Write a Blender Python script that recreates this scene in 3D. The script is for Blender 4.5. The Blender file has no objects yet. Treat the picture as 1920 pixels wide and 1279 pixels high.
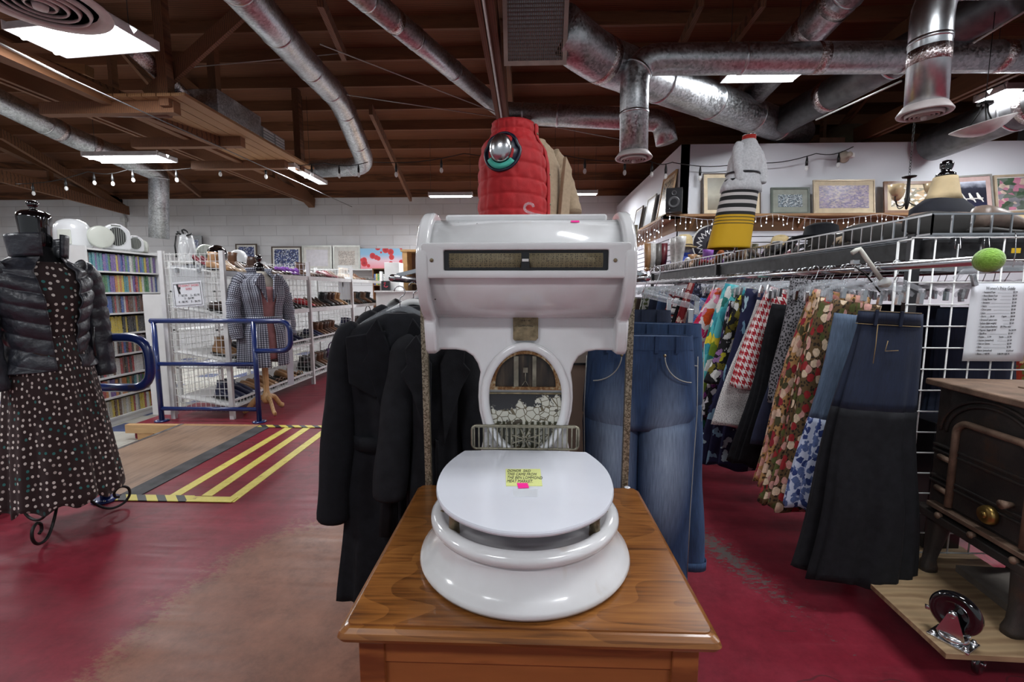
import bpy, bmesh, math, random
from math import sin, cos, pi, sqrt, atan, tan, radians
from mathutils import Vector, Matrix, noise as mnoise
random.seed(7)
SC = bpy.context.scene
COL = SC.collection

# ---------------------------------------------------------------- camera
FPX = 853.0
HC = 1.32
PITCH = atan(94.5 / FPX)
YAW = atan(30.0 / FPX)
cam_d = bpy.data.cameras.new('camera')
cam_d.lens = 36 * FPX / 1920
cam_d.sensor_width = 36
cam_d.clip_start = 0.02
cam = bpy.data.objects.new('camera', cam_d)
COL.objects.link(cam)
cam.location = (0, 0, HC)
cam.rotation_euler = (pi / 2 - PITCH, 0, YAW)
SC.camera = cam
_R = cam.rotation_euler.to_matrix()

def ray(px, py):
    return _R @ Vector(((px - 960) / FPX, (639.5 - py) / FPX, -1))

def P(px, py, Y):
    d = ray(px, py)
    t = Y / d.y
    return Vector((d.x * t, Y, HC + d.z * t))

def PZ(px, py, z=0.0):
    d = ray(px, py)
    t = (z - HC) / d.z
    return Vector((d.x * t, d.y * t, z))

def PX(px, py, X):
    d = ray(px, py)
    t = X / d.x
    return Vector((X, d.y * t, HC + d.z * t))

# ---------------------------------------------------------------- node helpers
MATS = {}

def newmat(name):
    m = bpy.data.materials.new(name)
    m.use_nodes = True
    nt = m.node_tree
    b = nt.nodes['Principled BSDF']
    MATS[name] = m
    return m, nt, b

def nd(nt, typ, ins=None, **props):
    n = nt.nodes.new('ShaderNode' + typ)
    for k, v in props.items():
        setattr(n, k, v)
    for k, v in (ins or {}).items():
        s = n.inputs[k]
        if isinstance(v, bpy.types.NodeSocket):
            nt.links.new(v, s)
        else:
            s.default_value = v
    return n

def c4(c):
    return (c[0], c[1], c[2], 1.0)

def srgb(r, g, b):
    def f(x):
        x /= 255.0
        return x / 12.92 if x < 0.04045 else ((x + 0.055) / 1.055) ** 2.4
    return (f(r), f(g), f(b))

def link(nt, a, b):
    nt.links.new(a, b)

def tc(nt, kind='Object', scale=(1, 1, 1)):
    t = nd(nt, 'TexCoord')
    mp = nd(nt, 'Mapping', {'Vector': t.outputs[kind], 'Scale': scale})
    return mp.outputs[0]

def ramp(nt, fac, stops, interp='LINEAR'):
    r = nd(nt, 'ValToRGB', {'Fac': fac})
    cr = r.color_ramp
    cr.interpolation = interp
    while len(cr.elements) < len(stops):
        cr.elements.new(0.5)
    for e, (p, c) in zip(cr.elements, stops):
        e.position = p
        e.color = c4(c) if len(c) == 3 else c
    return r.outputs[0]

def mixc(nt, fac, a, b):
    n = nd(nt, 'Mix', data_type='RGBA')
    for k, v in ((0, fac), (6, a), (7, b)):
        s = n.inputs[k]
        if isinstance(v, bpy.types.NodeSocket):
            nt.links.new(v, s)
        else:
            s.default_value = v if k == 0 else c4(v)
    return n.outputs[2]

def mth(nt, op, a, b=0.0, c=0.0, clamp=False):
    n = nd(nt, 'Math', operation=op, use_clamp=clamp)
    for i, v in enumerate((a, b, c)):
        if i >= len(n.inputs):
            break
        if isinstance(v, bpy.types.NodeSocket):
            nt.links.new(v, n.inputs[i])
        else:
            n.inputs[i].default_value = v
    return n.outputs[0]

def bump(nt, b, h, strength=0.3, dist=0.01):
    n = nd(nt, 'Bump', {'Height': h, 'Strength': strength, 'Distance': dist})
    link(nt, n.outputs[0], b.inputs['Normal'])

def setb(b, rough=0.5, metal=0.0, spec=None, coat=None, sheen=None, trans=None, ior=None, alpha=None):
    b.inputs['Roughness'].default_value = rough
    b.inputs['Metallic'].default_value = metal
    if spec is not None: b.inputs['Specular IOR Level'].default_value = spec
    if coat is not None:
        b.inputs['Coat Weight'].default_value = coat
        b.inputs['Coat Roughness'].default_value = 0.08
    if sheen is not None:
        b.inputs['Sheen Weight'].default_value = sheen
    if trans is not None: b.inputs['Transmission Weight'].default_value = trans
    if ior is not None: b.inputs['IOR'].default_value = ior
    if alpha is not None: b.inputs['Alpha'].default_value = alpha

def plain(name, col, rough=0.5, metal=0.0, var=0.12, scale=12.0, bmp=0.0, **kw):
    """a colour with a little procedural variation"""
    if name in MATS:
        return MATS[name]
    m, nt, b = newmat(name)
    setb(b, rough, metal, **kw)
    v = tc(nt)
    n = nd(nt, 'TexNoise', {'Vector': v, 'Scale': scale, 'Detail': 4.0})
    lo = tuple(c * (1 - var) for c in col)
    hi = tuple(min(1, c * (1 + var)) for c in col)
    link(nt, ramp(nt, n.outputs[0], [(0.3, lo), (0.7, hi)]), b.inputs['Base Color'])
    if bmp:
        n2 = nd(nt, 'TexNoise', {'Vector': v, 'Scale': scale * 12, 'Detail': 3.0})
        bump(nt, b, n2.outputs[0], bmp, 0.004)
    return m

def emis(name, col, strength):
    m, nt, b = newmat(name)
    b.inputs['Base Color'].default_value = c4(col)
    b.inputs['Emission Color'].default_value = c4(col)
    b.inputs['Emission Strength'].default_value = strength
    return m

def glassy(name, col=(1, 1, 1), alpha=0.25, rough=0.08):
    """thin clear plastic or pane"""
    m, nt, b = newmat(name)
    b.inputs['Base Color'].default_value = c4(col)
    setb(b, rough, 0.0, spec=0.8, alpha=alpha)
    return m

def woodmat(name, c1, c2, scale=(1, 14, 14), rough=0.4, coat=None, axis='X', dist=3.0, wscale=1.6, bmp=0.15):
    m, nt, b = newmat(name)
    setb(b, rough, 0.0, coat=coat)
    v = tc(nt, 'Object', scale)
    n = nd(nt, 'TexNoise', {'Vector': v, 'Scale': 2.0, 'Detail': 6.0, 'Roughness': 0.6})
    w = nd(nt, 'TexWave', {'Vector': v, 'Scale': wscale, 'Distortion': dist, 'Detail': 4.0, 'Detail Scale': 1.2}, wave_type='BANDS', bands_direction='Y' if axis == 'X' else 'X')
    f = mth(nt, 'ADD', mth(nt, 'MULTIPLY', w.outputs[0], 0.6), mth(nt, 'MULTIPLY', n.outputs[0], 0.55))
    link(nt, ramp(nt, f, [(0.25, c1), (0.62, c2), (0.9, tuple(x * 0.8 for x in c2))]), b.inputs['Base Color'])
    if bmp:
        bump(nt, b, f, bmp, 0.002)
    return m

def uvc(nt, sx=1, sy=1):
    t = nd(nt, 'TexCoord')
    return nd(nt, 'Mapping', {'Vector': t.outputs['UV'], 'Scale': (sx, sy, 1)}).outputs[0]

def print_cloth(name, base, cols, scale=18, size=0.5, rand=1.0, warp=0.25, rough=0.85, second=None):
    """all over printed fabric: blobs of the given colours on a base, laid out in the cloth's own UV metres"""
    m, nt, b = newmat(name)
    setb(b, rough)
    u = uvc(nt)
    if warp:
        wn = nd(nt, 'TexNoise', {'Vector': u, 'Scale': scale * 1.3, 'Detail': 3.0})
        sub = nd(nt, 'VectorMath', {0: wn.outputs['Color'], 1: (0.5, 0.5, 0.5)}, operation='SUBTRACT')
        sc = nd(nt, 'VectorMath', {0: sub.outputs[0], 'Scale': warp * 2.0 / scale}, operation='SCALE')
        u = nd(nt, 'VectorMath', {0: u, 1: sc.outputs[0]}, operation='ADD').outputs[0]
    vo = nd(nt, 'TexVoronoi', {'Vector': u, 'Scale': scale, 'Randomness': rand}, voronoi_dimensions='2D')
    hue = nd(nt, 'SeparateColor', {'Color': vo.outputs['Color']})
    k = len(cols)
    pal = ramp(nt, hue.outputs[0], [(i / k, cols[i]) for i in range(k)], 'CONSTANT')
    # petal shading inside a blob
    pn = nd(nt, 'TexVoronoi', {'Vector': u, 'Scale': scale * 3.1}, voronoi_dimensions='2D')
    sh = ramp(nt, pn.outputs['Distance'], [(0.0, (1, 1, 1)), (0.8, (0.55, 0.55, 0.55))])
    mul = nd(nt, 'Mix', data_type='RGBA', blend_type='MULTIPLY')
    mul.inputs[0].default_value = 0.6
    link(nt, pal, mul.inputs[6]); link(nt, sh, mul.inputs[7])
    mask = mth(nt, 'LESS_THAN', vo.outputs['Distance'], size)
    bc = base
    if second:
        v2 = nd(nt, 'TexVoronoi', {'Vector': u, 'Scale': scale * 2.3}, voronoi_dimensions='2D')
        bc = mixc(nt, mth(nt, 'LESS_THAN', v2.outputs['Distance'], 0.3), base, second)
        link(nt, mixc(nt, mask, bc, mul.outputs[2]), b.inputs['Base Color'])
    else:
        link(nt, mixc(nt, mask, base, mul.outputs[2]), b.inputs['Base Color'])
    return m

def stripes_cloth(name, stops, period, axis=1, rough=0.85, plaid=None, offset=0.0):
    """stops: constant colour ramp repeated every period metres along one UV axis"""
    m, nt, b = newmat(name)
    setb(b, rough)
    t = nd(nt, 'TexCoord')
    s = nd(nt, 'SeparateXYZ', {0: t.outputs['UV']})
    f = mth(nt, 'FRACT', mth(nt, 'DIVIDE', mth(nt, 'ADD', s.outputs[axis], offset), period))
    a = ramp(nt, f, stops, 'CONSTANT')
    if plaid:
        g = mth(nt, 'FRACT', mth(nt, 'DIVIDE', s.outputs[1 - axis], period))
        c = ramp(nt, g, plaid, 'CONSTANT')
        mm = nd(nt, 'Mix', data_type='RGBA')
        mm.inputs[0].default_value = 0.5
        link(nt, a, mm.inputs[6]); link(nt, c, mm.inputs[7])
        a = mm.outputs[2]
    link(nt, a, b.inputs['Base Color'])
    return m

def denim(name, col, fade=None):
    m, nt, b = newmat(name)
    setb(b, 0.85)
    t = nd(nt, 'TexCoord')
    v = nd(nt, 'Mapping', {'Vector': t.outputs['UV'], 'Scale': (260, 18, 1)}).outputs[0]
    n = nd(nt, 'TexNoise', {'Vector': v, 'Scale': 1.0, 'Detail': 3.0})
    n2 = nd(nt, 'TexNoise', {'Vector': t.outputs['UV'], 'Scale': 7.0, 'Detail': 3.0})
    f = mth(nt, 'ADD', mth(nt, 'MULTIPLY', n.outputs[0], 0.6), mth(nt, 'MULTIPLY', n2.outputs[0], 0.45))
    lo = tuple(c * 0.55 for c in col); hi = tuple(min(1, c * 1.6) for c in col)
    c = ramp(nt, f, [(0.3, lo), (0.75, hi)])
    if fade:
        # worn pale patch on the thigh, a wear mark of the cloth itself
        o = nd(nt, 'SeparateXYZ', {0: t.outputs['Object']})
        dx = mth(nt, 'DIVIDE', mth(nt, 'SUBTRACT', mth(nt, 'ABSOLUTE', o.outputs[0]), fade[0]), fade[2])
        dz = mth(nt, 'DIVIDE', mth(nt, 'SUBTRACT', o.outputs[2], fade[1]), fade[3])
        d = mth(nt, 'SQRT', mth(nt, 'ADD', mth(nt, 'MULTIPLY', dx, dx), mth(nt, 'MULTIPLY', dz, dz)))
        k = mth(nt, 'MULTIPLY', mth(nt, 'SUBTRACT', 1.0, d, clamp=True), mth(nt, 'ADD', n.outputs[0], 0.25))
        c = mixc(nt, k, c, (0.32, 0.4, 0.52))
    link(nt, c, b.inputs['Base Color'])
    bump(nt, b, n.outputs[0], 0.25, 0.002)
    return m

# ---------------------------------------------------------------- mesh builder
class MB:
    def __init__(self, T=None):
        self.v = []; self.f = []; self.uv = []; self.s = []; self.m = []
        self.T = T; self.mi = 0

    def add(self, vs, fs, smooth=False, uvs=None):
        o = len(self.v)
        T = self.T
        for p in vs:
            p = Vector(p)
            self.v.append(T @ p if T is not None else p)
        for i, f in enumerate(fs):
            self.f.append(tuple(a + o for a in f))
            self.uv.append(uvs[i] if uvs else None)
            self.s.append(smooth)
            self.m.append(self.mi)
        return self

    def box(self, c, s, R=None, taper=1.0):
        x, y, z = s[0] / 2, s[1] / 2, s[2] / 2
        vs = []
        for sx, sy, sz in ((-1,-1,-1),(1,-1,-1),(1,1,-1),(-1,1,-1),(-1,-1,1),(1,-1,1),(1,1,1),(-1,1,1)):
            k = taper if sz > 0 else 1
            p = Vector((sx * x * k, sy * y * k, sz * z))
            if R is not None: p = R @ p
            vs.append(p + Vector(c))
        return self.add(vs, [(0,3,2,1),(4,5,6,7),(0,1,5,4),(1,2,6,5),(2,3,7,6),(3,0,4,7)])

    def b2(self, a, b):
        a = Vector(a); b = Vector(b)
        return self.box((a + b) / 2, [abs(q) for q in (b - a)])

    def bar(self, p0, p1, w, h, up=(0, 0, 1)):
        p0 = Vector(p0); p1 = Vector(p1)
        d = p1 - p0; L = d.length
        y = d.normalized(); z = Vector(up)
        x = y.cross(z)
        if x.length < 1e-4: x = Vector((1, 0, 0))
        x.normalize(); z = x.cross(y)
        R = Matrix((x, y, z)).transposed()
        return self.box((p0 + p1) / 2, (w, L, h), R)

    def tube(self, pts, r, n=8, closed=False, caps=True, up=(0, 0, 1), smooth=True, phase=0.0):
        pts = [Vector(p) for p in pts]
        N = len(pts)
        rs = r if isinstance(r, (list,)) else [r] * N
        rings = []
        x = None
        L = 0.0
        vs = []; us = []
        for i in range(N):
            a = pts[i - 1] if (i > 0 or closed) else pts[i]
            b = pts[(i + 1) % N] if (i < N - 1 or closed) else pts[i]
            t = (b - a)
            if t.length < 1e-9: t = Vector((0, 0, 1))
            t.normalize()
            if x is None:
                x = t.cross(Vector(up))
                if x.length < 1e-3: x = t.cross(Vector((1, 0, 0)))
            else:
                x = x - t * x.dot(t)
                if x.length < 1e-5: x = t.cross(Vector((1, 0, 0)))
            x = x.normalized()
            y = x.cross(t)
            ra, rb = rs[i] if isinstance(rs[i], (tuple, list)) else (rs[i], rs[i])
            if i > 0: L += (pts[i] - pts[i - 1]).length
            for k in range(n):
                an = 2 * pi * k / n + phase
                vs.append(pts[i] + x * cos(an) * ra + y * sin(an) * rb)
            us.append((L, 2 * pi * max(ra, rb)))
        fs = []; uv = []
        M = N if closed else N - 1
        for i in range(M):
            j = (i + 1) % N
            for k in range(n):
                k2 = (k + 1) % n
                fs.append((i * n + k, i * n + k2, j * n + k2, j * n + k))
                w0 = us[i][1]; w1 = us[j][1]
                l0 = us[i][0]; l1 = us[j][0] if j > i else l0 + 0.1
                uv.append(((k / n * w0, l0), ((k + 1) / n * w0, l0), ((k + 1) / n * w1, l1), (k / n * w1, l1)))
        if caps and not closed:
            fs.append(tuple(range(n - 1, -1, -1))); uv.append(None)
            fs.append(tuple((N - 1) * n + k for k in range(n))); uv.append(None)
        return self.add(vs, fs, smooth, uv)

    def cyl(self, p0, p1, r, n=16, smooth=True):
        return self.tube([p0, p1], r, n, smooth=smooth)

    def lathe(self, prof, n=32, c=(0, 0, 0), axis='Z', sx=1.0, sy=1.0, close=False):
        c = Vector(c)
        vs = []
        for (r, z) in prof:
            for k in range(n):
                a = 2 * pi * k / n
                x, y = r * cos(a) * sx, r * sin(a) * sy
                if axis == 'Z': p = Vector((x, y, z))
                elif axis == 'X': p = Vector((z, x, y))
                else: p = Vector((x, -z, y))
                vs.append(c + p)
        fs = []
        N = len(prof)
        for i in range(N - 1 + (1 if close else 0)):
            j = (i + 1) % N
            for k in range(n):
                k2 = (k + 1) % n
                fs.append((i * n + k, i * n + k2, j * n + k2, j * n + k))
        if not close:
            if prof[0][0] > 1e-5: fs.append(tuple(range(n - 1, -1, -1)))
            if prof[-1][0] > 1e-5: fs.append(tuple((N - 1) * n + k for k in range(n)))
        return self.add(vs, fs, True)

    def ell(self, c, r, n=16, m=10, R=None):
        c = Vector(c)
        if not isinstance(r, (tuple, list)): r = (r, r, r)
        vs = []
        for i in range(m + 1):
            t = pi * i / m
            rr = max(sin(t), 1e-4)
            for k in range(n):
                a = 2 * pi * k / n
                p = Vector((r[0] * rr * cos(a), r[1] * rr * sin(a), -r[2] * cos(t)))
                if R is not None: p = R @ p
                vs.append(c + p)
        fs = []
        for i in range(m):
            for k in range(n):
                k2 = (k + 1) % n
                fs.append((i * n + k, i * n + k2, (i + 1) * n + k2, (i + 1) * n + k))
        return self.add(vs, fs, True)

    def prism(self, poly, d0, d1, plane='XZ', smooth=False):
        """polygon in plane, extruded along the third axis from d0 to d1"""
        def mk(p, d):
            if plane == 'XZ': return Vector((p[0], d, p[1]))
            if plane == 'XY': return Vector((p[0], p[1], d))
            return Vector((d, p[0], p[1]))
        n = len(poly)
        vs = [mk(p, d0) for p in poly] + [mk(p, d1) for p in poly]
        fs = [tuple(range(n)), tuple(range(2 * n - 1, n - 1, -1))]
        for i in range(n):
            j = (i + 1) % n
            fs.append((i, i + n, j + n, j))
        pu = [tuple(q) for q in poly]
        return self.add(vs, fs, smooth, [tuple(pu), tuple(reversed(pu))] + [(pu[i], pu[i], pu[(i + 1) % n], pu[(i + 1) % n]) for i in range(n)])

    def loft(self, rings, smooth=True, caps=(True, True), closed=True):
        """rings: lists of points, same count"""
        n = len(rings[0]); N = len(rings)
        vs = [p for r in rings for p in r]
        fs = []; uv = []
        # uv: u by perimeter of the widest ring, v by ring distance
        per = [0.0]
        wid = max(rings, key=lambda r: sum((Vector(r[k]) - Vector(r[k - 1])).length for k in range(n)))
        for k in range(n):
            per.append(per[-1] + (Vector(wid[(k + 1) % n]) - Vector(wid[k])).length)
        L = [0.0]
        for i in range(1, N):
            ca = sum((Vector(p) for p in rings[i - 1]), Vector()) / n
            cb = sum((Vector(p) for p in rings[i]), Vector()) / n
            L.append(L[-1] + max((cb - ca).length, 0.001))
        kk = n if closed else n - 1
        for i in range(N - 1):
            for k in range(kk):
                k2 = (k + 1) % n
                fs.append((i * n + k, i * n + k2, (i + 1) * n + k2, (i + 1) * n + k))
                uv.append(((per[k], L[i]), (per[k + 1], L[i]), (per[k + 1], L[i + 1]), (per[k], L[i + 1])))
        if closed and caps[0]: fs.append(tuple(range(n - 1, -1, -1))); uv.append(None)
        if closed and caps[1]: fs.append(tuple((N - 1) * n + k for k in range(n))); uv.append(None)
        return self.add(vs, fs, smooth, uv)

    def build(self, name, mat, parent=None, world=False, bevel=0.0, seg=2, sub=0, solid=0.0, angle=40, fix=True):
        vs = self.v
        if parent is not None and world:
            inv = parent_world(parent).inverted()
            vs = [inv @ p for p in vs]
        me = bpy.data.meshes.new(name)
        me.from_pydata([tuple(p) for p in vs], [], self.f)
        if fix:
            bm = bmesh.new(); bm.from_mesh(me)
            bmesh.ops.recalc_face_normals(bm, faces=bm.faces)
            # keep order of loops stable for uv: write uv before flips matters little for prints
            bm.to_mesh(me); bm.free()
        if any(u is not None for u in self.uv):
            ul = me.uv_layers.new(name='UVMap')
            for p in me.polygons:
                u = self.uv[p.index]
                if u is None: continue
                order = list(self.f[p.index])
                lut = dict(zip(order, u))
                for li in p.loop_indices:
                    ul.data[li].uv = lut[me.loops[li].vertex_index]
        me.polygons.foreach_set('use_smooth', self.s)
        me.polygons.foreach_set('material_index', self.m)
        o = bpy.data.objects.new(name, me)
        for mm in (mat if isinstance(mat, (list, tuple)) else [mat]):
            me.materials.append(mm)
        COL.objects.link(o)
        if parent is not None: o.parent = parent
        if bevel:
            md = o.modifiers.new('bevel', 'BEVEL'); md.width = bevel; md.segments = seg
            md.limit_method = 'ANGLE'; md.angle_limit = radians(angle)
            me.polygons.foreach_set('use_smooth', [True] * len(me.polygons))
            md.harden_normals = True
        if solid:
            md = o.modifiers.new('solid', 'SOLIDIFY'); md.thickness = solid; md.offset = 0
        if sub:
            md = o.modifiers.new('sub', 'SUBSURF'); md.levels = sub; md.render_levels = sub
        return o

def parent_world(o):
    m = o.matrix_basis.copy()
    p = o.parent
    while p is not None:
        m = p.matrix_basis @ m
        p = p.parent
    return m

def tag(o, label, cat, group=None, kind=None):
    o['label'] = label; o['category'] = cat
    if group: o['group'] = group
    if kind: o['kind'] = kind
    return o

def thing(name, label, cat, loc=(0, 0, 0), rz=0.0, group=None):
    o = bpy.data.objects.new(name, None)
    o.empty_display_size = 0.05
    COL.objects.link(o)
    o.location = loc
    o.rotation_euler = (0, 0, rz)
    return tag(o, label, cat, group)

def struct(o):
    o['kind'] = 'structure'
    return o

def dup(root, loc=None, rot=None, label=None, group=None, mats=None, scale=None):
    """copy of a thing with copies of its parts and sub-parts; mats maps slot material names to materials"""
    def cp(o, parent):
        c = o.copy()
        COL.objects.link(c)
        c.parent = parent
        if mats and o.data is not None and hasattr(o.data, 'materials'):
            for i, s in enumerate(c.material_slots):
                if s.material and s.material.name in mats:
                    nm = mats[s.material.name]
                    s.link = 'OBJECT'
                    s.material = nm
        for ch in KIDS.get(o.name, []):
            cp(ch, c)
        return c
    if not KIDS.get('_built'):
        KIDS.clear(); KIDS['_built'] = True
    KIDS_fill(root)
    r = cp(root, None)
    if loc is not None: r.location = loc
    if rot is not None: r.rotation_euler = rot
    if scale is not None: r.scale = scale if isinstance(scale, (tuple, list)) else (scale,) * 3
    if label: r['label'] = label
    if group: r['group'] = group
    return r

KIDS = {}
def KIDS_fill(root):
    if root.name in KIDS: return
    def rec(o):
        ch = [c for c in o.children]
        KIDS[o.name] = ch
        for c in ch: rec(c)
    rec(root)

def text_obj(name, s, size, mat, M, parent, align='LEFT', extrude=0.0003, shear=0.0, spacing=1.0):
    cu = bpy.data.curves.new('t', 'FONT')
    cu.body = s; cu.size = size; cu.align_x = align; cu.extrude = extrude; cu.shear = shear
    cu.space_character = spacing
    cu.resolution_u = 2
    t = bpy.data.objects.new('t', cu)
    me = bpy.data.meshes.new_from_object(t)
    me.name = name
    bpy.data.objects.remove(t)
    me.transform(M)
    o = bpy.data.objects.new(name, me)
    me.materials.clear(); me.materials.append(mat)
    COL.objects.link(o)
    o.parent = parent
    return o

def ring(c, a, b, n=48, p=2.0, nf=0, fa=0.0, ph=0.0, th0=0.0, rz=0.0, nf2=0, fb=0.0):
    """horizontal closed ring; nf folds of amplitude fa (fraction); p>2 squarer"""
    out = []
    cr, sr = cos(rz), sin(rz)
    for k in range(n):
        t = 2 * pi * k / n + th0
        ct, st = cos(t), sin(t)
        if p != 2.0:
            q = (abs(ct) ** p + abs(st) ** p) ** (-1.0 / p)
            ct *= q; st *= q
        m = 1.0
        if nf: m += fa * sin(nf * t + ph) + fa * 0.45 * sin((nf * 2 - 3) * t + ph * 2.3)
        if nf2: m += fb * sin(nf2 * t + ph * 1.7)
        x, y = a * ct * m, b * st * m
        out.append(Vector((c[0] + x * cr - y * sr, c[1] + x * sr + y * cr, c[2])))
    return out

def lerp(a, b, t):
    return a + (b - a) * t

def prof(tab, z):
    """piecewise linear table [(z, v...)] sorted by z, smooth interpolated"""
    if z <= tab[0][0]: return tab[0][1:]
    for i in range(len(tab) - 1):
        if z <= tab[i + 1][0]:
            t = (z - tab[i][0]) / (tab[i + 1][0] - tab[i][0])
            t = t * t * (3 - 2 * t) * 0.6 + t * 0.4
            return tuple(lerp(a, b, t) for a, b in zip(tab[i][1:], tab[i + 1][1:]))
    return tab[-1][1:]

ORD = ['zeroth', 'first', 'second', 'third', 'fourth', 'fifth', 'sixth', 'seventh', 'eighth', 'ninth', 'tenth', 'eleventh', 'twelfth', 'thirteenth', 'fourteenth', 'fifteenth', 'sixteenth', 'seventeenth', 'eighteenth', 'nineteenth', 'twentieth', 'twenty-first', 'twenty-second', 'twenty-third', 'twenty-fourth', 'twenty-fifth', 'twenty-sixth', 'twenty-seventh', 'twenty-eighth', 'twenty-ninth', 'thirtieth', 'thirty-first', 'thirty-second', 'thirty-third', 'thirty-fourth', 'thirty-fifth', 'thirty-sixth', 'thirty-seventh', 'thirty-eighth', 'thirty-ninth', 'fortieth', 'forty-first', 'forty-second', 'forty-third', 'forty-fourth', 'forty-fifth', 'forty-sixth', 'forty-seventh', 'forty-eighth', 'forty-ninth', 'fiftieth'] + ['fifty-' + w for w in ('first', 'second', 'third', 'fourth', 'fifth', 'sixth', 'seventh', 'eighth', 'ninth')] + ['sixtieth'] + ['sixty-' + w for w in ('first', 'second', 'third', 'fourth', 'fifth', 'sixth', 'seventh', 'eighth', 'ninth')]
# ================================================================ common materials
M_steel = plain('galvanised_steel_bright', (0.62, 0.64, 0.66), 0.28, 1.0, 0.1, 30)
m, nt, b = newmat('galvanised_duct'); setb(b, 0.38, 1.0)
vv = tc(nt); vo = nd(nt, 'TexVoronoi', {'Vector': vv, 'Scale': 55.0})
n1 = nd(nt, 'TexNoise', {'Vector': vv, 'Scale': 5.0, 'Detail': 5.0})
f = mth(nt, 'ADD', mth(nt, 'MULTIPLY', nd(nt, 'SeparateColor', {'Color': vo.outputs['Color']}).outputs[0], 0.5), mth(nt, 'MULTIPLY', n1.outputs[0], 0.6))
link(nt, ramp(nt, f, [(0.2, (0.30, 0.31, 0.32)), (0.8, (0.66, 0.68, 0.70))]), b.inputs['Base Color'])
link(nt, ramp(nt, f, [(0.2, (0.28,) * 3), (0.8, (0.5,) * 3)]), b.inputs['Roughness'])
M_galv = m
m, nt, b = newmat('duct_foil_tape'); setb(b, 0.25, 1.0)
n1 = nd(nt, 'TexNoise', {'Vector': tc(nt), 'Scale': 60.0, 'Detail': 6.0})
link(nt, ramp(nt, n1.outputs[0], [(0.35, (0.35, 0.28, 0.27)), (0.65, (0.85, 0.78, 0.78))]), b.inputs['Base Color'])
bump(nt, b, n1.outputs[0], 0.8, 0.01)
M_foil = m
M_roofdeck = woodmat('roof_deck_wood', (0.075, 0.028, 0.011), (0.18, 0.066, 0.026), (0.7, 6, 6), 0.85)
M_beam = woodmat('old_beam_wood', (0.075, 0.030, 0.013), (0.20, 0.085, 0.035), (10, 1, 10), 0.75, axis='Y')
M_joist = woodmat('joist_wood', (0.075, 0.028, 0.012), (0.20, 0.080, 0.033), (1, 10, 10), 0.8)
M_newwood = woodmat('new_pine_wood', (0.45, 0.24, 0.10), (0.62, 0.38, 0.18), (3, 12, 12), 0.6)
M_whitemetal = plain('white_painted_metal', (0.72, 0.72, 0.71), 0.4, 0.0, 0.08, 20)
M_whitewire = plain('white_coated_wire', (0.78, 0.79, 0.78), 0.35, 0.0, 0.05, 20)
M_grille = plain('pinkish_white_grille_paint', (0.60, 0.54, 0.53), 0.5, 0.0, 0.08, 10)
M_black = plain('black_plastic', (0.012, 0.012, 0.014), 0.3, 0.0, 0.2, 20)
M_blackgloss = plain('black_gloss_lacquer', (0.004, 0.004, 0.005), 0.06, 0.0, 0.1, 20, coat=1.0)
M_iron = plain('black_wrought_iron', (0.012, 0.011, 0.011), 0.45, 0.4, 0.3, 30)
M_chrome = plain('chrome', (0.62, 0.63, 0.65), 0.22, 1.0, 0.03, 20)
M_blue = m = newmat('blue_rail_paint')[0]
nt = m.node_tree; b = nt.nodes['Principled BSDF']; setb(b, 0.28, 0.0, coat=0.3)
n1 = nd(nt, 'TexNoise', {'Vector': tc(nt), 'Scale': 9.0, 'Detail': 8.0, 'Roughness': 0.7})
link(nt, ramp(nt, n1.outputs[0], [(0.60, (0.008, 0.022, 0.12)), (0.66, (0.05, 0.03, 0.035))]), b.inputs['Base Color'])
M_glassclear = glassy('clear_glass', (0.01, 0.01, 0.01), 0.04, 0.03)
M_plasticclear = glassy('clear_plastic', (0.62, 0.66, 0.7), 0.22, 0.1)
M_paper = plain('white_paper', (0.74, 0.76, 0.8), 0.7, 0.0, 0.03, 6)
M_ink = plain('black_ink', (0.012, 0.012, 0.014), 0.7)
M_redink = plain('red_ink', (0.55, 0.05, 0.08), 0.7)
M_cable = plain('black_cable', (0.01, 0.01, 0.01), 0.5)
M_tube = emis('fluorescent_tube_light', (0.93, 0.97, 1.0), 14.0)
M_reflector = plain('white_lamp_reflector', (0.8, 0.8, 0.8), 0.3)
M_diffuser = emis('fluorescent_light_glow', (0.95, 0.97, 1.0), 7.0)

# ================================================================ floor
def fac_blob(nt, px, py, cx, cy, rx, ry, ang=0.0):
    dx = mth(nt, 'SUBTRACT', px, cx); dy = mth(nt, 'SUBTRACT', py, cy)
    ca, sa = cos(ang), sin(ang)
    ux = mth(nt, 'DIVIDE', mth(nt, 'ADD', mth(nt, 'MULTIPLY', dx, ca), mth(nt, 'MULTIPLY', dy, sa)), rx)
    uy = mth(nt, 'DIVIDE', mth(nt, 'SUBTRACT', mth(nt, 'MULTIPLY', dy, ca), mth(nt, 'MULTIPLY', dx, sa)), ry)
    d = mth(nt, 'SQRT', mth(nt, 'ADD', mth(nt, 'MULTIPLY', ux, ux), mth(nt, 'MULTIPLY', uy, uy)))
    return mth(nt, 'SUBTRACT', 1.0, d)

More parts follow.
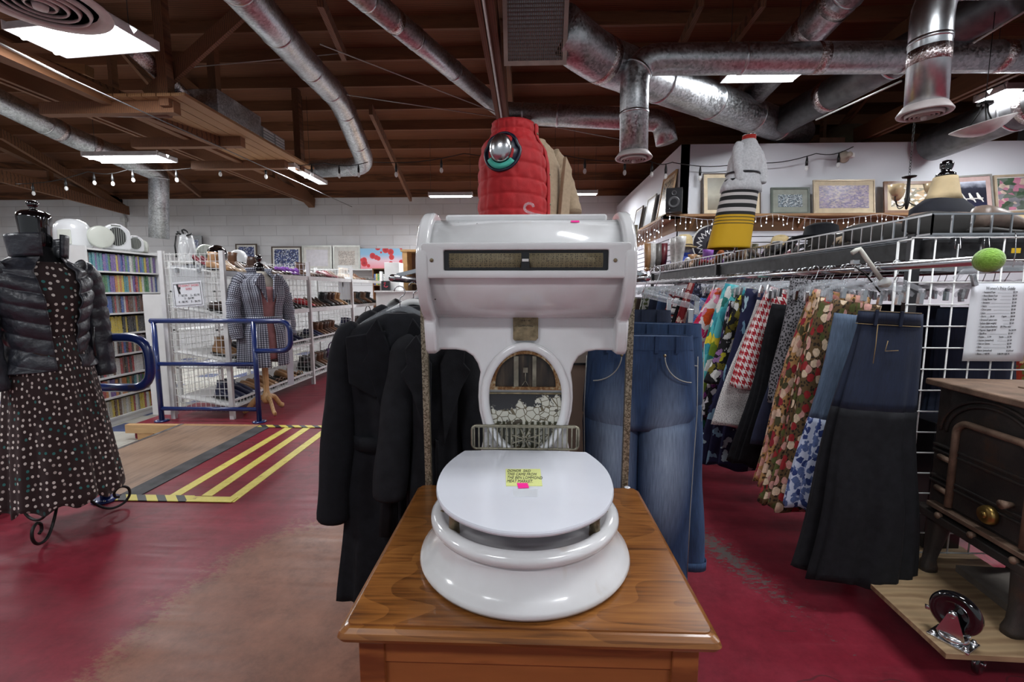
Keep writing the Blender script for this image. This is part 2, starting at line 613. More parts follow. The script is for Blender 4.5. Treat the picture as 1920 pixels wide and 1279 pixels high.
m, nt, b = newmat('worn_red_floor_paint'); setb(b, 0.4, 0.0, spec=0.22)
t = nd(nt, 'TexCoord'); O = t.outputs['Object']
s = nd(nt, 'SeparateXYZ', {0: O}); X, Y = s.outputs[0], s.outputs[1]
nA = nd(nt, 'TexNoise', {'Vector': O, 'Scale': 1.6, 'Detail': 9.0, 'Roughness': 0.62}).outputs[0]
nB = nd(nt, 'TexNoise', {'Vector': nd(nt, 'Mapping', {'Vector': O, 'Scale': (1, 2.2, 1), 'Rotation': (0, 0, 0.5)}).outputs[0], 'Scale': 26.0, 'Detail': 9.0, 'Roughness': 0.8}).outputs[0]
nC = nd(nt, 'TexNoise', {'Vector': nd(nt, 'Mapping', {'Vector': O, 'Scale': (1.5, 22, 1), 'Rotation': (0, 0, 0.9)}).outputs[0], 'Scale': 1.0, 'Detail': 6.0, 'Roughness': 0.7}).outputs[0]
red = ramp(nt, nA, [(0.3, (0.155, 0.010, 0.020)), (0.55, (0.20, 0.018, 0.032)), (0.8, (0.24, 0.034, 0.052))])
red = mixc(nt, ramp(nt, nC, [(0.60, (0, 0, 0)), (0.85, (0.4, 0.4, 0.4))]), red, (0.25, 0.095, 0.11))
# worn brown patch
m1 = fac_blob(nt, X, Y, -0.98, 1.68, 0.60, 0.85, 0.2)
m2 = fac_blob(nt, X, Y, -0.72, 0.9, 0.34, 0.5, 0.0)
mm = mth(nt, 'MAXIMUM', m1, m2)
k = mth(nt, 'ADD', mm, mth(nt, 'MULTIPLY', mth(nt, 'SUBTRACT', nB, 0.5), 0.9))
k = mth(nt, 'ADD', k, mth(nt, 'MULTIPLY', mth(nt, 'SUBTRACT', nA, 0.5), 1.2))
brown = ramp(nt, nA, [(0.3, (0.17, 0.062, 0.034)), (0.7, (0.27, 0.125, 0.075))])
col = mixc(nt, ramp(nt, k, [(0.0, (0, 0, 0)), (0.15, (0.93, 0.93, 0.93))]), red, brown)
nD = nd(nt, 'TexNoise', {'Vector': O, 'Scale': 6.0, 'Detail': 10.0, 'Roughness': 0.8}).outputs[0]
mulf = nd(nt, 'Mix', data_type='RGBA', blend_type='MULTIPLY'); mulf.inputs[0].default_value = 1.0
link(nt, col, mulf.inputs[6]); link(nt, ramp(nt, nD, [(0.32, (0.62, 0.6, 0.6)), (0.5, (0.95,) * 3), (0.72, (1.25,) * 3)]), mulf.inputs[7]); col = mulf.outputs[2]
# thin dark scuffs and gouges
sc1 = nd(nt, 'TexNoise', {'Vector': nd(nt, 'Mapping', {'Vector': O, 'Scale': (1.2, 30, 1), 'Rotation': (0, 0, -0.7)}).outputs[0], 'Scale': 1.0, 'Detail': 3.0}).outputs[0]
col = mixc(nt, mth(nt, 'MULTIPLY', mth(nt, 'GREATER_THAN', sc1, 0.72), 0.55), col, (0.05, 0.025, 0.022))
# bare concrete flecks where the paint has flaked beside the jeans
m3 = fac_blob(nt, X, Y, 0.98, 2.25, 0.16, 0.85, 0.30)
k3 = mth(nt, 'MULTIPLY', mth(nt, 'GREATER_THAN', mth(nt, 'ADD', mth(nt, 'MULTIPLY', m3, 0.22), nB), 0.655), mth(nt, 'GREATER_THAN', m3, 0.0))
col = mixc(nt, k3, col, (0.10, 0.085, 0.08))
# fine dark cracks
vc = nd(nt, 'TexVoronoi', {'Vector': nd(nt, 'VectorMath', {0: O, 1: nd(nt, 'VectorMath', {0: nd(nt, 'TexNoise', {'Vector': O, 'Scale': 3.0}).outputs['Color'], 'Scale': 0.35}, operation='SCALE').outputs[0]}, operation='ADD').outputs[0], 'Scale': 0.42}, feature='DISTANCE_TO_EDGE')
col = mixc(nt, mth(nt, 'MULTIPLY', mth(nt, 'LESS_THAN', vc.outputs[0], 0.0014), 0.6), col, (0.05, 0.02, 0.02))
link(nt, col, b.inputs['Base Color'])
link(nt, ramp(nt, nC, [(0.3, (0.34,) * 3), (0.75, (0.52,) * 3)]), b.inputs['Roughness'])
bump(nt, b, nB, 0.08, 0.004)
M_floor = m

fl = MB()
fl.b2((-2.62, -2.5, -0.15), (9, 11, 0))
fl.b2((-9, -2.5, -0.15), (-2.62, 2.73, 0))
fl.b2((-3.92, 4.28, -0.15), (-2.62, 11, 0))
struct(fl.build('floor', M_floor))
m, nt, b = newmat('pale_floor_tiles'); setb(b, 0.4)
br = nd(nt, 'TexBrick', {'Vector': tc(nt), 'Scale': 1.0, 'Color1': c4((0.40, 0.38, 0.33)), 'Color2': c4((0.46, 0.45, 0.40)), 'Mortar': c4((0.28, 0.26, 0.24)), 'Mortar Size': 0.004, 'Brick Width': 0.3, 'Row Height': 0.3}, offset=0.0)
vb = nd(nt, 'TexWhiteNoise', {'Vector': nd(nt, 'VectorMath', {0: nd(nt, 'VectorMath', {0: tc(nt), 1: (0.3, 0.3, 100.0)}, operation='DIVIDE').outputs[0]}, operation='FLOOR').outputs[0]})
link(nt, mixc(nt, mth(nt, 'GREATER_THAN', vb.outputs[0], 0.86), br.outputs[0], (0.05, 0.07, 0.16)), b.inputs['Base Color'])
struct(MB().b2((-14, -2.5, -0.2), (-2.62, 11, -0.152)).build('floor', m)).name = 'floor_tiled'

# wooden ramp down to the tiled floor
m, nt, b = newmat('scuffed_ramp_plywood'); setb(b, 0.6)
v1 = tc(nt, 'Object', (14, 1.2, 1))
n1 = nd(nt, 'TexNoise', {'Vector': v1, 'Scale': 2.0, 'Detail': 8.0, 'Roughness': 0.7})
n2 = nd(nt, 'TexNoise', {'Vector': tc(nt), 'Scale': 3.0, 'Detail': 6.0})
f = mth(nt, 'ADD', mth(nt, 'MULTIPLY', n1.outputs[0], 0.5), mth(nt, 'MULTIPLY', n2.outputs[0], 0.5))
link(nt, ramp(nt, f, [(0.32, (0.10, 0.06, 0.04)), (0.5, (0.25, 0.155, 0.10)), (0.7, (0.33, 0.22, 0.15))]), b.inputs['Base Color'])
M_ply = m
rp = MB()
rp.add([(-3.42, 2.73, 0.004), (-2.62, 2.73, 0.004), (-2.62, 4.275, 0.004), (-3.42, 4.275, 0.004), (-3.42, 2.75, -0.15), (-2.62, 2.75, -0.15), (-2.62, 4.27, -0.15), (-3.42, 4.27, -0.15)],
       [(0, 1, 2, 3), (7, 6, 5, 4), (0, 4, 5, 1), (1, 5, 6, 2), (2, 6, 7, 3), (3, 7, 4, 0)])
R_ = thing('plywood_landing', 'scuffed plywood landing beside the yellow floor lines, above the pale tiled floor', 'floor board', (-3.0, 3.5, 0))
rp.build('landing_board', M_ply, R_, world=True)
MB().b2((-3.435, 2.73, -0.03), (-3.405, 4.275, 0.008)).build('metal_edge', M_steel, R_, world=True)
mt = MB(); mt.b2((-2.64, 2.73, 0.0), (-2.50, 4.28, 0.006))
tag(mt.build('grip_strip', plain('worn_black_grip_tape', (0.05, 0.048, 0.05), 0.8, 0, 0.5, 8)), 'worn black grip strip between the plywood landing and the red floor', 'floor strip')
# step edge timber under the shoe racks
we = MB(); we.b2((-3.97, 4.23, -0.08), (-2.62, 4.285, 0.004)); we.b2((-3.86, 4.24, -0.15), (-3.7, 4.28, -0.08))
struct(we.build('trim_1', M_newwood))

# yellow painted stripes
m, nt, b = newmat('worn_yellow_line_paint'); setb(b, 0.5)
n1 = nd(nt, 'TexNoise', {'Vector': tc(nt), 'Scale': 14.0, 'Detail': 8.0, 'Roughness': 0.75})
link(nt, ramp(nt, n1.outputs[0], [(0.30, (0.22, 0.10, 0.04)), (0.40, (0.60, 0.50, 0.09)), (0.7, (0.72, 0.62, 0.16))]), b.inputs['Base Color'])
M_yellow = m
m, nt, b = newmat('yellow_black_hazard_tape'); setb(b, 0.5)
t = nd(nt, 'TexCoord'); s = nd(nt, 'SeparateXYZ', {0: t.outputs['Object']})
q = mth(nt, 'ADD', s.outputs[0], s.outputs[1])
f = mth(nt, 'FRACT', mth(nt, 'DIVIDE', q, 0.13))
link(nt, ramp(nt, f, [(0, (0.62, 0.52, 0.10)), (0.55, (0.03, 0.03, 0.03))], 'CONSTANT'), b.inputs['Base Color'])
M_hazard = m
def stripe(x0, x1, y0, y1, mat_, label):
    # a painted quad lying on the floor
    w = 0.035
    mb = MB(); mb.add([(x0 - w, y0, 0.0), (x0 + w, y0, 0.0), (x1 + w, y1, 0.0), (x1 - w, y1, 0.0), (x0 - w, y0, 0.003), (x0 + w, y0, 0.003), (x1 + w, y1, 0.003), (x1 - w, y1, 0.003)],
                      [(3, 2, 1, 0), (4, 5, 6, 7), (0, 1, 5, 4), (1, 2, 6, 5), (2, 3, 7, 6), (3, 0, 4, 7)])
    return tag(mb.build('floor_stripe', mat_), label, 'floor marking', 'yellow lines on the red floor')
stripe(-2.28, -2.31, 2.74, 4.22, M_yellow, 'long yellow floor line nearest the plywood landing')
stripe(-2.07, -2.13, 2.74, 4.22, M_yellow, 'long yellow floor line in the middle of the three')
stripe(-1.87, -1.92, 2.66, 4.22, M_yellow, 'long yellow floor line farthest from the landing, nearest the black coats')
MB().b2((-2.62, 4.20, 0.004), (-1.88, 4.265, 0.009)).build('hazard_tape', M_hazard)
tag(bpy.data.objects['hazard_tape'], 'yellow and black hazard tape across the far end of the floor lines', 'floor tape')
hz = MB().b2((-2.62, 2.65, 0.0035), (-2.14, 2.73, 0.0085)).build('hazard_tape', M_hazard)
tag(hz, 'yellow and black hazard tape across the near end of the landing and lines', 'floor tape')
hy = MB().b2((-2.14, 2.65, 0.0035), (-1.85, 2.72, 0.008)).build('floor_stripe', M_yellow)
tag(hy, 'short plain yellow line closing the near end of the three floor lines', 'floor marking')

# ================================================================ walls
m, nt, b = newmat('white_painted_block_wall'); setb(b, 0.75)
t = nd(nt, 'TexCoord')
mp = nd(nt, 'Mapping', {'Vector': t.outputs['Object'], 'Rotation': (pi / 2, 0, 0)})
br = nd(nt, 'TexBrick', {'Vector': mp.outputs[0], 'Scale': 1.0, 'Color1': c4((0.60, 0.59, 0.60)), 'Color2': c4((0.66, 0.655, 0.665)), 'Mortar': c4((0.47, 0.46, 0.47)), 'Mortar Size': 0.008, 'Mortar Smooth': 0.4, 'Brick Width': 0.81, 'Row Height': 0.24})
n1 = nd(nt, 'TexNoise', {'Vector': t.outputs['Object'], 'Scale': 1.6, 'Detail': 6.0})
stn = mixc(nt, ramp(nt, n1.outputs[0], [(0.45, (0, 0, 0)), (0.8, (0.35,) * 3)]), br.outputs[0], (0.42, 0.36, 0.32))
link(nt, stn, b.inputs['Base Color']); bump(nt, b, br.outputs[1], 0.3, -0.01)
M_block = m
M_white = plain('white_wall_paint', (0.66, 0.67, 0.71), 0.6, 0, 0.04, 1.5)
struct(MB().b2((-14, 11, -0.2), (9, 11.2, 3.75)).build('wall_back', M_block))
struct(MB().b2((-14.2, -2.5, -0.2), (-14, 11.2, 4.3)).build('wall_left', M_block))
struct(MB().b2((9, -2.5, -0.2), (9.2, 11.2, 4.5)).build('wall_right', M_white))
# partition box on the right: front face and the side running to the back wall
XW = 2.06; YW = 6.47; ZW = P(1262, 271, YW).z
pw = MB(); pw.b2((XW, YW, 0), (9, YW + 0.12, ZW)); pw.b2((XW, YW, 0), (XW + 0.12, 11, ZW))
struct(pw.build('wall_partition', M_white))

# ================================================================ roof
def roofz(y):
    return 4.66 - 0.0258 * max(0, y - 4.3) ** 2 - 0.02 * max(0, 3.0 - y) ** 2
rf = MB()
ys = [-2.6 + i * 0.68 for i in range(21)]
rows = []
for y in ys:
    z = roofz(y) + 0.14
    rows.append([(-14.1, y, z), (9.1, y, z), (9.1, y, z + 0.05), (-14.1, y, z + 0.05)])
rf.loft([[Vector(p) for p in r] for r in rows], smooth=False)
struct(rf.build('ceiling', M_roofdeck))
n = 0
y = 10.92
while y > -2.4:
    z = roofz(y)
    mb = MB(); mb.b2((-14, y - 0.025, z - 0.02), (9, y + 0.025, z + 0.16))
    n += 1
    struct(mb.build('trim_%d' % (n + 1), M_joist))
    y -= 0.61 if n > 0 else 0.5

# bowstring trusses, each one thing
def truss(X, label, y0=-2.3, y1=10.98, zb=3.36, drop_webs=()):
    t = thing('roof_truss', label, 'truss', (X, y1, zb))
    mb = MB(); mb.b2((X - 0.07, y0, zb), (X - 0.025, y1, zb + 0.2)); mb.b2((X + 0.025, y0, zb), (X + 0.07, y1, zb + 0.2))
    mb.b2((X - 0.024, y0, zb + 0.03), (X + 0.024, y1, zb + 0.14))
    mb.build('bottom_chord', M_beam, t, world=True)
    pts = [Vector((X, y0 + (y1 - y0) * i / 16, roofz(y0 + (y1 - y0) * i / 16) - 0.12)) for i in range(17)]
    mb = MB()
    for a, c in zip(pts, pts[1:]): mb.bar(a, c, 0.14, 0.22)
    mb.build('top_chord', M_beam, t, world=True)
    yy = [9.4, 7.6, 5.8, 4.0, 2.2, 0.4, -1.4]
    for i, q in enumerate(yy):
        w = MB(); w.bar((X, q, zb + 0.1), (X, q, roofz(q) - 0.1), 0.09, 0.05, up=(1, 0, 0)); w.build('web_post', M_beam, t, world=True)
        if i < len(yy) - 1:
            a, c = (q, yy[i + 1]) if i % 2 else (yy[i + 1], q)
            w = MB(); w.bar((X, a, zb + 0.12), (X, c, roofz(c) - 0.15), 0.045, 0.11, up=(0, 0, 1)); w.build('web_brace', M_beam, t, world=True)
    return t
TL = truss(-5.16, 'long dark timber roof truss on the left above the bookcase and shoe racks')
TC = truss(-0.32, 'timber roof truss in the middle ending above the red vest')
TR = truss(4.60, 'timber roof truss on the right above the framed pictures')
TLL = truss(-9.9, 'far left timber roof truss behind the lit ceiling lamps')
M_conduit = plain('pale_conduit', (0.55, 0.55, 0.53), 0.4, 0.3)
cd = MB(); cd.tube([(-0.32, -2, 3.335), (-0.32, 6.6, 3.335)], 0.012, 6)
tag(cd.build('conduit_pipe', M_conduit), 'thin pale conduit running under the middle roof truss', 'conduit')
# diagonal bracing under the purlins, each board one thing
def brace(p0, p1, w, h, label, mt_=None):
    o = MB().bar(p0, p1, w, h).build('roof_brace', mt_ or M_beam)
    return tag(o, label, 'roof brace', 'loose diagonal braces under the roof')
brace(P(695, 205, 6.4), P(770, 372, 10.6), 0.05, 0.14, 'long thin diagonal brace descending between the two silver ducts to the back wall')
brace(P(600, 0, 3.9), P(645, 105, 5.0), 0.05, 0.10, 'short diagonal brace at the top edge left of the straight silver duct')
brace(P(1315, 0, 4.3), P(1275, 90, 5.2), 0.05, 0.10, 'short diagonal brace at the top right of the square grille')
brace(P(1432, 0, 4.3), P(1360, 100, 5.4), 0.05, 0.10, 'short diagonal brace between square grille and right ducts')
brace(P(0, 250, 7.5), P(235, 392, 10.9), 0.06, 0.16, 'left diagonal brace sloping down to the back wall left of the round duct')
brace(P(0, 330, 7.5), P(240, 395, 10.9), 0.06, 0.2, 'heavy low brace at the far left reaching the back wall')
brace(P(310, 310, 8.0), P(375, 365, 10.8), 0.05, 0.12, 'short brace right of the round drop duct at back wall')
brace(P(0, 95, 4.1), P(420, 268, 6.0), 0.10, 0.16, 'thick beam edge under the left equipment platform, running away from the large lamp')
brace((-4.35, 3.0, 3.30), (-4.35, 7.6, 3.30), 0.09, 0.14, 'long dark joist carrying the left equipment platform')

M_shelfboardwood = woodmat('sawn_old_pine', (0.20, 0.09, 0.035), (0.36, 0.18, 0.07), (3, 12, 12), 0.7)
# ---- equipment platform with air handler
pf = thing('equipment_platform', 'hanging timber platform on the left carrying the metal air handler', 'platform', (-4.0, 4.6, 3.27))
mb = MB()
for i in range(6):
    x = -4.35 + i * 0.15
    mb.b2((x, 4.7, 3.27), (x + 0.14, 7.5, 3.30))
mb.build('deck_boards', M_newwood if False else woodmat('platform_board_wood', (0.16, 0.075, 0.03), (0.33, 0.17, 0.07), (10, 1, 10), 0.7, axis='Y'), pf, world=True)
for y in (4.85, 5.95, 7.0):
    MB().b2((-5.1, y - 0.05, 3.15), (-3.66, y + 0.05, 3.27)).build('cross_beam', M_beam, pf, world=True)
for (x, y) in ((-3.72, 4.80), (-3.98, 5.95), (-3.6, 7.3)):
    MB().b2((x - 0.05, y - 0.05, 3.2), (x + 0.05, y + 0.05, roofz(y) - 0.02)).build('hanger_post', M_beam, pf, world=True)
MB().bar((-4.0, 4.9, 3.35), (-2.75, 4.9, 4.3), 0.05, 0.14).build('brace', M_beam, pf, world=True)
ah = thing('air_handler', 'grey sheet metal air handler box on the hanging timber platform', 'air handler', (-3.95, 6.4, 3.30))
MB().b2((-4.25, 5.6, 3.30), (-3.72, 6.5, 3.72)).build('casing', M_galv, ah, world=True, bevel=0.01)
MB().b2((-4.2, 6.5, 3.30), (-3.74, 7.15, 3.62)).build('casing', plain('grey_enamel_casing', (0.32, 0.33, 0.33), 0.5), ah, world=True, bevel=0.01)
lv = MB()
for i in range(7):
    lv.b2((-3.735, 6.55, 3.33 + i * 0.04), (-3.722, 6.82, 3.352 + i * 0.04))
    lv.b2((-3.735, 6.86, 3.33 + i * 0.04), (-3.722, 7.1, 3.352 + i * 0.04))
lv.build('louvre', M_whitemetal, ah, world=True)
for (a, q, r, lab) in ((P(0, 122, 4.9), P(168, 134, 4.9), 0.05, 'short timber stub with a pale sawn end under the large left lamp'),):
    o = MB().bar(a, q, 0.10, 0.10).build('timber_stub', M_shelfboardwood); tag(o, lab, 'timber')
o = MB().tube([P(175, 210, 4.9), P(318, 213, 4.9)], 0.045, 10).build('drain_pipe', plain('brown_pipe', (0.12, 0.05, 0.03), 0.6)); tag(o, 'short brown horizontal pipe below the left equipment platform', 'pipe')

# ================================================================ ducts
def arc_path(pts, k=6, rad=0.25):
    """round the corners of a polyline"""
    pts = [Vector(p) for p in pts]
    out = [pts[0]]
    for i in range(1, len(pts) - 1):
        a, c, e = pts[i - 1], pts[i], pts[i + 1]
        r1 = min(rad, (a - c).length * 0.45, (e - c).length * 0.45)
        s = c + (a - c).normalized() * r1
        f = c + (e - c).normalized() * r1
        for j in range(k + 1):
            t = j / k
            out.append(s * (1 - t) ** 2 + c * 2 * t * (1 - t) + f * t * t)
    out.append(pts[-1])
    return out

def duct(pts, r, label, seams=(), rad=0.25, mat_=None, tapes=(), n=24, bands=True, group=None):
    t = thing('air_duct', label, 'duct', pts[0], group=group)
    path = arc_path(pts, rad=rad)
    MB().tube(path, r, n).build('duct_pipe', mat_ or M_galv, t, world=True)
    # seam collars along the path
    L = [0]
    for a, c in zip(path, path[1:]): L.append(L[-1] + (c - a).length)
    def at(s):
        for i in range(len(path) - 1):
            if s <= L[i + 1]:
                q = (s - L[i]) / max(1e-6, L[i + 1] - L[i])
                return path[i].lerp(path[i + 1], q), (path[i + 1] - path[i]).normalized()
        return path[-1], (path[-1] - path[-2]).normalized()
    for s in seams:
        p, d = at(s * L[-1])
        MB().tube([p - d * 0.012, p + d * 0.012], r * 1.035, n).build('seam_collar', M_steel, t, world=True)
    for s in tapes:
        p, d = at(s * L[-1])
        MB().tube([p - d * 0.045, p + d * 0.045], r * 1.02, n).build('tape_band', M_foil, t, world=True)
    return t

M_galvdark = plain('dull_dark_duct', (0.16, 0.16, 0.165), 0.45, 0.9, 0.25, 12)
D1 = duct([P(330, -160, 2.95), P(560, 105, 5.2), P(640, 190, 6.6), P(688, 312, 8.2), P(590, 317, 8.6)], 0.155, 'large bright round duct curving down from top left to an elbow', (0.12, 0.25, 0.4, 0.5, 0.6, 0.72, 0.86), rad=0.35)
D1['label'] = 'large bright bent round duct ending in an elbow left of the red vest'
D2 = duct([P(560, -110, 3.3), P(938, 205, 6.6)], 0.105, 'straight bright narrow duct running diagonally to the top of the red vest', (0.2, 0.4, 0.62), tapes=(0.3,))
D3 = duct([P(948, 212, 6.3), P(1242, 226, 6.15), P(1250, 268, 6.15)], 0.135, 'level duct behind the round ceiling diffuser, right of the red vest', (0.1, 0.3, 0.8), mat_=M_galv)
D4 = duct([P(1050, 55, 3.95), P(1120, 110, 4.3), P(1500, 250, 6.9)], 0.195, 'thick grey duct slanting from the square grille down towards the white partition', (0.3, 0.5, 0.7, 0.85), tapes=(0.12, 0.2), rad=0.4)
D5 = duct([P(1188, 285, 4.3), P(1190, 112, 4.3), P(2250, 103, 4.3)], 0.125, 'long level grey duct with an elbow dropping to the small round diffuser', (0.06, 0.13, 0.3, 0.55, 0.75), tapes=(0.42, 0.7), rad=0.22)
D6 = duct([P(1735, 205, 3.1), P(1752, -40, 3.1), P(2300, -45, 3.1)], 0.108, 'bright vertical drop duct at upper right above the large round diffuser', (0.17,), rad=0.24, mat_=M_steel, tapes=(0.13,))
D7 = duct([P(1720, -160, 3.9), P(1395, 190, 6.0)], 0.17, 'wide grey duct slanting down left behind the long level duct', (0.3,), tapes=(0.35, 0.5))
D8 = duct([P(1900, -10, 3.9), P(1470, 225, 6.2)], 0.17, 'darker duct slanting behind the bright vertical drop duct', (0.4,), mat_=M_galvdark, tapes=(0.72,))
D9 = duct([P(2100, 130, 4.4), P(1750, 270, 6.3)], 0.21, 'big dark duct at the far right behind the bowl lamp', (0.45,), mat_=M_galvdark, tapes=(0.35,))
D10 = duct([P(-160, 110, 5.6), P(130, 255, 7.6), P(298, 325, 8.8), P(298, 447, 8.8)], 0.165, 'round duct at the far left sloping to a vertical drop by the back wall', (0.35, 0.6, 0.75), rad=0.12, tapes=(0.4, 0.52))
D11 = duct([P(255, 95, 4.6), P(330, 165, 5.3), P(385, 222, 5.8)], 0.08, 'small flexible foil duct feeding the air handler', (0.5,), mat_=M_foil)

def diffuser(c, r, label, rings=4):
    t = thing('ceiling_diffuser', label, 'air diffuser', c, group=None)
    c = Vector((0, 0, 0))
    mb = MB(); mb.lathe([(r * 0.8, 0.045), (r, 0.0), (r * 0.98, -0.008), (r * 0.8, -0.006), (r * 0.78, 0.02)], 40)
    mb.build('rim', M_grille, t)
    for i in range(rings):
        q = r * (0.70 - 0.15 * i)
        MB().lathe([(q, 0.0), (q - r * 0.03, -0.022), (q - r * 0.06, -0.024), (q - r * 0.035, 0.0)], 32, close=True).build('ring', M_grille, t)
    MB().lathe([(0.0001, -0.04), (r * 0.1, -0.04), (r * 0.12, -0.01), (0.0001, -0.01)], 20).build('centre_disc', M_grille, t)
    MB().lathe([(0.0001, 0.02), (r * 0.78, 0.02), (r * 0.78, 0.03), (0.0001, 0.03)], 24).build('throat', M_black, t)
    return t
diffuser(P(1188, 296, 4.3), 0.165, 'small round white diffuser under the elbow duct left of the white partition')
diffuser(P(1733, 212, 3.1), 0.142, 'round white diffuser under the bright vertical duct at upper right')
diffuser(P(75, 5, 3.0), 0.36, 'large round white diffuser at the top left corner above the lamp')

# square return grille
g = thing('return_grille', 'square louvred air grille under a metal box, above and right of red vest', 'air grille', P(1005, 50, 3.85))
c = P(1004, 52, 3.85)
R_g = Matrix.Rotation(radians(28), 3, 'X')
mbx = MB(T=Matrix.Translation(c) @ R_g.to_4x4())
mbx.box((0, 0.24, 0), (0.5, 0.42, 0.5)); mbx.build('box', M_galv, g, world=True)
mbx = MB(T=Matrix.Translation(c) @ R_g.to_4x4())
for a, q in (((-0.255, -0.02, -0.255), (0.255, 0.03, -0.22)), ((-0.255, -0.02, 0.22), (0.255, 0.03, 0.255)), ((-0.255, -0.02, -0.22), (-0.22, 0.03, 0.22)), ((0.22, -0.02, -0.22), (0.255, 0.03, 0.22))):
    mbx.b2(a, q)
mbx.build('frame', plain('tan_grille_frame', (0.42, 0.34, 0.29), 0.5), g, world=True)
mbx = MB(T=Matrix.Translation(c) @ R_g.to_4x4())
for i in range(26):
    mbx.box((-0.21 + i * 0.0168, -0.012, 0), (0.005, 0.02, 0.44))
for i in range(17):
    mbx.box((0, 0.0, -0.208 + i * 0.026), (0.44, 0.02, 0.006))
mbx.build('louvre', plain('brown_grille_bars', (0.20, 0.14, 0.11), 0.6), g, world=True)

# ================================================================ lamps
def lamp(c, lx, ly, label, tubes=2, power=60, rz=0.0, hang=True):
    t = thing('fluorescent_lamp', label, 'ceiling lamp', c, rz, None)
    mb = MB()
    mb.prism([(-ly / 2, 0.0), (-ly / 2 + 0.03, 0.07), (ly / 2 - 0.03, 0.07), (ly / 2, 0.0), (ly / 2 - 0.01, 0.0), (ly / 2 - 0.035, 0.06), (-ly / 2 + 0.035, 0.06), (-ly / 2 + 0.01, 0.0)], -lx / 2, lx / 2, 'YZ')
    mb.b2((-lx / 2, -ly / 2, 0), (-lx / 2 + 0.01, ly / 2, 0.07)); mb.b2((lx / 2 - 0.01, -ly / 2, 0), (lx / 2, ly / 2, 0.07))
    mb.build('housing', M_reflector, t)
    for i in range(tubes):
        y = (i - (tubes - 1) / 2) * ly / tubes
        MB().cyl((-lx / 2 + 0.03, y, -0.006), (lx / 2 - 0.03, y, -0.006), 0.018, 10).build('tube', M_tube, t)
    if tubes > 1:
        MB().prism([(-0.03, 0.06), (0.0, 0.02), (0.03, 0.06)], -lx / 2, lx / 2, 'YZ').build('reflector', M_diffuser, t)
    MB().b2((-lx / 2 + 0.015, -ly / 2 + 0.03, 0.045), (lx / 2 - 0.015, ly / 2 - 0.03, 0.05)).build('glow_panel', M_diffuser, t)
    if hang:
        for sx in (-1, 1): MB().cyl((sx * (lx / 2 - 0.04), 0, 0.07), (sx * (lx / 2 - 0.04), 0, roofz(c[1]) + 0.1 - c[2]), 0.003, 5).build('hanging_wire', M_cable, t)
    if power:
        ld = bpy.data.lights.new('lamp_light', 'AREA'); ld.shape = 'RECTANGLE'; ld.size = lx; ld.size_y = ly
        ld.energy = power; ld.color = (0.95, 0.97, 1.0)
        lo = bpy.data.objects.new('lamp_light', ld); COL.objects.link(lo)
        lo.location = (c[0], c[1], c[2] - 0.035); lo.rotation_euler = (0, 0, rz)
    return t
PW = 62
c = (PZ(120, 50, 3.33) + PZ(205, 102, 3.33)) / 2
lamp(PZ(158, 76, 3.33), 0.92, 0.46, 'large bright fluorescent lamp at the top left corner', 2, PW * 0.75, radians(-6))
lamp(P(245, 299, 6.9), 1.15, 0.4, 'long bright fluorescent lamp above the bookcase, left of the drop duct', 2, PW * 1.5)
lamp((PZ(577, 331, 3.2)), 0.16, 1.15, 'narrow fluorescent lamp seen lengthwise above the shoe racks', 1, PW * 1.4)
lamp(P(845, 368, 9.0), 0.85, 0.14, 'fluorescent lamp near the back wall just left of the red vest', 1, PW * 1.5)
lamp(P(1058, 371, 8.3), 0.42, 0.14, 'short fluorescent lamp just right of the beige cardigan', 1, 45)
lamp(P(1100, 364, 9.3), 0.42, 0.14, 'short fluorescent lamp farther back right of the beige cardigan', 1, 45)
lamp(PZ(1430, 143, 3.5), 0.75, 0.3, 'fluorescent lamp peeking out below the long level duct on the right', 2, PW * 0.6)
# extra ceiling lamps added for general fill, behind and beside the viewer
LN = {(-1.6, -1.2): 'aisle behind and left of the cabinet', (1.8, -1.2): 'aisle behind and right of the cabinet', (4.8, 2.2): 'aisle right of the stove', (-5.0, 0.6): 'floor left of the dress form', (1.6, 1.3): 'floor between cabinet and skirts', (5.4, 5.2): 'far right corner before the partition', (-7.6, 4.4): 'tiled floor left of the bookcase', (-10.5, 7.5): 'far left corner of the shop'}
for (x, y) in ((-1.6, -1.2), (1.8, -1.2), (4.8, 2.2), (-5.0, 0.6), (1.6, 1.3), (5.4, 5.2), (-7.6, 4.4), (-10.5, 7.5), (-0.9, 4.9), (-1.5, 7.0)):
    ok = y > 2 and abs(x) < 3
    lamp(Vector((x, y, 3.95 if ok else 3.35)), 1.15, 0.35, 'fluorescent lamp added as fill light over the %s' % LN[(x, y)], 2, PW * (0.6 if y < 2 and abs(x) < 3 else 1.5)) if not ok else None
# ================================================================ oak cabinet
m, nt, b = newmat('honey_oak_wood'); setb(b, 0.3, 0.0, coat=0.25)
v = tc(nt, 'Object', (1.0, 9.0, 9.0))
n0 = nd(nt, 'TexNoise', {'Vector': v, 'Scale': 2.2, 'Detail': 4.0}).outputs[0]
wr_ = nd(nt, 'TexNoise', {'Vector': tc(nt, 'Object', (1.2, 3.2, 3.2)), 'Scale': 1.3, 'Detail': 2.0}).outputs[0]
wv = mth(nt, 'FRACT', mth(nt, 'ADD', mth(nt, 'MULTIPLY', wr_, 17.0), mth(nt, 'MULTIPLY', nd(nt, 'SeparateXYZ', {0: tc(nt)}).outputs[1], 6.0)))
v2 = tc(nt, 'Object', (7, 150, 150))
gr = nd(nt, 'TexNoise', {'Vector': v2, 'Scale': 1.0, 'Detail': 3.0}).outputs[0]
f = mth(nt, 'ADD', mth(nt, 'MULTIPLY', wv, 0.13), mth(nt, 'ADD', mth(nt, 'MULTIPLY', n0, 0.38), mth(nt, 'MULTIPLY', gr, 0.52)))
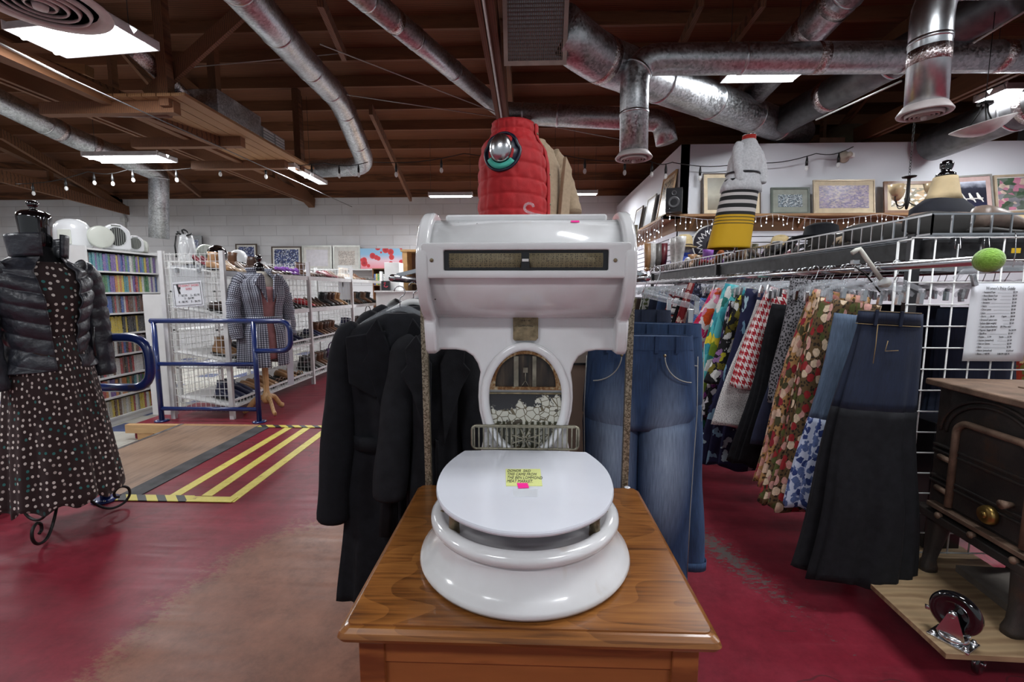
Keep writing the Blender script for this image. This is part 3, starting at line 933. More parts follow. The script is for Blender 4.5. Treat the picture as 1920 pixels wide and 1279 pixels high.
link(nt, ramp(nt, f, [(0.34, (0.075, 0.024, 0.005)), (0.50, (0.20, 0.072, 0.015)), (0.72, (0.31, 0.125, 0.03))]), b.inputs['Base Color'])
bump(nt, b, gr, 0.12, 0.001)
M_oak = m
m2 = woodmat('reddish_oak_panel', (0.13, 0.035, 0.010), (0.30, 0.10, 0.028), (1.5, 8, 8), 0.38, coat=0.2, dist=6.0)
TZ = 0.76
yF, yB, hw = 0.688, 1.268, 0.320
cab = thing('oak_cabinet', 'honey oak cabinet carrying the white porcelain shop scale', 'cabinet', (0, 1.03, 0))
mb = MB()
def rrect(x0, x1, y0, y1, r, z, k=5):
    pts = []
    for cx, cy, a0 in ((x1 - r, y0 + r, -pi / 2), (x1 - r, y1 - r, 0), (x0 + r, y1 - r, pi / 2), (x0 + r, y0 + r, pi)):
        for i in range(k + 1):
            a = a0 + pi / 2 * i / k
            pts.append(Vector((cx + r * cos(a), cy + r * sin(a), z)))
    return pts
rings = []
for ins, z in ((0.030, TZ - 0.045), (0.026, TZ - 0.036), (0.012, TZ - 0.032), (0.004, TZ - 0.026), (0.0, TZ - 0.018), (0.003, TZ - 0.010), (0.010, TZ - 0.0045), (0.014, TZ - 0.003), (0.0145, TZ)):
    rings.append(rrect(-hw + ins, hw - ins, yF + ins, yB - ins, 0.012, z))
mb.loft(rings, smooth=False)
mb.build('top', M_oak, cab, world=True)
bx = hw - 0.028; by0 = yF + 0.028; by1 = yB - 0.02
for sx in (-1, 1):
    for yy in (by0, by1 - 0.045):
        MB().b2((sx * bx, yy, 0), (sx * (bx - 0.045), yy + 0.045, TZ - 0.045)).build('corner_post', M_oak if False else m2, cab, world=True, bevel=0.003)
MB().b2((-bx + 0.045, by0 + 0.006, TZ - 0.085), (bx - 0.045, by0 + 0.03, TZ - 0.045)).build('front_rail', m2, cab, world=True)
MB().b2((-bx + 0.045, by0 + 0.010, 0.10), (bx - 0.045, by0 + 0.028, TZ - 0.085)).build('front_panel', m2, cab, world=True)
for sx in (-1, 1):
    MB().b2((sx * (bx - 0.008), by0 + 0.045, 0.08), (sx * (bx - 0.026), by1 - 0.045, TZ - 0.045)).build('side_panel', m2, cab, world=True)
MB().b2((-bx + 0.045, by1 - 0.03, 0.08), (bx - 0.045, by1 - 0.012, TZ - 0.045)).build('back_panel', m2, cab, world=True)
ps = PZ(1176, 914, TZ)
o = MB().lathe([(0.0001, 0), (0.0085, 0), (0.0085, 0.0006), (0.0001, 0.0006)], 20, ps).build('round_sticker', M_paper)
tag(o, 'tiny round white price sticker on the back right corner of the oak top', 'sticker')
text_obj('price_writing', 'N', 0.007, M_ink, Matrix.Translation(ps + Vector((-0.0025, -0.0025, 0.0008))), o)

# ================================================================ the shop scale
m, nt, b = newmat('white_porcelain_enamel'); setb(b, 0.14, 0.0, spec=0.5, coat=0.4)
v = tc(nt)
n1 = nd(nt, 'TexNoise', {'Vector': v, 'Scale': 7.0, 'Detail': 5.0}).outputs[0]
base = ramp(nt, n1, [(0.3, (0.60, 0.60, 0.60)), (0.7, (0.70, 0.70, 0.71))])
sp = nd(nt, 'TexVoronoi', {'Vector': v, 'Scale': 22.0})
n2 = nd(nt, 'TexNoise', {'Vector': v, 'Scale': 3.0}).outputs[0]
fleck = mth(nt, 'MULTIPLY', mth(nt, 'LESS_THAN', sp.outputs['Distance'], 0.045), mth(nt, 'GREATER_THAN', n2, 0.5))
col = mixc(nt, fleck, base, (0.06, 0.04, 0.03))
v3 = tc(nt, 'Object', (16, 16, 2.2))
n3 = nd(nt, 'TexNoise', {'Vector': v3, 'Scale': 1.0, 'Detail': 4.0}).outputs[0]
col = mixc(nt, ramp(nt, n3, [(0.64, (0, 0, 0)), (0.8, (0.35,) * 3)]), col, (0.45, 0.33, 0.2))
link(nt, col, b.inputs['Base Color'])
link(nt, ramp(nt, n1, [(0.3, (0.10,) * 3), (0.8, (0.2,) * 3)]), b.inputs['Roughness'])
M_porc = m
M_brass = plain('tarnished_brass', (0.22, 0.18, 0.11), 0.45, 0.85, 0.4, 60, 0.3)
M_nick = plain('tarnished_nickel', (0.27, 0.25, 0.19), 0.42, 0.8, 0.45, 30, 0.2)
m, nt, b = newmat('rusty_gilt_frame'); setb(b, 0.5, 0.6)
n1 = nd(nt, 'TexNoise', {'Vector': tc(nt), 'Scale': 45.0, 'Detail': 8.0, 'Roughness': 0.8}).outputs[0]
link(nt, ramp(nt, n1, [(0.36, (0.07, 0.022, 0.008)), (0.5, (0.22, 0.11, 0.04)), (0.62, (0.45, 0.4, 0.27))]), b.inputs['Base Color'])
M_rust = m

sc = thing('shop_scale', 'antique white porcelain shop scale with wide barrel head on the oak cabinet', 'scale', (0, 0.93, TZ))
C0 = (0, 0.93, 0)
# base skirt
MB().lathe([(0.0001, 0.762), (0.205, 0.761), (0.2185, 0.764), (0.2215, 0.771), (0.219, 0.778), (0.206, 0.790), (0.197, 0.803), (0.190, 0.818), (0.1875, 0.832), (0.187, 0.842), (0.0001, 0.842)], 72, C0).build('base_skirt', M_porc, sc, world=True)
MB().b2((-0.10, 1.10, 0.761), (0.10, 1.25, 0.86)).build('base_tail', M_porc, sc, world=True, bevel=0.012, seg=3)
# upper rim (pan)
MB().lathe([(0.0001, 0.84), (0.186, 0.84), (0.1935, 0.842), (0.1975, 0.850), (0.1965, 0.858), (0.190, 0.864), (0.180, 0.867), (0.172, 0.864), (0.166, 0.855), (0.12, 0.853), (0.0001, 0.853)], 72, C0).build('base_rim', M_porc, sc, world=True)
# screws in rim
for px in (834, 1142):
    q = PZ(px, 956, 0.868); q.z = 0.864
    MB().ell(q, (0.005, 0.004, 0.003), 10, 6).build('screw', M_brass, sc, world=True)
# weighing plate outline
outl = [(878, 843), (866, 850), (850, 862), (837, 875), (828, 890), (823, 907), (823, 922), (828, 938), (838, 952), (853, 964), (873, 975), (896, 984), (922, 992), (950, 997), (985, 999.5)]
zp = 0.91
pl = [PZ(x, y, zp) for x, y in outl]
xc = 0 
pts = [Vector((p.x, p.y, 0)) for p in pl]
xm = 0.0
full = [(p.x, p.y) for p in pts] + [(-p.x, p.y) for p in reversed(pts[:-1])]
# smooth
def chaikin(P_, it=2, keep=()):
    for _ in range(it):
        Q = []
        for i in range(len(P_)):
            a, c = P_[i], P_[(i + 1) % len(P_)]
            Q.append((a[0] * .75 + c[0] * .25, a[1] * .75 + c[1] * .25)); Q.append((a[0] * .25 + c[0] * .75, a[1] * .25 + c[1] * .75))
        P_ = Q
    return P_
full = chaikin(full, 1)
def inset(Pn, k):
    return [(x * (1 - k), (y - 0.96) * (1 - k) + 0.96) for x, y in Pn]
rings = [[Vector((x, y, z)) for x, y in inset(full, k)] for k, z in ((0.03, zp - 0.0105), (0.006, zp - 0.0095), (0.0, zp - 0.006), (0.002, zp - 0.003), (0.010, zp))]
M_plate = plain('milk_glass_plate', (0.66, 0.68, 0.74), 0.13, 0, 0.05, 5, coat=0.3)
MB().loft(rings, smooth=False).build('weighing_plate', M_plate, sc, world=True)
for x, y in ((-0.135, 0.83), (0.135, 0.83), (-0.12, 1.03), (0.12, 1.03)):
    MB().lathe([(0.011, 0.855), (0.0095, 0.885), (0.012, 0.8995)], 20, (x, y, 0)).build('plate_post', M_brass, sc, world=True)

# column: front outline from the photo, at depth Yc
Yc = 1.165
def Q(px, py, Y=Yc):
    p = P(px, py, Y); return (p.x, p.z)
half = [(805, 585), (802, 640), (806, 653), (815, 656), (850, 656), (868, 659), (882, 668), (891, 682), (896, 698), (893, 720), (892, 745), (894, 770), (900, 795), (903, 818), (898, 842), (893, 870), (893, 900)]
lp = [Q(x, y) for x, y in half]
xm = Q(981, 700)[0]
lp = [(x - xm, z) for x, z in lp]
zb_ = 0.853
lp = [(x, max(z, zb_)) for x, z in lp]
lp[-1] = (lp[-1][0], zb_)
outline = lp + [(-x, z) for x, z in reversed(lp)]
def prism_bev(poly, y0, y1, bev, mat_, name, parent, seg=3, front_only=True):
    bm = bmesh.new()
    vs = [bm.verts.new((x, y0, z)) for x, z in poly]
    f = bm.faces.new(vs)
    r = bmesh.ops.extrude_face_region(bm, geom=[f])
    nv = [e for e in r['geom'] if isinstance(e, bmesh.types.BMVert)]
    for q in nv: q.co.y = y1
    bmesh.ops.recalc_face_normals(bm, faces=bm.faces)
    ed = [e for e in bm.edges if all(abs(q.co.y - y0) < 1e-6 for q in e.verts)]
    bmesh.ops.bevel(bm, geom=ed, offset=bev, segments=seg, affect='EDGES', profile=0.6)
    me = bpy.data.meshes.new(name); 
    for fc in bm.faces: fc.smooth = True
    bm.to_mesh(me); bm.free()
    me.materials.append(mat_)
    o = bpy.data.objects.new(name, me); COL.objects.link(o)
    inv = parent_world(parent).inverted(); me.transform(inv); o.parent = parent
    md = o.modifiers.new('wn', 'WEIGHTED_NORMAL'); md.keep_sharp = True
    return o
prism_bev(outline, Yc, Yc + 0.085, 0.009, M_porc, 'column', sc, seg=4)
# raised oval lip round the window
ov = []
cxo, czo = 0.0, P(981, 745, Yc).z
oa = (1070 - 893) / 2 / FPX * Yc * 0.965; obt = P(981, 642, Yc).z - czo; obb = czo - P(981, 850, Yc).z
for i in range(64):
    a = 2 * pi * i / 64
    ov.append(Vector((oa * 0.90 * cos(a), Yc - 0.006, czo + (obt * 0.93 if sin(a) > 0 else obb) * sin(a))))
MB().tube(ov, [(0.0115, 0.010)] * 64, 10, closed=True, up=(0, 1, 0)).build('window_lip', M_porc, sc, world=True)
# window: recessed dark back, upper arch glass, lower peeled mirror
wa = (1054 - 911) / 2 / FPX * Yc
zt = P(981, 653, Yc).z; zm = P(981, 730, Yc).z; zm2 = P(981, 737, Yc).z; zl = P(981, 846, Yc).z
arc = [(-wa, zm)] + [(-wa * cos(pi * i / 24), zm + (zt - zm) * sin(pi * i / 24) ** 0.85) for i in range(1, 24)] + [(wa, zm)]
m, nt, b = newmat('dark_scale_interior'); setb(b, 0.5, 0.3)
v = tc(nt, 'Object', (60, 60, 8)); n1 = nd(nt, 'TexNoise', {'Vector': v, 'Scale': 1.0, 'Detail': 5.0}).outputs[0]
link(nt, ramp(nt, n1, [(0.4, (0.012, 0.012, 0.012)), (0.6, (0.05, 0.035, 0.025)), (0.75, (0.12, 0.09, 0.06))]), b.inputs['Base Color'])
MB().prism(arc, Yc - 0.002, Yc - 0.0005).build('window_back', m, sc, world=True)
mech = MB(); mech.b2((-0.030, Yc - 0.006, zm + 0.004), (-0.018, Yc - 0.002, zt - 0.02)); mech.b2((0.018, Yc - 0.006, zm + 0.004), (0.028, Yc - 0.002, zt - 0.02))
mech.b2((-0.006, Yc - 0.007, zm + 0.045), (0.006, Yc - 0.002, zm + 0.058)); mech.cyl((0, Yc - 0.004, zm + 0.045), (0, Yc - 0.004, zm + 0.022), 0.0015, 6)
mech.cyl((0, Yc - 0.004, zm + 0.024), (-0.012, Yc - 0.004, zm + 0.006), 0.001, 6); mech.cyl((0, Yc - 0.004, zm + 0.024), (0.010, Yc - 0.004, zm + 0.006), 0.001, 6)
mech.build('mechanism', M_nick, sc, world=True)
inn = [(x * 0.80, zm + 0.008 + (z - zm) * 0.80) for x, z in arc]
fr = MB(); n_ = len(arc)
vs = [(x, Yc - 0.009, z) for x, z in arc] + [(x, Yc - 0.009, z) for x, z in inn] + [(x, Yc - 0.001, z) for x, z in arc] + [(x, Yc - 0.001, z) for x, z in inn]
fs = []
for i in range(n_):
    j = (i + 1) % n_
    fs += [(i, j, n_ + j, n_ + i), (2 * n_ + i, 3 * n_ + i, 3 * n_ + j, 2 * n_ + j), (i, 2 * n_ + i, 2 * n_ + j, j), (n_ + i, n_ + j, 3 * n_ + j, 3 * n_ + i)]
fr.add(vs, fs); fr.build('window_frame', M_rust, sc, world=True)
MB().prism(inn, Yc - 0.0085, Yc - 0.0078).build('window_glass', M_glassclear, sc, world=True)
low = [(wa, zm2), (wa * 0.995, zm2 - 0.02)] + [(wa * cos(a), zm2 - 0.02 - (zm2 - 0.02 - zl) * sin(a)) for a in [pi * i / 24 for i in range(1, 24)]] + [(-wa * 0.995, zm2 - 0.02), (-wa, zm2)]
m, nt, b = newmat('peeling_mirror_backing'); setb(b, 0.22, 0.0)
t = nd(nt, 'TexCoord'); s_ = nd(nt, 'SeparateXYZ', {0: t.outputs['Object']})
n1 = nd(nt, 'TexNoise', {'Vector': t.outputs['Object'], 'Scale': 26.0, 'Detail': 8.0, 'Roughness': 0.65}).outputs[0]
zz = mth(nt, 'SUBTRACT', s_.outputs[2], zm2 - 0.030 - TZ)      # height above the paint line
k = mth(nt, 'ADD', mth(nt, 'MULTIPLY', zz, 7.0), n1)
k = mth(nt, 'ADD', k, mth(nt, 'MULTIPLY', s_.outputs[0], -1.2))
bl = ramp(nt, k, [(0.50, (0, 0, 0)), (0.52, (1, 1, 1))])
vc = nd(nt, 'TexVoronoi', {'Vector': t.outputs['Object'], 'Scale': 60.0}, feature='DISTANCE_TO_EDGE').outputs[0]
wh = mixc(nt, mth(nt, 'LESS_THAN', vc, 0.05), (0.50, 0.49, 0.42), (0.12, 0.10, 0.06))
bands = mth(nt, 'MULTIPLY', mth(nt, 'LESS_THAN', s_.outputs[2], zm2 - 0.075 - TZ), mth(nt, 'GREATER_THAN', mth(nt, 'SINE', mth(nt, 'MULTIPLY', s_.outputs[0], 420.0)), -0.1))
wh = mixc(nt, bands, wh, (0.05, 0.05, 0.03))
wh = mixc(nt, mth(nt, 'GREATER_THAN', nd(nt, 'TexNoise', {'Vector': t.outputs['Object'], 'Scale': 34.0, 'Detail': 6.0}).outputs[0], 0.64), wh, (0.07, 0.06, 0.045))
link(nt, mixc(nt, bl, wh, (0.022, 0.022, 0.024)), b.inputs['Base Color'])
MB().prism(low, Yc - 0.003, Yc - 0.0005).build('lower_glass', m, sc, world=True)
rim = [Vector((x, Yc - 0.004, z)) for x, z in low]
MB().tube(rim, 0.0025, 6, closed=True, up=(0, 1, 0)).build('lower_frame', M_brass, sc, world=True)

# barrel head; axis along X
Yh, Zh, Rh = 1.185, 1.373, 0.125
Lh = 0.227
def sect(r, z0=None, k=40):
    return [(Yh + r * cos(2 * pi * i / k), Zh + r * sin(2 * pi * i / k)) for i in range(k)]
MB().prism(sect(Rh), -Lh, Lh, 'YZ', smooth=True).build('barrel', M_porc, sc, world=True)
# flat crown on the top
MB().b2((-0.20, Yh - 0.035, Zh + Rh - 0.008), (0.20, Yh + 0.05, Zh + Rh + 0.010)).build('crown', M_porc, sc, world=True, bevel=0.007, seg=3)
# lower housing behind the neck of the barrel (rounded shoulders)
def caps(sx):
    # side cheek: round above, narrowing to the shoulder below
    pts = []
    R2 = Rh + 0.018
    for i in range(27):
        a = radians(-62 + i * (304 / 26.0))
        pts.append((Yh + R2 * cos(a) * 1.0, Zh + R2 * sin(a)))
    zlow = P(808, 664, 1.13).z
    pts += [(Yh - 0.070, Zh - 0.135), (Yh - 0.055, zlow + 0.01), (Yh - 0.045, zlow), (Yh + 0.05, zlow), (Yh + 0.06, zlow + 0.02)]
    x0, x1 = sx * (Lh - 0.004), sx * (Lh + 0.026)
    o = MB().prism(pts, x0, x1, 'YZ').build('side_cheek', M_porc, sc, world=True, bevel=0.010, seg=4, angle=50)
    return o
caps(-1); caps(1)
# face bezel, flat panel with rounded ends
def rr(x0, x1, z0, z1, r, k=6):
    pts = []
    for cx, cz, a0 in ((x1 - r, z0 + r, -pi / 2), (x1 - r, z1 - r, 0), (x0 + r, z1 - r, pi / 2), (x0 + r, z0 + r, pi)):
        for i in range(k + 1):
            a = a0 + pi / 2 * i / k
            pts.append((cx + r * cos(a), cz + r * sin(a)))
    return pts
Yb = 1.048
bz0, bz1 = P(985, 522, Yb).z, P(985, 454, Yb).z
bxh = (1180 - 790) / 2 / FPX * Yb
wx = (1140 - 834) / 2 / FPX * Yb; wz0, wz1 = P(985, 507, Yb).z, P(985, 468.5, Yb).z
bm = bmesh.new()
def loopv(pts, y): return [bm.verts.new((x, y, z)) for x, z in pts]
N_ = 28
o1 = rr(-bxh, bxh, bz0, bz1, 0.009); i1 = rr(-wx, wx, wz0, wz1, 0.004)
outF = loopv([(x * 0.994, (z - (bz0 + bz1) / 2) * 0.95 + (bz0 + bz1) / 2) for x, z in o1], Yb)
outM = loopv(o1, Yb + 0.005); outB = loopv([(x, z) for x, z in o1], Yb + 0.05)
inF = loopv([(x * 1.008, (z - (wz0 + wz1) / 2) * 1.08 + (wz0 + wz1) / 2) for x, z in i1], Yb); inM = loopv(i1, Yb + 0.004); inB = loopv(i1, Yb + 0.03)
chain = [outB, outM, outF, inF, inM, inB]
for A, B in zip(chain, chain[1:]):
    for i in range(len(A)):
        j = (i + 1) % len(A)
        f_ = bm.faces.new((A[i], A[j], B[j], B[i])); f_.smooth = True
bmesh.ops.recalc_face_normals(bm, faces=bm.faces)
me = bpy.data.meshes.new('face_bezel'); bm.to_mesh(me); bm.free(); me.materials.append(M_porc)
me.transform(parent_world(sc).inverted())
o = bpy.data.objects.new('face_bezel', me); COL.objects.link(o); o.parent = sc
md = o.modifiers.new('wn', 'WEIGHTED_NORMAL')
for px in (814, 1159):
    MB().ell(P(px, 488, Yb - 0.001), (0.0045, 0.003, 0.0045), 12, 8).build('screw', M_brass, sc, world=True)
# price drum behind the glass
m, nt, b = newmat('yellowed_price_chart'); setb(b, 0.6)
t = nd(nt, 'TexCoord'); s_ = nd(nt, 'SeparateXYZ', {0: t.outputs['Object']})
colx = mth(nt, 'FRACT', mth(nt, 'MULTIPLY', s_.outputs[0], 92.0)); 
rowz = mth(nt, 'FRACT', mth(nt, 'MULTIPLY', s_.outputs[2], 210.0))
nn = nd(nt, 'TexNoise', {'Vector': nd(nt, 'Mapping', {'Vector': t.outputs['Object'], 'Scale': (420, 1, 420)}).outputs[0], 'Scale': 1.0}).outputs[0]
ink = mth(nt, 'MULTIPLY', mth(nt, 'GREATER_THAN', nn, 0.52), mth(nt, 'MULTIPLY', mth(nt, 'GREATER_THAN', rowz, 0.35), mth(nt, 'GREATER_THAN', colx, 0.25)))
link(nt, mixc(nt, ink, (0.20, 0.165, 0.09), (0.035, 0.03, 0.02)), b.inputs['Base Color'])
M_chart = m
zc = (wz0 + wz1) / 2
for x0, x1 in ((-wx + 0.012, -0.010), (0.008, wx - 0.012)):
    MB().prism([(Yb + 0.036 + 0.032 * cos(2 * pi * i / 32), zc + 0.032 * sin(2 * pi * i / 32)) for i in range(32)], x0, x1, 'YZ', smooth=True).build('chart_drum', M_chart, sc, world=True)
MB().b2((-wx - 0.002, Yb + 0.0085, wz0 - 0.003), (wx + 0.002, Yb + 0.010, wz1 + 0.003)).build('window_back', M_black, sc, world=True)
ptr = MB(); ptr.b2((-0.008, Yb + 0.001, zc - 0.003), (0.007, Yb + 0.002, zc + 0.003)); ptr.build('pointer', M_whitemetal, sc, world=True)
MB().b2((-0.010, Yb + 0.002, wz0), (0.009, Yb + 0.006, zc - 0.004)).build('pointer_block', M_black, sc, world=True)
MB().b2((-wx, Yb + 0.0002, wz0), (wx, Yb + 0.0008, wz1)).build('face_glass', M_glassclear, sc, world=True)
# maker plate
zn0, zn1 = P(984, 638, Yc).z, P(984, 579, Yc - 0.02).z
xn = 23.5 / FPX * Yc
npz = MB(); npz.prism([(-xn, zn0 + 0.004), (-xn + 0.004, zn0), (xn - 0.006, zn0), (xn, zn0 + 0.006), (xn, zn1), (-xn, zn1)], Yc - 0.009, Yc - 0.001)
pn = npz.build('maker_plate', M_brass, sc, world=True)
MBt = MB()
T0 = parent_world(sc).inverted()
RX = Matrix.Rotation(pi / 2, 4, 'X')
for i, (s0, sz, dz) in enumerate((('CAPACITY', 0.0065, 0.022), ('24 lb 1 oz', 0.006, 0.032), ('COMPUTING', 0.0065, 0.046))):
    to = text_obj('plate_text', s0, sz, M_ink, T0 @ Matrix.Translation((0.0, Yc - 0.0095, zn1 - dz)) @ RX, sc, 'CENTER')
    to.parent = pn; to.matrix_parent_inverse = Matrix()
for sx in (-1, 1):
    MB().ell((sx * (xn - 0.004), Yc - 0.010, (zn0 + zn1) / 2 - 0.002), (0.002, 0.0015, 0.002), 8, 6).build('rivet', M_brass, sc, world=True)
# pierced metal guard at the back of the plate
Yg = 1.150
gx = (1083 - 877) / 2 / FPX * Yg; gz0 = zp - 0.001; gz1 = P(980, 799, Yg).z
gd = MB()
fr_ = rr(-gx, gx, gz0, gz1, 0.012)
gd.tube([Vector((x, Yg, z)) for x, z in fr_], 0.0035, 6, closed=True, up=(0, 1, 0))
gd.b2((-gx + 0.01, Yg - 0.003, gz1 - 0.004), (gx - 0.01, Yg + 0.003, gz1 + 0.003))
NB = 23
for i in range(NB):
    x = -gx + 2 * gx * (i + 0.5) / NB
    if abs(x) < 0.022: continue
    gd.b2((x - 0.0016, Yg - 0.0025, gz0), (x + 0.0016, Yg + 0.0025, gz1))
zc2 = (gz0 + gz1) / 2 - 0.004
gd.tube([Vector((0.006 * cos(a), Yg - 0.002, zc2 + 0.006 * sin(a))) for a in [2 * pi * i / 16 for i in range(16)]], 0.0016, 6, closed=True, up=(0, 1, 0))
for i in range(8):
    a = 2 * pi * i / 8 + pi / 8
    gd.bar((0.006 * cos(a), Yg, zc2 + 0.006 * sin(a)), (0.034 * cos(a) * (1.15 if abs(cos(a)) > 0.5 else 0.9), Yg, zc2 + 0.030 * sin(a)), 0.004, 0.003)
gd.build('plate_guard', M_nick, sc, world=True)

# things lying on the scale
def note_obj():
    a = PZ(948, 880, zp); b_ = PZ(1013, 880, zp); c_ = PZ(1017, 912, zp); d_ = PZ(949, 912, zp)
    mb = MB()
    lo = [a, b_, c_, d_]
    mb.add([p + Vector((0, 0, 0.0003)) for p in lo] + [p + Vector((0, 0, 0.0009)) for p in lo], [(3, 2, 1, 0), (4, 5, 6, 7), (0, 1, 5, 4), (1, 2, 6, 5), (2, 3, 7, 6), (3, 0, 4, 7)])
    o = tag(mb.build('handwritten_note', plain('yellow_note_paper', (0.62, 0.66, 0.25), 0.7, 0, 0.05, 8)), 'yellow handwritten paper note in the middle of the scale plate', 'note')
    w = (b_ - a).length; h = abs(a.y - d_.y)
    for i, s0 in enumerate(('DONOR  SAID', 'THIS CAME FROM', 'THE BEN LOMMOND', 'MEAT MARKET.')):
        text_obj('handwriting', s0, h * 0.225, M_ink, Matrix.Translation(Vector((a.x + w * 0.05 + i * 0.0005, a.y - h * (0.19 + 0.205 * i), zp + 0.001))) @ Matrix.Scale(0.40, 4, (1, 0, 0)), o, shear=0.25)
    return o
note_obj()
M_pink = plain('hot_pink_sticker', (0.85, 0.015, 0.28), 0.6, 0, 0.05, 10)
def flatq(name, pts, z, th, mt_, label, cat):
    lo = [PZ(x, y, z) for x, y in pts]
    mb = MB()
    n = len(lo)
    mb.add([p + Vector((0, 0, 0.0001)) for p in lo] + [p + Vector((0, 0, th)) for p in lo], [tuple(range(n))[::-1], tuple(range(n, 2 * n))] + [(i, (i + 1) % n, (i + 1) % n + n, i + n) for i in range(n)])
    return tag(mb.build(name, mt_), label, cat)
flatq('pink_sticker', [(969, 906), (989, 906), (992, 915), (972, 916)], zp + 0.001, 0.0006, M_pink, 'small hot pink sticker on the lower edge of the yellow note', 'sticker')
M_tape = glassy('clear_tape', (0.8, 0.82, 0.84), 0.35, 0.3)
flatq('clear_tape', [(962, 917), (1008, 917), (1008, 932), (962, 932)], zp + 0.0002, 0.0004, M_tape, 'strip of clear tape on the scale plate below the yellow note', 'tape')
o = MB(); pk = P(1075, 417, 1.13)
rr1 = Rh + 0.001
a0 = None
# pink sticker on the barrel top
for_a = [radians(114), radians(119)]
q0 = []
for a in for_a:
    for x in (0.103, 0.123):
        q0.append(Vector((x, Yh + rr1 * cos(a), Zh + rr1 * sin(a))))
o.add(q0 + [q + Vector((0, -0.0004, 0.0008)) for q in q0], [(0, 1, 3, 2), (4, 6, 7, 5), (0, 4, 5, 1), (2, 3, 7, 6), (0, 2, 6, 4), (1, 5, 7, 3)])
tag(o.build('pink_sticker', M_pink), 'small hot pink sticker on top of the scale barrel at right', 'sticker')

# clear plastic hanger lying on top of the head
def clear_hanger_tip():
    t = thing('clear_hanger', 'clear plastic hanger end lying on top of the white scale head', 'hanger', P(1000, 400, 1.2))
    c = P(992, 397, 1.2)
    p = [c + Vector((0.012 * cos(a), 0, 0.010 + 0.011 * sin(a))) for a in [radians(10 + i * 30) for i in range(9)]]
    p += [c + Vector((0.018, 0.0, -0.008)), c + Vector((0.05, 0.01, -0.012))]
    MB().tube(p, [(0.0035, 0.005)] * len(p), 8, up=(0, 1, 0)).build('hook', M_plasticclear, t, world=True)
    MB().tube([c + Vector((0.018, 0, -0.008)), c + Vector((0.03, 0.02, -0.006)), c + Vector((0.055, 0.06, -0.01))], 0.004, 8).build('arm', M_plasticclear, t, world=True)
clear_hanger_tip()

sc.location.x = -0.006
# ================================================================ rack behind the scale
m, nt, b = newmat('gold_speckled_tube'); setb(b, 0.35, 0.5)
n1 = nd(nt, 'TexVoronoi', {'Vector': tc(nt), 'Scale': 260.0})
link(nt, ramp(nt, nd(nt, 'SeparateColor', {'Color': n1.outputs['Color']}).outputs[0], [(0.2, (0.12, 0.095, 0.06)), (0.8, (0.38, 0.33, 0.24))]), b.inputs['Base Color'])
M_gold = m
rk = thing('garment_rack', 'four post garment rack with speckled gold posts behind the scale', 'garment rack', (0, 1.7, 0))
zr = 1.60
lean = lambda sx: (sx * 0.289, sx * 0.312)
for sx in (-1, 1):
    x0 = P(808 if sx < 0 else 1167, 905, 1.30).x; x1 = x0 + sx * 0.012
    MB().tube([(x0, 1.30, 0), (x1, 1.30, 1.50)], 0.0125, 4, phase=pi / 4, smooth=False).build('post', M_gold, rk, world=True)
    MB().tube([(sx * 0.30, 2.62, 0), (sx * 0.30, 2.62, zr)], 0.0125, 4, phase=pi / 4, smooth=False).build('post', M_gold, rk, world=True)
    MB().b2((sx * 0.33, 1.28, 0.0), (sx * 0.27, 2.68, 0.03)).build('foot_bar', M_gold, rk, world=True)
    xr = -0.43 if sx < 0 else 0.37
    MB().cyl((xr, 1.44, 1.36), (xr, 2.6, 1.36), 0.012, 12).build('hanging_rail', M_chrome, rk, world=True)
    for yy in (1.5, 2.55):
        MB().bar((sx * 0.30, yy, 1.40), (xr, yy, 1.37), 0.02, 0.012).build('rail_arm', M_chrome, rk, world=True)
MB().b2((-0.34, 2.05, zr - 0.02), (0.36, 2.70, zr + 0.0)).build('top_shelf', M_whitemetal, rk, world=True)
pz1 = 1.30
M_tanboard = plain('tan_hardboard', (0.36, 0.25, 0.19), 0.7, 0, 0.05, 4)
cb = MB(); cb.b2((-0.235, 1.60, 0.25), (0.225, 1.615, P(985, 684, 1.6).z)); cb.build('back_board', M_tanboard, rk, world=True)
MB().b2((-0.235, 1.598, P(985, 684, 1.6).z), (0.225, 1.617, P(985, 680, 1.6).z)).build('board_trim', M_black, rk, world=True)
MB().b2((-0.235, 1.60, P(985, 680, 1.6).z), (0.225, 1.615, pz1)).build('back_board', plain('pale_tan_hardboard', (0.50, 0.41, 0.34), 0.7, 0, 0.05, 4), rk, world=True)
# ================================================================ clothing
M_blackcloth = plain('black_wool_cloth', (0.006, 0.0065, 0.009), 0.9, 0, 0.3, 30, 0.2, spec=0.25)
M_blackcloth2 = plain('black_cotton_cloth', (0.009, 0.0095, 0.012), 0.85, 0, 0.3, 30, 0.2, spec=0.25)
M_leather = plain('black_leather', (0.012, 0.012, 0.013), 0.35, 0, 0.3, 25, 0.3)
M_whitecloth = plain('white_cotton_cloth', (0.55, 0.55, 0.57), 0.9, 0, 0.08, 20, 0.2)

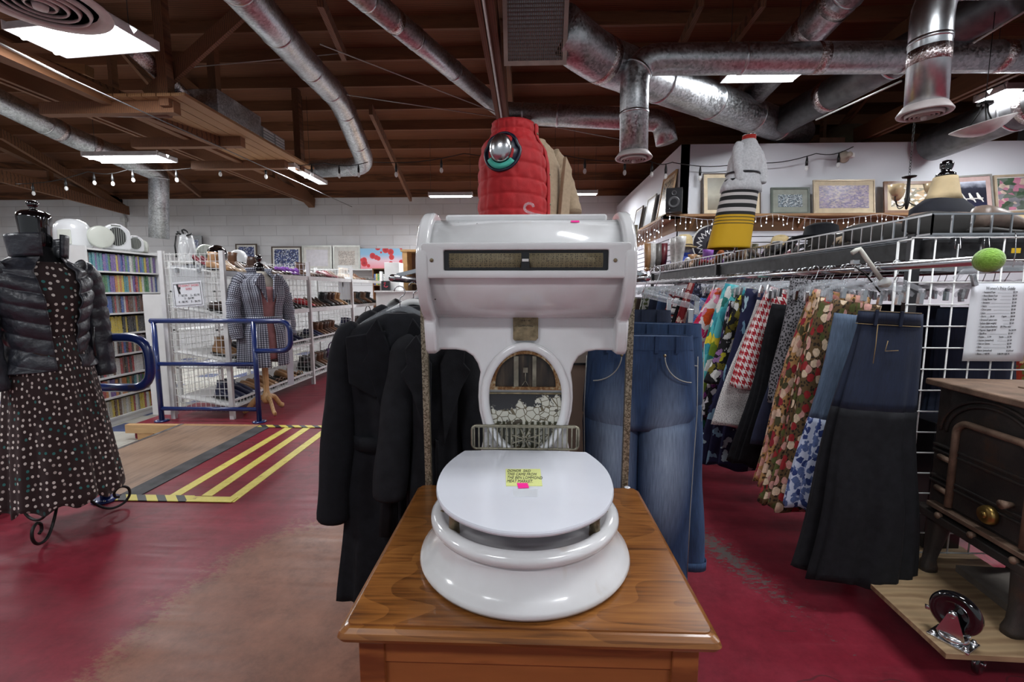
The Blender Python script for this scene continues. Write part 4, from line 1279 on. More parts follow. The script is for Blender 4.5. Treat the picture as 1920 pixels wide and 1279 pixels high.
def hanger_wire(t, c, w=0.42, drop=0.11, hook=0.06, mat_=None, hookm=None, along='X', body=True):
    """shaped plastic hanger body + metal hook; c = top of the neck"""
    mat_ = mat_ or M_plasticclear; hookm = hookm or M_chrome
    c = Vector(c)
    pts = [c + Vector((-w / 2, 0, -drop)), c + Vector((-w * 0.3, 0, -drop * 0.55)), c + Vector((-0.02, 0, -0.012)), c + Vector((0.02, 0, -0.012)), c + Vector((w * 0.3, 0, -drop * 0.55)), c + Vector((w / 2, 0, -drop))]
    if body:
        MB().tube(arc_path(pts, 3, 0.05), [(0.012, 0.006)] * len(arc_path(pts, 3, 0.05)), 8, up=(0, 1, 0)).build('hanger_body', mat_, t)
    h = [c + Vector((0, 0, -0.012)), c + Vector((0, 0, 0.02))]
    for i in range(9):
        a = radians(-70 + i * 31)
        h.append(c + Vector((0.018 * cos(a), 0, 0.042 + 0.018 * sin(a))))
    MB().tube(h, 0.0018, 5).build('hook', hookm, t)

def clip_hanger(t, c, w=0.32, mat_=None, nclip=2):
    """clear skirt hanger: bar with two metal clips; c = point on the rod"""
    mat_ = mat_ or M_plasticclear
    c = Vector(c)
    h = []
    for i in range(8):
        a = radians(200 - i * 30)
        h.append(c + Vector((0.017 * cos(a), 0, 0.006 + 0.017 * sin(a))))
    h += [c + Vector((0.008, 0, -0.03)), c + Vector((0, 0, -0.055))]
    MB().tube(h, 0.0018, 5).build('hook', M_chrome, t)
    b_ = [c + Vector((-w / 2, 0, -0.115)), c + Vector((-w * 0.40, 0, -0.085)), c + Vector((-0.02, 0, -0.055)), c + Vector((0.02, 0, -0.055)), c + Vector((w * 0.40, 0, -0.085)), c + Vector((w / 2, 0, -0.115))]
    MB().tube(b_, [(0.010, 0.003)] * 6, 8, up=(0, 1, 0)).build('hanger_body', mat_, t)
    for sx in ((-1, 1) if nclip == 2 else (0,)):
        q = c + Vector((sx * w * 0.42, 0, -0.12))
        MB().box(q, (0.016, 0.018, 0.045)).build('clip', M_chrome, t, bevel=0.002)

# ---- long black coats on the left rail; front = -Y, origin on the floor below the hook
def coat(name, label, loc, mat_, zs, zh, w=0.21, flare=1.25, belt=False, lapel=True, sleeve=0.62, rz=0.0, seed=1, wh=False, vis_hanger=True):
    rnd = random.Random(seed)
    t = thing(name, label, 'coat', loc, rz, None)
    L = zs - zh
    tab = [(0.0, w * flare, 0.075), (0.35, w * 1.10, 0.075), (0.58, w * 0.90, 0.07), (0.78, w * 0.97, 0.075), (0.90, w * 1.02, 0.07), (0.955, w * 0.93, 0.055), (0.985, w * 0.45, 0.045), (1.0, w * 0.26, 0.04)]
    rings = []
    for i in range(41):
        k = i / 40
        a, b_ = prof(tab, k)
        fa = 0.10 * max(0, 0.75 - k) ** 1.2
        # shoulders slope down from the neck
        r = ring((0, 0, zh + L * k), a, b_, 64, p=2.4, nf=9, fa=fa, ph=seed)
        r = [q * 1.0 + Vector((0, 1, 0)) * 0.022 * mnoise.noise(Vector((q.x * 14 + seed, q.z * 4, 1 if q.y > 0 else 5))) for q in r]
        rings.append(r)
    MB().loft(rings).build('coat_body', mat_, t)
    for sx in (-1, 1):
        sh = Vector((sx * w * 0.90, 0, zs - L * 0.05))
        pts = [sh + Vector((-sx * 0.03, 0, 0.005)), sh + Vector((sx * 0.008, 0, -0.035)), sh + Vector((sx * 0.025, -0.012, -0.13)), sh + Vector((sx * 0.045, -0.025, -sleeve * 0.48)), sh + Vector((sx * 0.062, -0.035, -sleeve * 0.75)), sh + Vector((sx * 0.075, -0.04, -sleeve))]
        P_ = []
        for i in range(len(pts) - 1):
            for j in range(4): P_.append(pts[i].lerp(pts[i + 1], j / 4))
        P_.append(pts[-1])
        rs = [(0.054 + 0.003 * sin(i * 0.9 + seed) * (i > 3) - 0.018 * max(0, 3 - i) / 3, 0.042) for i in range(len(P_))]
        MB().tube(P_, rs, 16, up=(0, 1, 0)).build('sleeve', mat_, t, sub=1)
    if lapel:
        for sx in (-1, 1):
            zt_ = zs - 0.02
            poly = [(sx * 0.02, zt_ - L * 0.42), (sx * 0.075, zt_ - L * 0.20), (sx * 0.105, zt_ - L * 0.13), (sx * 0.085, zt_ - L * 0.10), (sx * 0.09, zt_ - L * 0.04), (sx * 0.055, zt_ + 0.01), (sx * 0.012, zt_ - L * 0.10)]
            MB().prism(poly, -0.094, -0.078).build('lapel', mat_, t, bevel=0.004)
        MB().b2((-0.006, -0.093, zh + 0.02), (0.004, -0.07, zs - L * 0.42)).build('front_edge', mat_, t, bevel=0.003)
    if belt:
        MB().prism([(-0.155, zs - L * 0.07), (-0.03, zs - L * 0.05), (-0.05, zs - L * 0.22), (-0.065, zs - L * 0.27), (-0.15, zs - L * 0.22)], -0.091, -0.078).build('storm_flap', mat_, t, bevel=0.005)
        zb = zh + L * 0.57
        MB().loft([ring((0, 0, zb - 0.022), w * 0.93, 0.083, 48, 2.4), ring((0, 0, zb + 0.022), w * 0.93, 0.083, 48, 2.4)]).build('belt', mat_, t)
        MB().tube([(-0.03, -0.095, zb), (-0.035, -0.105, zb - 0.12), (-0.05, -0.10, zb - 0.30)], [(0.02, 0.004)] * 3, 6, up=(0, 1, 0)).build('belt_end', mat_, t)
    if vis_hanger:
        hanger_wire(t, (0, 0, zs + 0.03), w=0.36, mat_=M_whitemetal if wh else M_plasticclear)
    return t
cx_ = -0.42
coat('coat', 'long black belted coat nearest the scale, left of the gold post', (-0.425, 1.50, 0), M_blackcloth, 1.245, 0.25, 0.18, 1.30, belt=True, seed=2, rz=radians(5), sleeve=0.66)
coat('coat', 'black jacket with open lapel hanging in front of the belted coat', (-0.298, 1.43, 0), M_blackcloth2, 1.20, 0.40, 0.085, 1.15, seed=5, rz=radians(14), sleeve=0.5, lapel=True, vis_hanger=False)
coat('coat', 'black coat hanging behind the belted coat with a white lining at the shoulder', (-0.43, 1.70, 0), M_blackcloth2, 1.26, 0.5, 0.185, 1.15, seed=3, rz=radians(-3), wh=True)
coat('coat', 'black coat third back on the rail left of the scale', (-0.45, 1.92, 0), M_blackcloth, 1.27, 0.6, 0.19, 1.1, seed=8)
coat('leather_jacket', 'black leather jacket farthest back on the rail left of the scale', (-0.46, 2.2, 0), M_leather, 1.29, 0.65, 0.20, 1.05, seed=9)

# ---- jeans
def jeans(name, label, loc, mat_, zw, zh, w=0.185, rz=0.0, seed=1, flare=1.0, front=True, bend=0.0, hang=True):
    t = thing(name, label, 'jeans', loc, rz, None)
    L = zw - zh
    zc_ = zw - L * 0.34                     # crotch
    rings = []
    for i in range(13):
        k = i / 12
        z = zc_ - 0.02 + (zw - zc_ + 0.02) * k
        a = lerp(w * 1.06, w * 0.93, k ** 1.5); b_ = lerp(0.056, 0.035, k)
        tp = min(1, 0.72 + k * 1.6)
        rings.append(ring((0, 0, z), a * (0.5 + 0.5 * tp), b_ * tp, 56, p=2.8, nf=7, fa=0.012, ph=seed))
    MB().loft(rings).build('hip', mat_, t)
    wb = MB(); wb.loft([ring((0, 0, zw - 0.042), w * 0.948, 0.0385, 56, 2.8), ring((0, 0, zw + 0.003), w * 0.932, 0.036, 56, 2.8)], smooth=False, caps=(False, False)); wb.build('waistband', mat_, t, solid=0.002)
    for sx in (-1, 1):
        rings = []
        for i in range(25):
            k = i / 24
            z = zc_ + 0.04 + (zh - zc_ - 0.04) * k
            a = lerp(w * 0.53, 0.085 * flare, min(1, k * 1.1)) * min(1, 0.9 + k * 1.5); b_ = lerp(0.055, 0.042, k) * min(1, 0.55 + k * 4.5)
            x = sx * lerp(w * 0.52, w * 0.52 - 0.0, k) + bend * k * k
            rings.append(ring((x, 0.004 * sin(k * 9 + seed), z), a * (1 + 0.02 * sin(k * 14 + seed)), b_, 32, p=2.5, nf=5, fa=0.03, ph=k * 3 + seed))
        MB().loft(rings).build('trouser_leg', mat_, t)
        MB().loft([ring((sx * w * 0.52 + bend, 0, zh - 0.002), 0.0875 * flare, 0.0445, 32, 2.5), ring((sx * w * 0.52 + bend, 0, zh + 0.03), 0.0875 * flare, 0.0445, 32, 2.5)], caps=(False, False)).build('hem', mat_, t, solid=0.002)
        if front:
            # curved pocket edge with stitching
            pts = []
            for i in range(11):
                a = pi / 2 * i / 10
                pts.append(Vector((sx * (w * 0.38 + w * 0.50 * (1 - cos(a))), -0.058 + 0.012 * (1 - cos(a)), zw - 0.055 - 0.085 * sin(a))))
            MB().tube(pts, 0.002, 5).build('pocket_edge', M_stitch, t)
            MB().ell(pts[0], 0.005, 8, 6).build('rivet', M_brass, t)
            MB().tube([(sx * w * 1.0, -0.03, zw - 0.06), (sx * w * 1.03, -0.03, zc_ + 0.05), (sx * w * 0.98, -0.034, lerp(zc_, zh, 0.5)), (sx * (w * 0.52 + 0.083 * flare), -0.02, zh + 0.03)], 0.0013, 4).build('seam', M_stitch, t)
        for xx in (0.25, 0.62):
            MB().b2((sx * w * xx - 0.005, -0.043, zw - 0.05), (sx * w * xx + 0.005, -0.037, zw + 0.004)).build('belt_loop', mat_, t)
    return t
M_stitch = plain('pale_stitching', (0.30, 0.30, 0.28), 0.8)
M_denim1 = denim('mid_blue_denim', (0.016, 0.040, 0.10), fade=(0.085, 0.78, 0.085, 0.32))
M_denim2 = denim('blue_denim', (0.022, 0.050, 0.115))
M_denim3 = denim('dark_denim', (0.006, 0.012, 0.032))
M_denim4 = denim('pale_blue_denim', (0.085, 0.125, 0.19))
j1 = jeans('jeans', 'mid blue jeans clipped to a clear hanger, nearest right of the scale', (0.362, 1.47, 0), M_denim1, 1.175, 0.34, 0.172, seed=1, rz=radians(-4))
clip_hanger(j1, (0.0, 0, 1.36), 0.36)
j2 = jeans('jeans', 'lighter blue jeans with wider leg hanging just behind the nearest pair', (0.475, 1.66, 0), M_denim2, 1.20, 0.30, 0.15, seed=4, rz=radians(-16), flare=1.1, bend=0.02)
clip_hanger(j2, (-0.02, 0, 1.38), 0.34)
j3 = jeans('jeans', 'dark blue jeans third back on the rail right of the scale', (0.42, 1.86, 0), M_denim3, 1.24, 0.3, 0.16, seed=6, rz=radians(-10))
clip_hanger(j3, (0.0, 0, 1.38), 0.34)

# ================================================================ dress forms
def torso_tab(s=1.0, bulk=0.0):
    return [(0.72, 0.19 * s + bulk, 0.135 + bulk), (0.86, 0.185 * s + bulk, 0.13 + bulk), (1.02, 0.140 * s + bulk, 0.105 + bulk), (1.14, 0.15 * s + bulk, 0.115 + bulk), (1.26, 0.178 * s + bulk, 0.135 + bulk), (1.36, 0.19 * s + bulk, 0.115 + bulk), (1.42, 0.185 * s + bulk, 0.09 + bulk), (1.455, 0.13 * s + bulk, 0.075 + bulk), (1.49, 0.075 + bulk * 0.6, 0.07 + bulk * 0.6), (1.52, 0.06 + bulk * 0.6, 0.06 + bulk * 0.6)]

def open_jacket(t, mat_, name, zh, zt, gap, bulk, tab, puff=0.0, rows=60, cols=72, chev=0.0, nb=0, solid=0.006, fold=0.0, hemflare=0.0, ph=0.0):
    """garment shell open in front (-Y). gap(k) = half opening angle"""
    vs, fs, uv = [], [], []
    for i in range(rows + 1):
        k = i / rows
        z = zh + (zt - zh) * k
        a, b_ = prof(tab, z)
        a += bulk; b_ += bulk
        if hemflare: 
            e = max(0, 1 - k * 2); a *= 1 + hemflare * e; b_ *= 1 + hemflare * e
        g = gap(k)
        for j in range(cols + 1):
            th = g + (2 * pi - 2 * g) * j / cols
            d = 0.0
            if puff:
                front = abs(((th + pi) % (2 * pi)) - pi)      # 0 at front
                zz = z + chev * front
                d = puff * (abs(sin(pi * zz * nb)) ** 0.6 - 0.5)
                d += 0.004 * mnoise.noise(Vector((th * 6, z * 25, ph)))
            if fold:
                d += fold * sin(th * 9 + ph + z * 2) * (1 - k) + fold * 0.5 * sin(th * 17 + ph * 2)
                d += fold * 0.8 * mnoise.noise(Vector((th * 3, z * 6, ph)))
            vs.append(((a + d) * sin(th), -(b_ + d) * cos(th), z))
    W = cols + 1
    for i in range(rows):
        for j in range(cols):
            fs.append((i * W + j, i * W + j + 1, (i + 1) * W + j + 1, (i + 1) * W + j))
            def uvp(i_, j_):
                return (j_ / cols * 1.15, zh + (zt - zh) * i_ / rows)
            uv.append((uvp(i, j), uvp(i, j + 1), uvp(i + 1, j + 1), uvp(i + 1, j)))
    mb = MB(); mb.add(vs, fs, True, uv)
    return mb.build(name, mat_, t, solid=solid)

def sleeve(t, mat_, pts, r0, r1, puff=0.0, nb=9, name='sleeve', wr=0.0, seed=0):
    pts = [Vector(p) for p in pts]
    # resample smooth (catmull)
    out = []
    n = len(pts)
    for i in range(n - 1):
        p0 = pts[max(i - 1, 0)]; p1 = pts[i]; p2 = pts[i + 1]; p3 = pts[min(i + 2, n - 1)]
        for j in range(12):
            s = j / 12
            out.append(0.5 * ((2 * p1) + (p2 - p0) * s + (2 * p0 - 5 * p1 + 4 * p2 - p3) * s * s + (3 * p1 - p0 - 3 * p2 + p3) * s ** 3))
    out.append(pts[-1])
    N = len(out)
    rs = []
    for i in range(N):
        k = i / (N - 1)
        r = lerp(r0, r1, k)
        if puff: r += puff * (abs(sin(pi * nb * k)) ** 0.6 - 0.5)
        if wr: r += wr * sin(k * 37 + seed) * 0.6 + wr * sin(k * 61 + seed * 2) * 0.4
        rs.append((r, r * 0.85))
    return MB().tube(out, rs, 20, up=(0, 1, 0)).build(name, mat_, t)

m, nt, b = newmat('dark_slate_nylon_puffer'); setb(b, 0.36, 0.0, spec=0.6)
n1 = nd(nt, 'TexNoise', {'Vector': tc(nt), 'Scale': 14.0, 'Detail': 5.0}).outputs[0]
link(nt, ramp(nt, n1, [(0.3, (0.020, 0.022, 0.030)), (0.7, (0.036, 0.040, 0.052))]), b.inputs['Base Color'])
bump(nt, b, n1, 0.6, 0.02)
M_puffer = m
m, nt, b = newmat('brown_polka_dot_cloth'); setb(b, 0.8, sheen=0.1)
u = uvc(nt)
vo = nd(nt, 'TexVoronoi', {'Vector': u, 'Scale': 27.0, 'Randomness': 0.55}, voronoi_dimensions='2D')
hue = nd(nt, 'SeparateColor', {'Color': vo.outputs['Color']}).outputs[0]
dc = ramp(nt, hue, [(0.0, (0.66, 0.61, 0.56)), (0.66, (0.42, 0.36, 0.33)), (0.82, (0.03, 0.17, 0.16))], 'CONSTANT')
link(nt, mixc(nt, mth(nt, 'LESS_THAN', vo.outputs['Distance'], 0.205), (0.022, 0.008, 0.008), dc), b.inputs['Base Color'])
M_dots = m

dfm = thing('dress_form', 'black headless dress form on scrolled iron feet wearing the polka dot dress, left foreground', 'dress form', (-2.60, 2.36, 0), radians(78))
MB().lathe([(0.055, 1.48), (0.062, 1.53), (0.066, 1.60), (0.070, 1.655), (0.066, 1.675), (0.045, 1.69), (0.02, 1.695), (0.012, 1.70), (0.022, 1.715), (0.026, 1.73), (0.018, 1.742), (0.0001, 1.745)], 32, (0, 0, 0.045)).build('neck_cap', M_blackgloss, dfm)
MB().loft([ring((0, 0, z), *prof(torso_tab(0.95), z), 40) for z in [0.75 + i * 0.025 for i in range(33)]]).build('torso', M_blackcloth2, dfm)
MB().cyl((0, 0, 0.13), (0, 0, 0.8), 0.014, 12).build('pole', M_iron, dfm)
for i, an in enumerate((-148, -18, 97)):
    a = radians(an)
    d = Vector((cos(a), sin(a), 0))
    pts = []
    # S scroll leg: leaves the pole, sweeps out and down, curls up into a spiral
    prof_ = [(0.0, 0.34), (0.05, 0.20), (0.10, 0.10), (0.15, 0.035), (0.20, 0.008), (0.255, 0.02), (0.285, 0.06), (0.28, 0.105), (0.245, 0.125), (0.215, 0.105), (0.215, 0.075), (0.235, 0.065)]
    P0 = [Vector((0, 0, 0)) + d * r + Vector((0, 0, z + 0.007)) for r, z in prof_]
    out = []
    for q in range(len(P0) - 1):
        a0 = P0[max(q - 1, 0)]; a1 = P0[q]; a2 = P0[q + 1]; a3 = P0[min(q + 2, len(P0) - 1)]
        for j in range(5):
            s = j / 5
            out.append(0.5 * ((2 * a1) + (a2 - a0) * s + (2 * a0 - 5 * a1 + 4 * a2 - a3) * s * s + (3 * a1 - a0 - 3 * a2 + a3) * s ** 3))
    out.append(P0[-1])
    MB().tube(out, 0.0075, 8).build('scroll_leg', M_iron, dfm)
# dress
dr = thing('dress', 'dark brown polka dot dress with long full skirt under the puffer jacket', 'dress', (-2.60, 2.36, 0), radians(78))
tab = torso_tab(0.95, 0.012)
rings = []
for i in range(22):
    z = 1.06 + (1.47 - 1.06) * i / 21
    a, b_ = prof(tab, z); rings.append(ring((0, 0, z), a, b_, 120, nf=14, fa=0.012, ph=1))
MB().loft(rings).build('bodice', M_dots, dr)
rings = []
for i in range(50):
    k = i / 49
    z = 0.20 + (1.09 - 0.20) * k
    e = 1 - k
    a = lerp(0.150, 0.255, e ** 0.8); b_ = lerp(0.118, 0.235, e ** 0.8)
    zz = z
    r = ring((0, 0, zz), a, b_, 168, nf=11, fa=0.055 * e ** 0.8, ph=0.8, nf2=23, fb=0.015 * e)
    if i == 0:
        r = [Vector((p.x, p.y, p.z - 0.02 + 0.02 * sin(11 * 2 * pi * q / 168))) for q, p in enumerate(r)]
    rings.append(r)
MB().loft(rings, caps=(False, False)).build('skirt', M_dots, dr, solid=0.003)
# puffer jacket
pj = thing('puffer_jacket', 'dark slate quilted puffer jacket, open, on the dress form in left foreground', 'jacket', (-2.60, 2.36, 0), radians(78))
tabj = torso_tab(1.0)
open_jacket(pj, M_puffer, 'jacket_body', 0.90, 1.50, lambda k: radians(lerp(16, 26, k)), 0.028, tabj, puff=0.011, nb=12.5, chev=-0.05, rows=110, cols=110)
# collar
vs = []; 
col_rows = []
for i in range(9):
    k = i / 8
    z = 1.49 + 0.115 * k
    col_rows.append([Vector(((0.105 + 0.012 * k) * sin(th), -(0.10 + 0.01 * k) * cos(th) - 0.01, z + 0.012 * cos(th))) for th in [radians(22) + (2 * pi - radians(44)) * j / 40 for j in range(41)]])
mb = MB(); mb.loft(col_rows, closed=False); mb.build('collar', M_puffer, pj, solid=0.016)
for sx in (-1, 1):
    sleeve(pj, M_puffer, [(sx * 0.165, 0, 1.43), (sx * 0.215, 0.0, 1.39), (sx * 0.245, 0.01, 1.22), (sx * 0.250, 0.0, 1.04), (sx * 0.245, -0.02, 0.82)], 0.072, 0.056, puff=0.008, nb=10)
MB().tube([Vector((0.115, -0.165, 1.12)), Vector((0.10, -0.178, 1.05)), Vector((0.098, -0.185, 0.96))], 0.006, 6).build('pocket_zip', M_black, pj)

# gingham coat form behind the rail
gm = thing('dress_form', 'dress form on turned wooden tripod legs wearing the checked coat', 'dress form', (-2.84, 4.76, 0), radians(58))
M_birch = woodmat('birch_wood', (0.42, 0.22, 0.08), (0.62, 0.37, 0.16), (9, 9, 1), 0.35, coat=0.2)
MB().lathe([(0.03, 0.10), (0.045, 0.13), (0.055, 0.17), (0.04, 0.20), (0.028, 0.24), (0.032, 0.5), (0.028, 0.75)], 20).build('turned_post', M_birch, gm)
for an in (-100, 20, 140):
    a = radians(an); d = Vector((cos(a), sin(a), 0))
    pts = [d * 0.03 + Vector((0, 0, 0.17)), d * 0.10 + Vector((0, 0, 0.16)), d * 0.15 + Vector((0, 0, 0.10)), d * 0.19 + Vector((0, 0, 0.04)), d * 0.245 + Vector((0, 0, 0.02))]
    MB().tube(arc_path(pts, 4, 0.05), [(0.018, 0.03)] * len(arc_path(pts, 4, 0.05)), 10).build('foot', M_birch, gm, sub=1)
MB().loft([ring((0, 0, z), *prof(torso_tab(0.95), z), 32) for z in [0.72 + i * 0.04 for i in range(21)]]).build('torso', plain('cream_lace_cloth', (0.55, 0.50, 0.43), 0.9), gm)
MB().lathe([(0.05, 1.5), (0.055, 1.56), (0.04, 1.60), (0.018, 1.61), (0.015, 1.62), (0.03, 1.64), (0.035, 1.665), (0.02, 1.69), (0.0001, 1.695)], 20).build('neck_cap', M_blackgloss, gm)
m, nt, b = newmat('black_white_gingham'); setb(b, 0.75)
t_ = nd(nt, 'TexCoord'); s_ = nd(nt, 'SeparateXYZ', {0: t_.outputs['UV']})
fx = mth(nt, 'GREATER_THAN', mth(nt, 'FRACT', mth(nt, 'MULTIPLY', s_.outputs[0], 50.0)), 0.5)
fy = mth(nt, 'GREATER_THAN', mth(nt, 'FRACT', mth(nt, 'MULTIPLY', s_.outputs[1], 50.0)), 0.5)
link(nt, ramp(nt, mth(nt, 'MULTIPLY', mth(nt, 'ADD', fx, fy), 0.5), [(0.0, (0.52, 0.54, 0.60)), (0.4, (0.12, 0.125, 0.17)), (0.9, (0.012, 0.013, 0.025))], 'CONSTANT'), b.inputs['Base Color'])
M_ging = m
gc = thing('coat', 'black and white checked trench coat on the wooden tripod dress form', 'coat', (-2.84, 4.76, 0), radians(58))
open_jacket(gc, M_ging, 'coat_body', 0.52, 1.50, lambda k: radians(lerp(10, 24, k) if k > 0.5 else 10 + 2 * k), 0.05, torso_tab(1.0), rows=50, cols=80, fold=0.012, hemflare=0.10, ph=2.0)
M_pinkcloth = plain('dusty_pink_cloth', (0.36, 0.17, 0.17), 0.8, 0, 0.15, 20)
bl = MB()
bl.loft([ring((0, -0.02, z), *[q + 0.012 for q in prof(torso_tab(0.95), z)], 60, nf=16, fa=0.025, ph=z * 4) for z in [0.60 + i * 0.04 for i in range(20)]])
o = bl.build('blouse', M_pinkcloth); o.location = (-2.84, 4.76, 0); o.rotation_euler = (0, 0, radians(58)); tag(o, 'dusty pink blouse showing inside the open checked coat', 'blouse')
for sx in (-1, 1):
    sleeve(gc, M_ging, [(sx * 0.155, 0, 1.45), (sx * 0.22, 0.0, 1.38), (sx * 0.275, 0.0, 1.2), (sx * 0.285, -0.02, 1.02), (sx * 0.28, -0.05, 0.83)], 0.078, 0.062, wr=0.006, seed=sx + 2)
    MB().prism([(sx * 0.03, 1.20), (sx * 0.10, 1.36), (sx * 0.155, 1.38), (sx * 0.13, 1.44), (sx * 0.08, 1.50), (sx * 0.05, 1.46)], -0.20, -0.175).build('lapel', M_ging, gc, bevel=0.003)
MB().loft([ring((0, 0, 1.0), 0.20, 0.165, 48), ring((0, 0, 1.05), 0.20, 0.165, 48)], caps=(False, False)).build('belt', M_ging, gc, solid=0.006)
MB().b2((0.18, -0.12, 0.28), (0.25, -0.112, 1.0)).build('belt_end', M_ging, gc)
cr = []
for i in range(5):
    k = i / 4
    cr.append([Vector(((0.10 + 0.03 * k) * sin(th), -(0.10 + 0.02 * k) * cos(th), 1.485 + 0.07 * k)) for th in [radians(40) + (2 * pi - radians(80)) * j / 24 for j in range(25)]])
mb = MB(); mb.loft(cr, closed=False); mb.build('collar', M_ging, gc, solid=0.008)

# ================================================================ red quilted vest on a bust above the scale
VL = Vector((-0.075, 2.30, 0.33))
M_red = plain('red_quilted_nylon', (0.36, 0.003, 0.006), 0.75, 0, 0.12, 16, 0.2)
M_navylining = plain('navy_lining', (0.006, 0.008, 0.022), 0.35, 0, 0.2, 10)
vb_ = thing('bust_form', 'dark bust form with a silver shoulder cap inside the red vest', 'bust form', (VL.x, VL.y, 1.62), radians(76))
zv = 1.62 - VL.z   # local z shift
def vz(z): return z - zv
MB().loft([ring((0, 0, vz(z)), *prof(torso_tab(0.93), z), 40) for z in [zv + i * 0.02 for i in range(13)] + [zv + 0.27 + i * 0.03 for i in range(2)] + [zv + 0.30, 1.60]][:-1]).build('torso', M_navylining, vb_)
o = MB().ell((-0.205, -0.0, 0.33), (0.03, 0.052, 0.062), 24, 16).build('shoulder_cap', M_chrome, vb_)
vt = thing('vest', 'red quilted puffer vest with snap buttons standing above the white scale', 'vest', (VL.x, VL.y, 1.62), radians(76))
# body: from hem to shoulder, wide boxy
vtab = [(0.0, 0.205, 0.165), (0.25, 0.20, 0.165), (0.40, 0.20, 0.16), (0.50, 0.185, 0.145), (0.545, 0.15, 0.12), (0.575, 0.12, 0.105), (0.60, 0.11, 0.10), (0.66, 0.105, 0.10)]
n_c = 128
rings = []
for i in range(97):
    z = 0.66 * i / 96
    a, b_ = prof(vtab, z)
    r = []
    for k in range(n_c):
        th = 2 * pi * k / n_c
        qz = abs(sin(pi * z / 0.092)) ** 0.45 if z < 0.56 else abs(sin(pi * z / 0.05)) ** 0.5
        qa = abs(sin(th * 7 + 0.3)) ** 0.35
        d = 0.0095 * min(qz, qa) + 0.004 * mnoise.noise(Vector((th * 5, z * 22, 3)))
        lx = -0.012 * cos(th) 
        r.append(Vector(((a + d) * cos(th), (b_ + d) * sin(th), z)))
    rings.append(r)
vb2 = MB(); vb2.loft(rings, caps=(True, False)); vb2.build('vest_body', M_red, vt)
# armhole on the viewer's side (-X local): dark oval, navy rim and a teal sliver
def ovalpts(cx, cy, cz, ry, rz_, n=40, x=0):
    out = []
    for i in range(n):
        a = 2 * pi * i / n
        yy = ry * cos(a) * (1.0 if sin(a) < 0.3 else 0.9); z2 = rz_ * sin(a)
        z3 = cz + z2
        av, bv = prof(vtab, z3)
        q = min(0.96, abs(cy + yy) / (bv + 0.012))
        xx = -(av + 0.011) * sqrt(1 - q * q) - x
        out.append(Vector((xx, cy + yy, z3)))
    return out
ar = ovalpts(0, 0.0, 0.43, 0.082, 0.115)
mb = MB(); cpt = Vector((-0.205, 0.0, 0.43))
vs = ar + [cpt]
mb.add(vs, [(i, (i + 1) % 40, 40) for i in range(40)], True)
mb.build('armhole_lining', M_navylining, vt, solid=0.002)
MB().tube(ovalpts(0, 0.0, 0.43, 0.084, 0.118), 0.008, 8, closed=True, up=(1, 0, 0)).build('armhole_binding', M_navylining, vt)
tl = ovalpts(0, 0.0, 0.43, 0.078, 0.110, x=0.004)
seg = tl[24:38]
mb = MB(); mb.add(seg + [s.lerp(cpt, 0.30) + Vector((-0.004, 0, 0)) for s in seg], [(i, i + 1, len(seg) + i + 1, len(seg) + i) for i in range(len(seg) - 1)], True)
mb.build('teal_lining', plain('teal_cloth', (0.06, 0.42, 0.33), 0.7), vt, solid=0.002)
# front edge band and snaps
fy = []
for z in (0.16, 0.35, 0.52, 0.60):
    av, bv = prof(vtab, z)
    th = radians(-78)
    MB().ell((( -0.01 + av) * cos(th) , (bv + 0.020) * sin(th), z), (0.010, 0.006, 0.010), 12, 8).build('snap_button', M_brass, vt)
mb = MB()
pp = []
for i in range(25):
    z = 0.0 + 0.66 * i / 24
    av, bv = prof(vtab, z)
    pp.append(Vector((0.035, -(bv + 0.012) * 0.99, z)))
mb.tube(pp, [(0.030, 0.008)] * 25, 10, up=(0, 1, 0)); mb.build('front_placket', M_red, vt)
cl = MB(); cr = []
for i in range(6):
    k = i / 5
    cr.append(ring((0, 0, 0.645 + 0.008 * k), 0.100 - 0.014 * k, 0.095 - 0.014 * k, 40))
cl.loft(cr, caps=(False, False)); cl.build('collar_lining', M_navylining, vt, solid=0.004)
vt.scale = (0.97, 0.97, 0.75)

# beige ribbed cardigan on a second bust behind
M_beige = plain('beige_knit', (0.40, 0.30, 0.20), 0.9, 0, 0.1, 60, 0.5)
CL_ = P(1012, 300, 2.62)
cg = thing('cardigan', 'beige ribbed knit cardigan half hidden behind the red vest', 'cardigan', (CL_.x - 0.02, 2.62, 1.62), radians(45))
rings = []
for i in range(60):
    z = 0.52 * i / 59
    a, b_ = prof([(0, 0.165, 0.13), (0.2, 0.15, 0.125), (0.38, 0.16, 0.11), (0.47, 0.12, 0.08), (0.52, 0.05, 0.05)], z)
    rings.append([Vector(((a + 0.002 * sin(z * 400)) * cos(t0), (b_ + 0.002 * sin(z * 400)) * sin(t0), z)) for t0 in [2 * pi * k / 48 for k in range(48)]])
MB().loft(rings).build('knit_body', M_beige, cg)
for sx in (-1, 1):
    sleeve(cg, M_beige, [(sx * 0.12, 0, 0.46), (sx * 0.19, -0.01, 0.40), (sx * 0.22, -0.05, 0.26), (sx * 0.20, -0.11, 0.14)], 0.062, 0.05, wr=0.003)
MB().prism([(0.02, 0.0), (0.10, 0.10), (0.12, 0.36), (0.07, 0.42), (0.04, 0.2)], -0.16, -0.135).build('open_front', M_beige, cg, bevel=0.004)

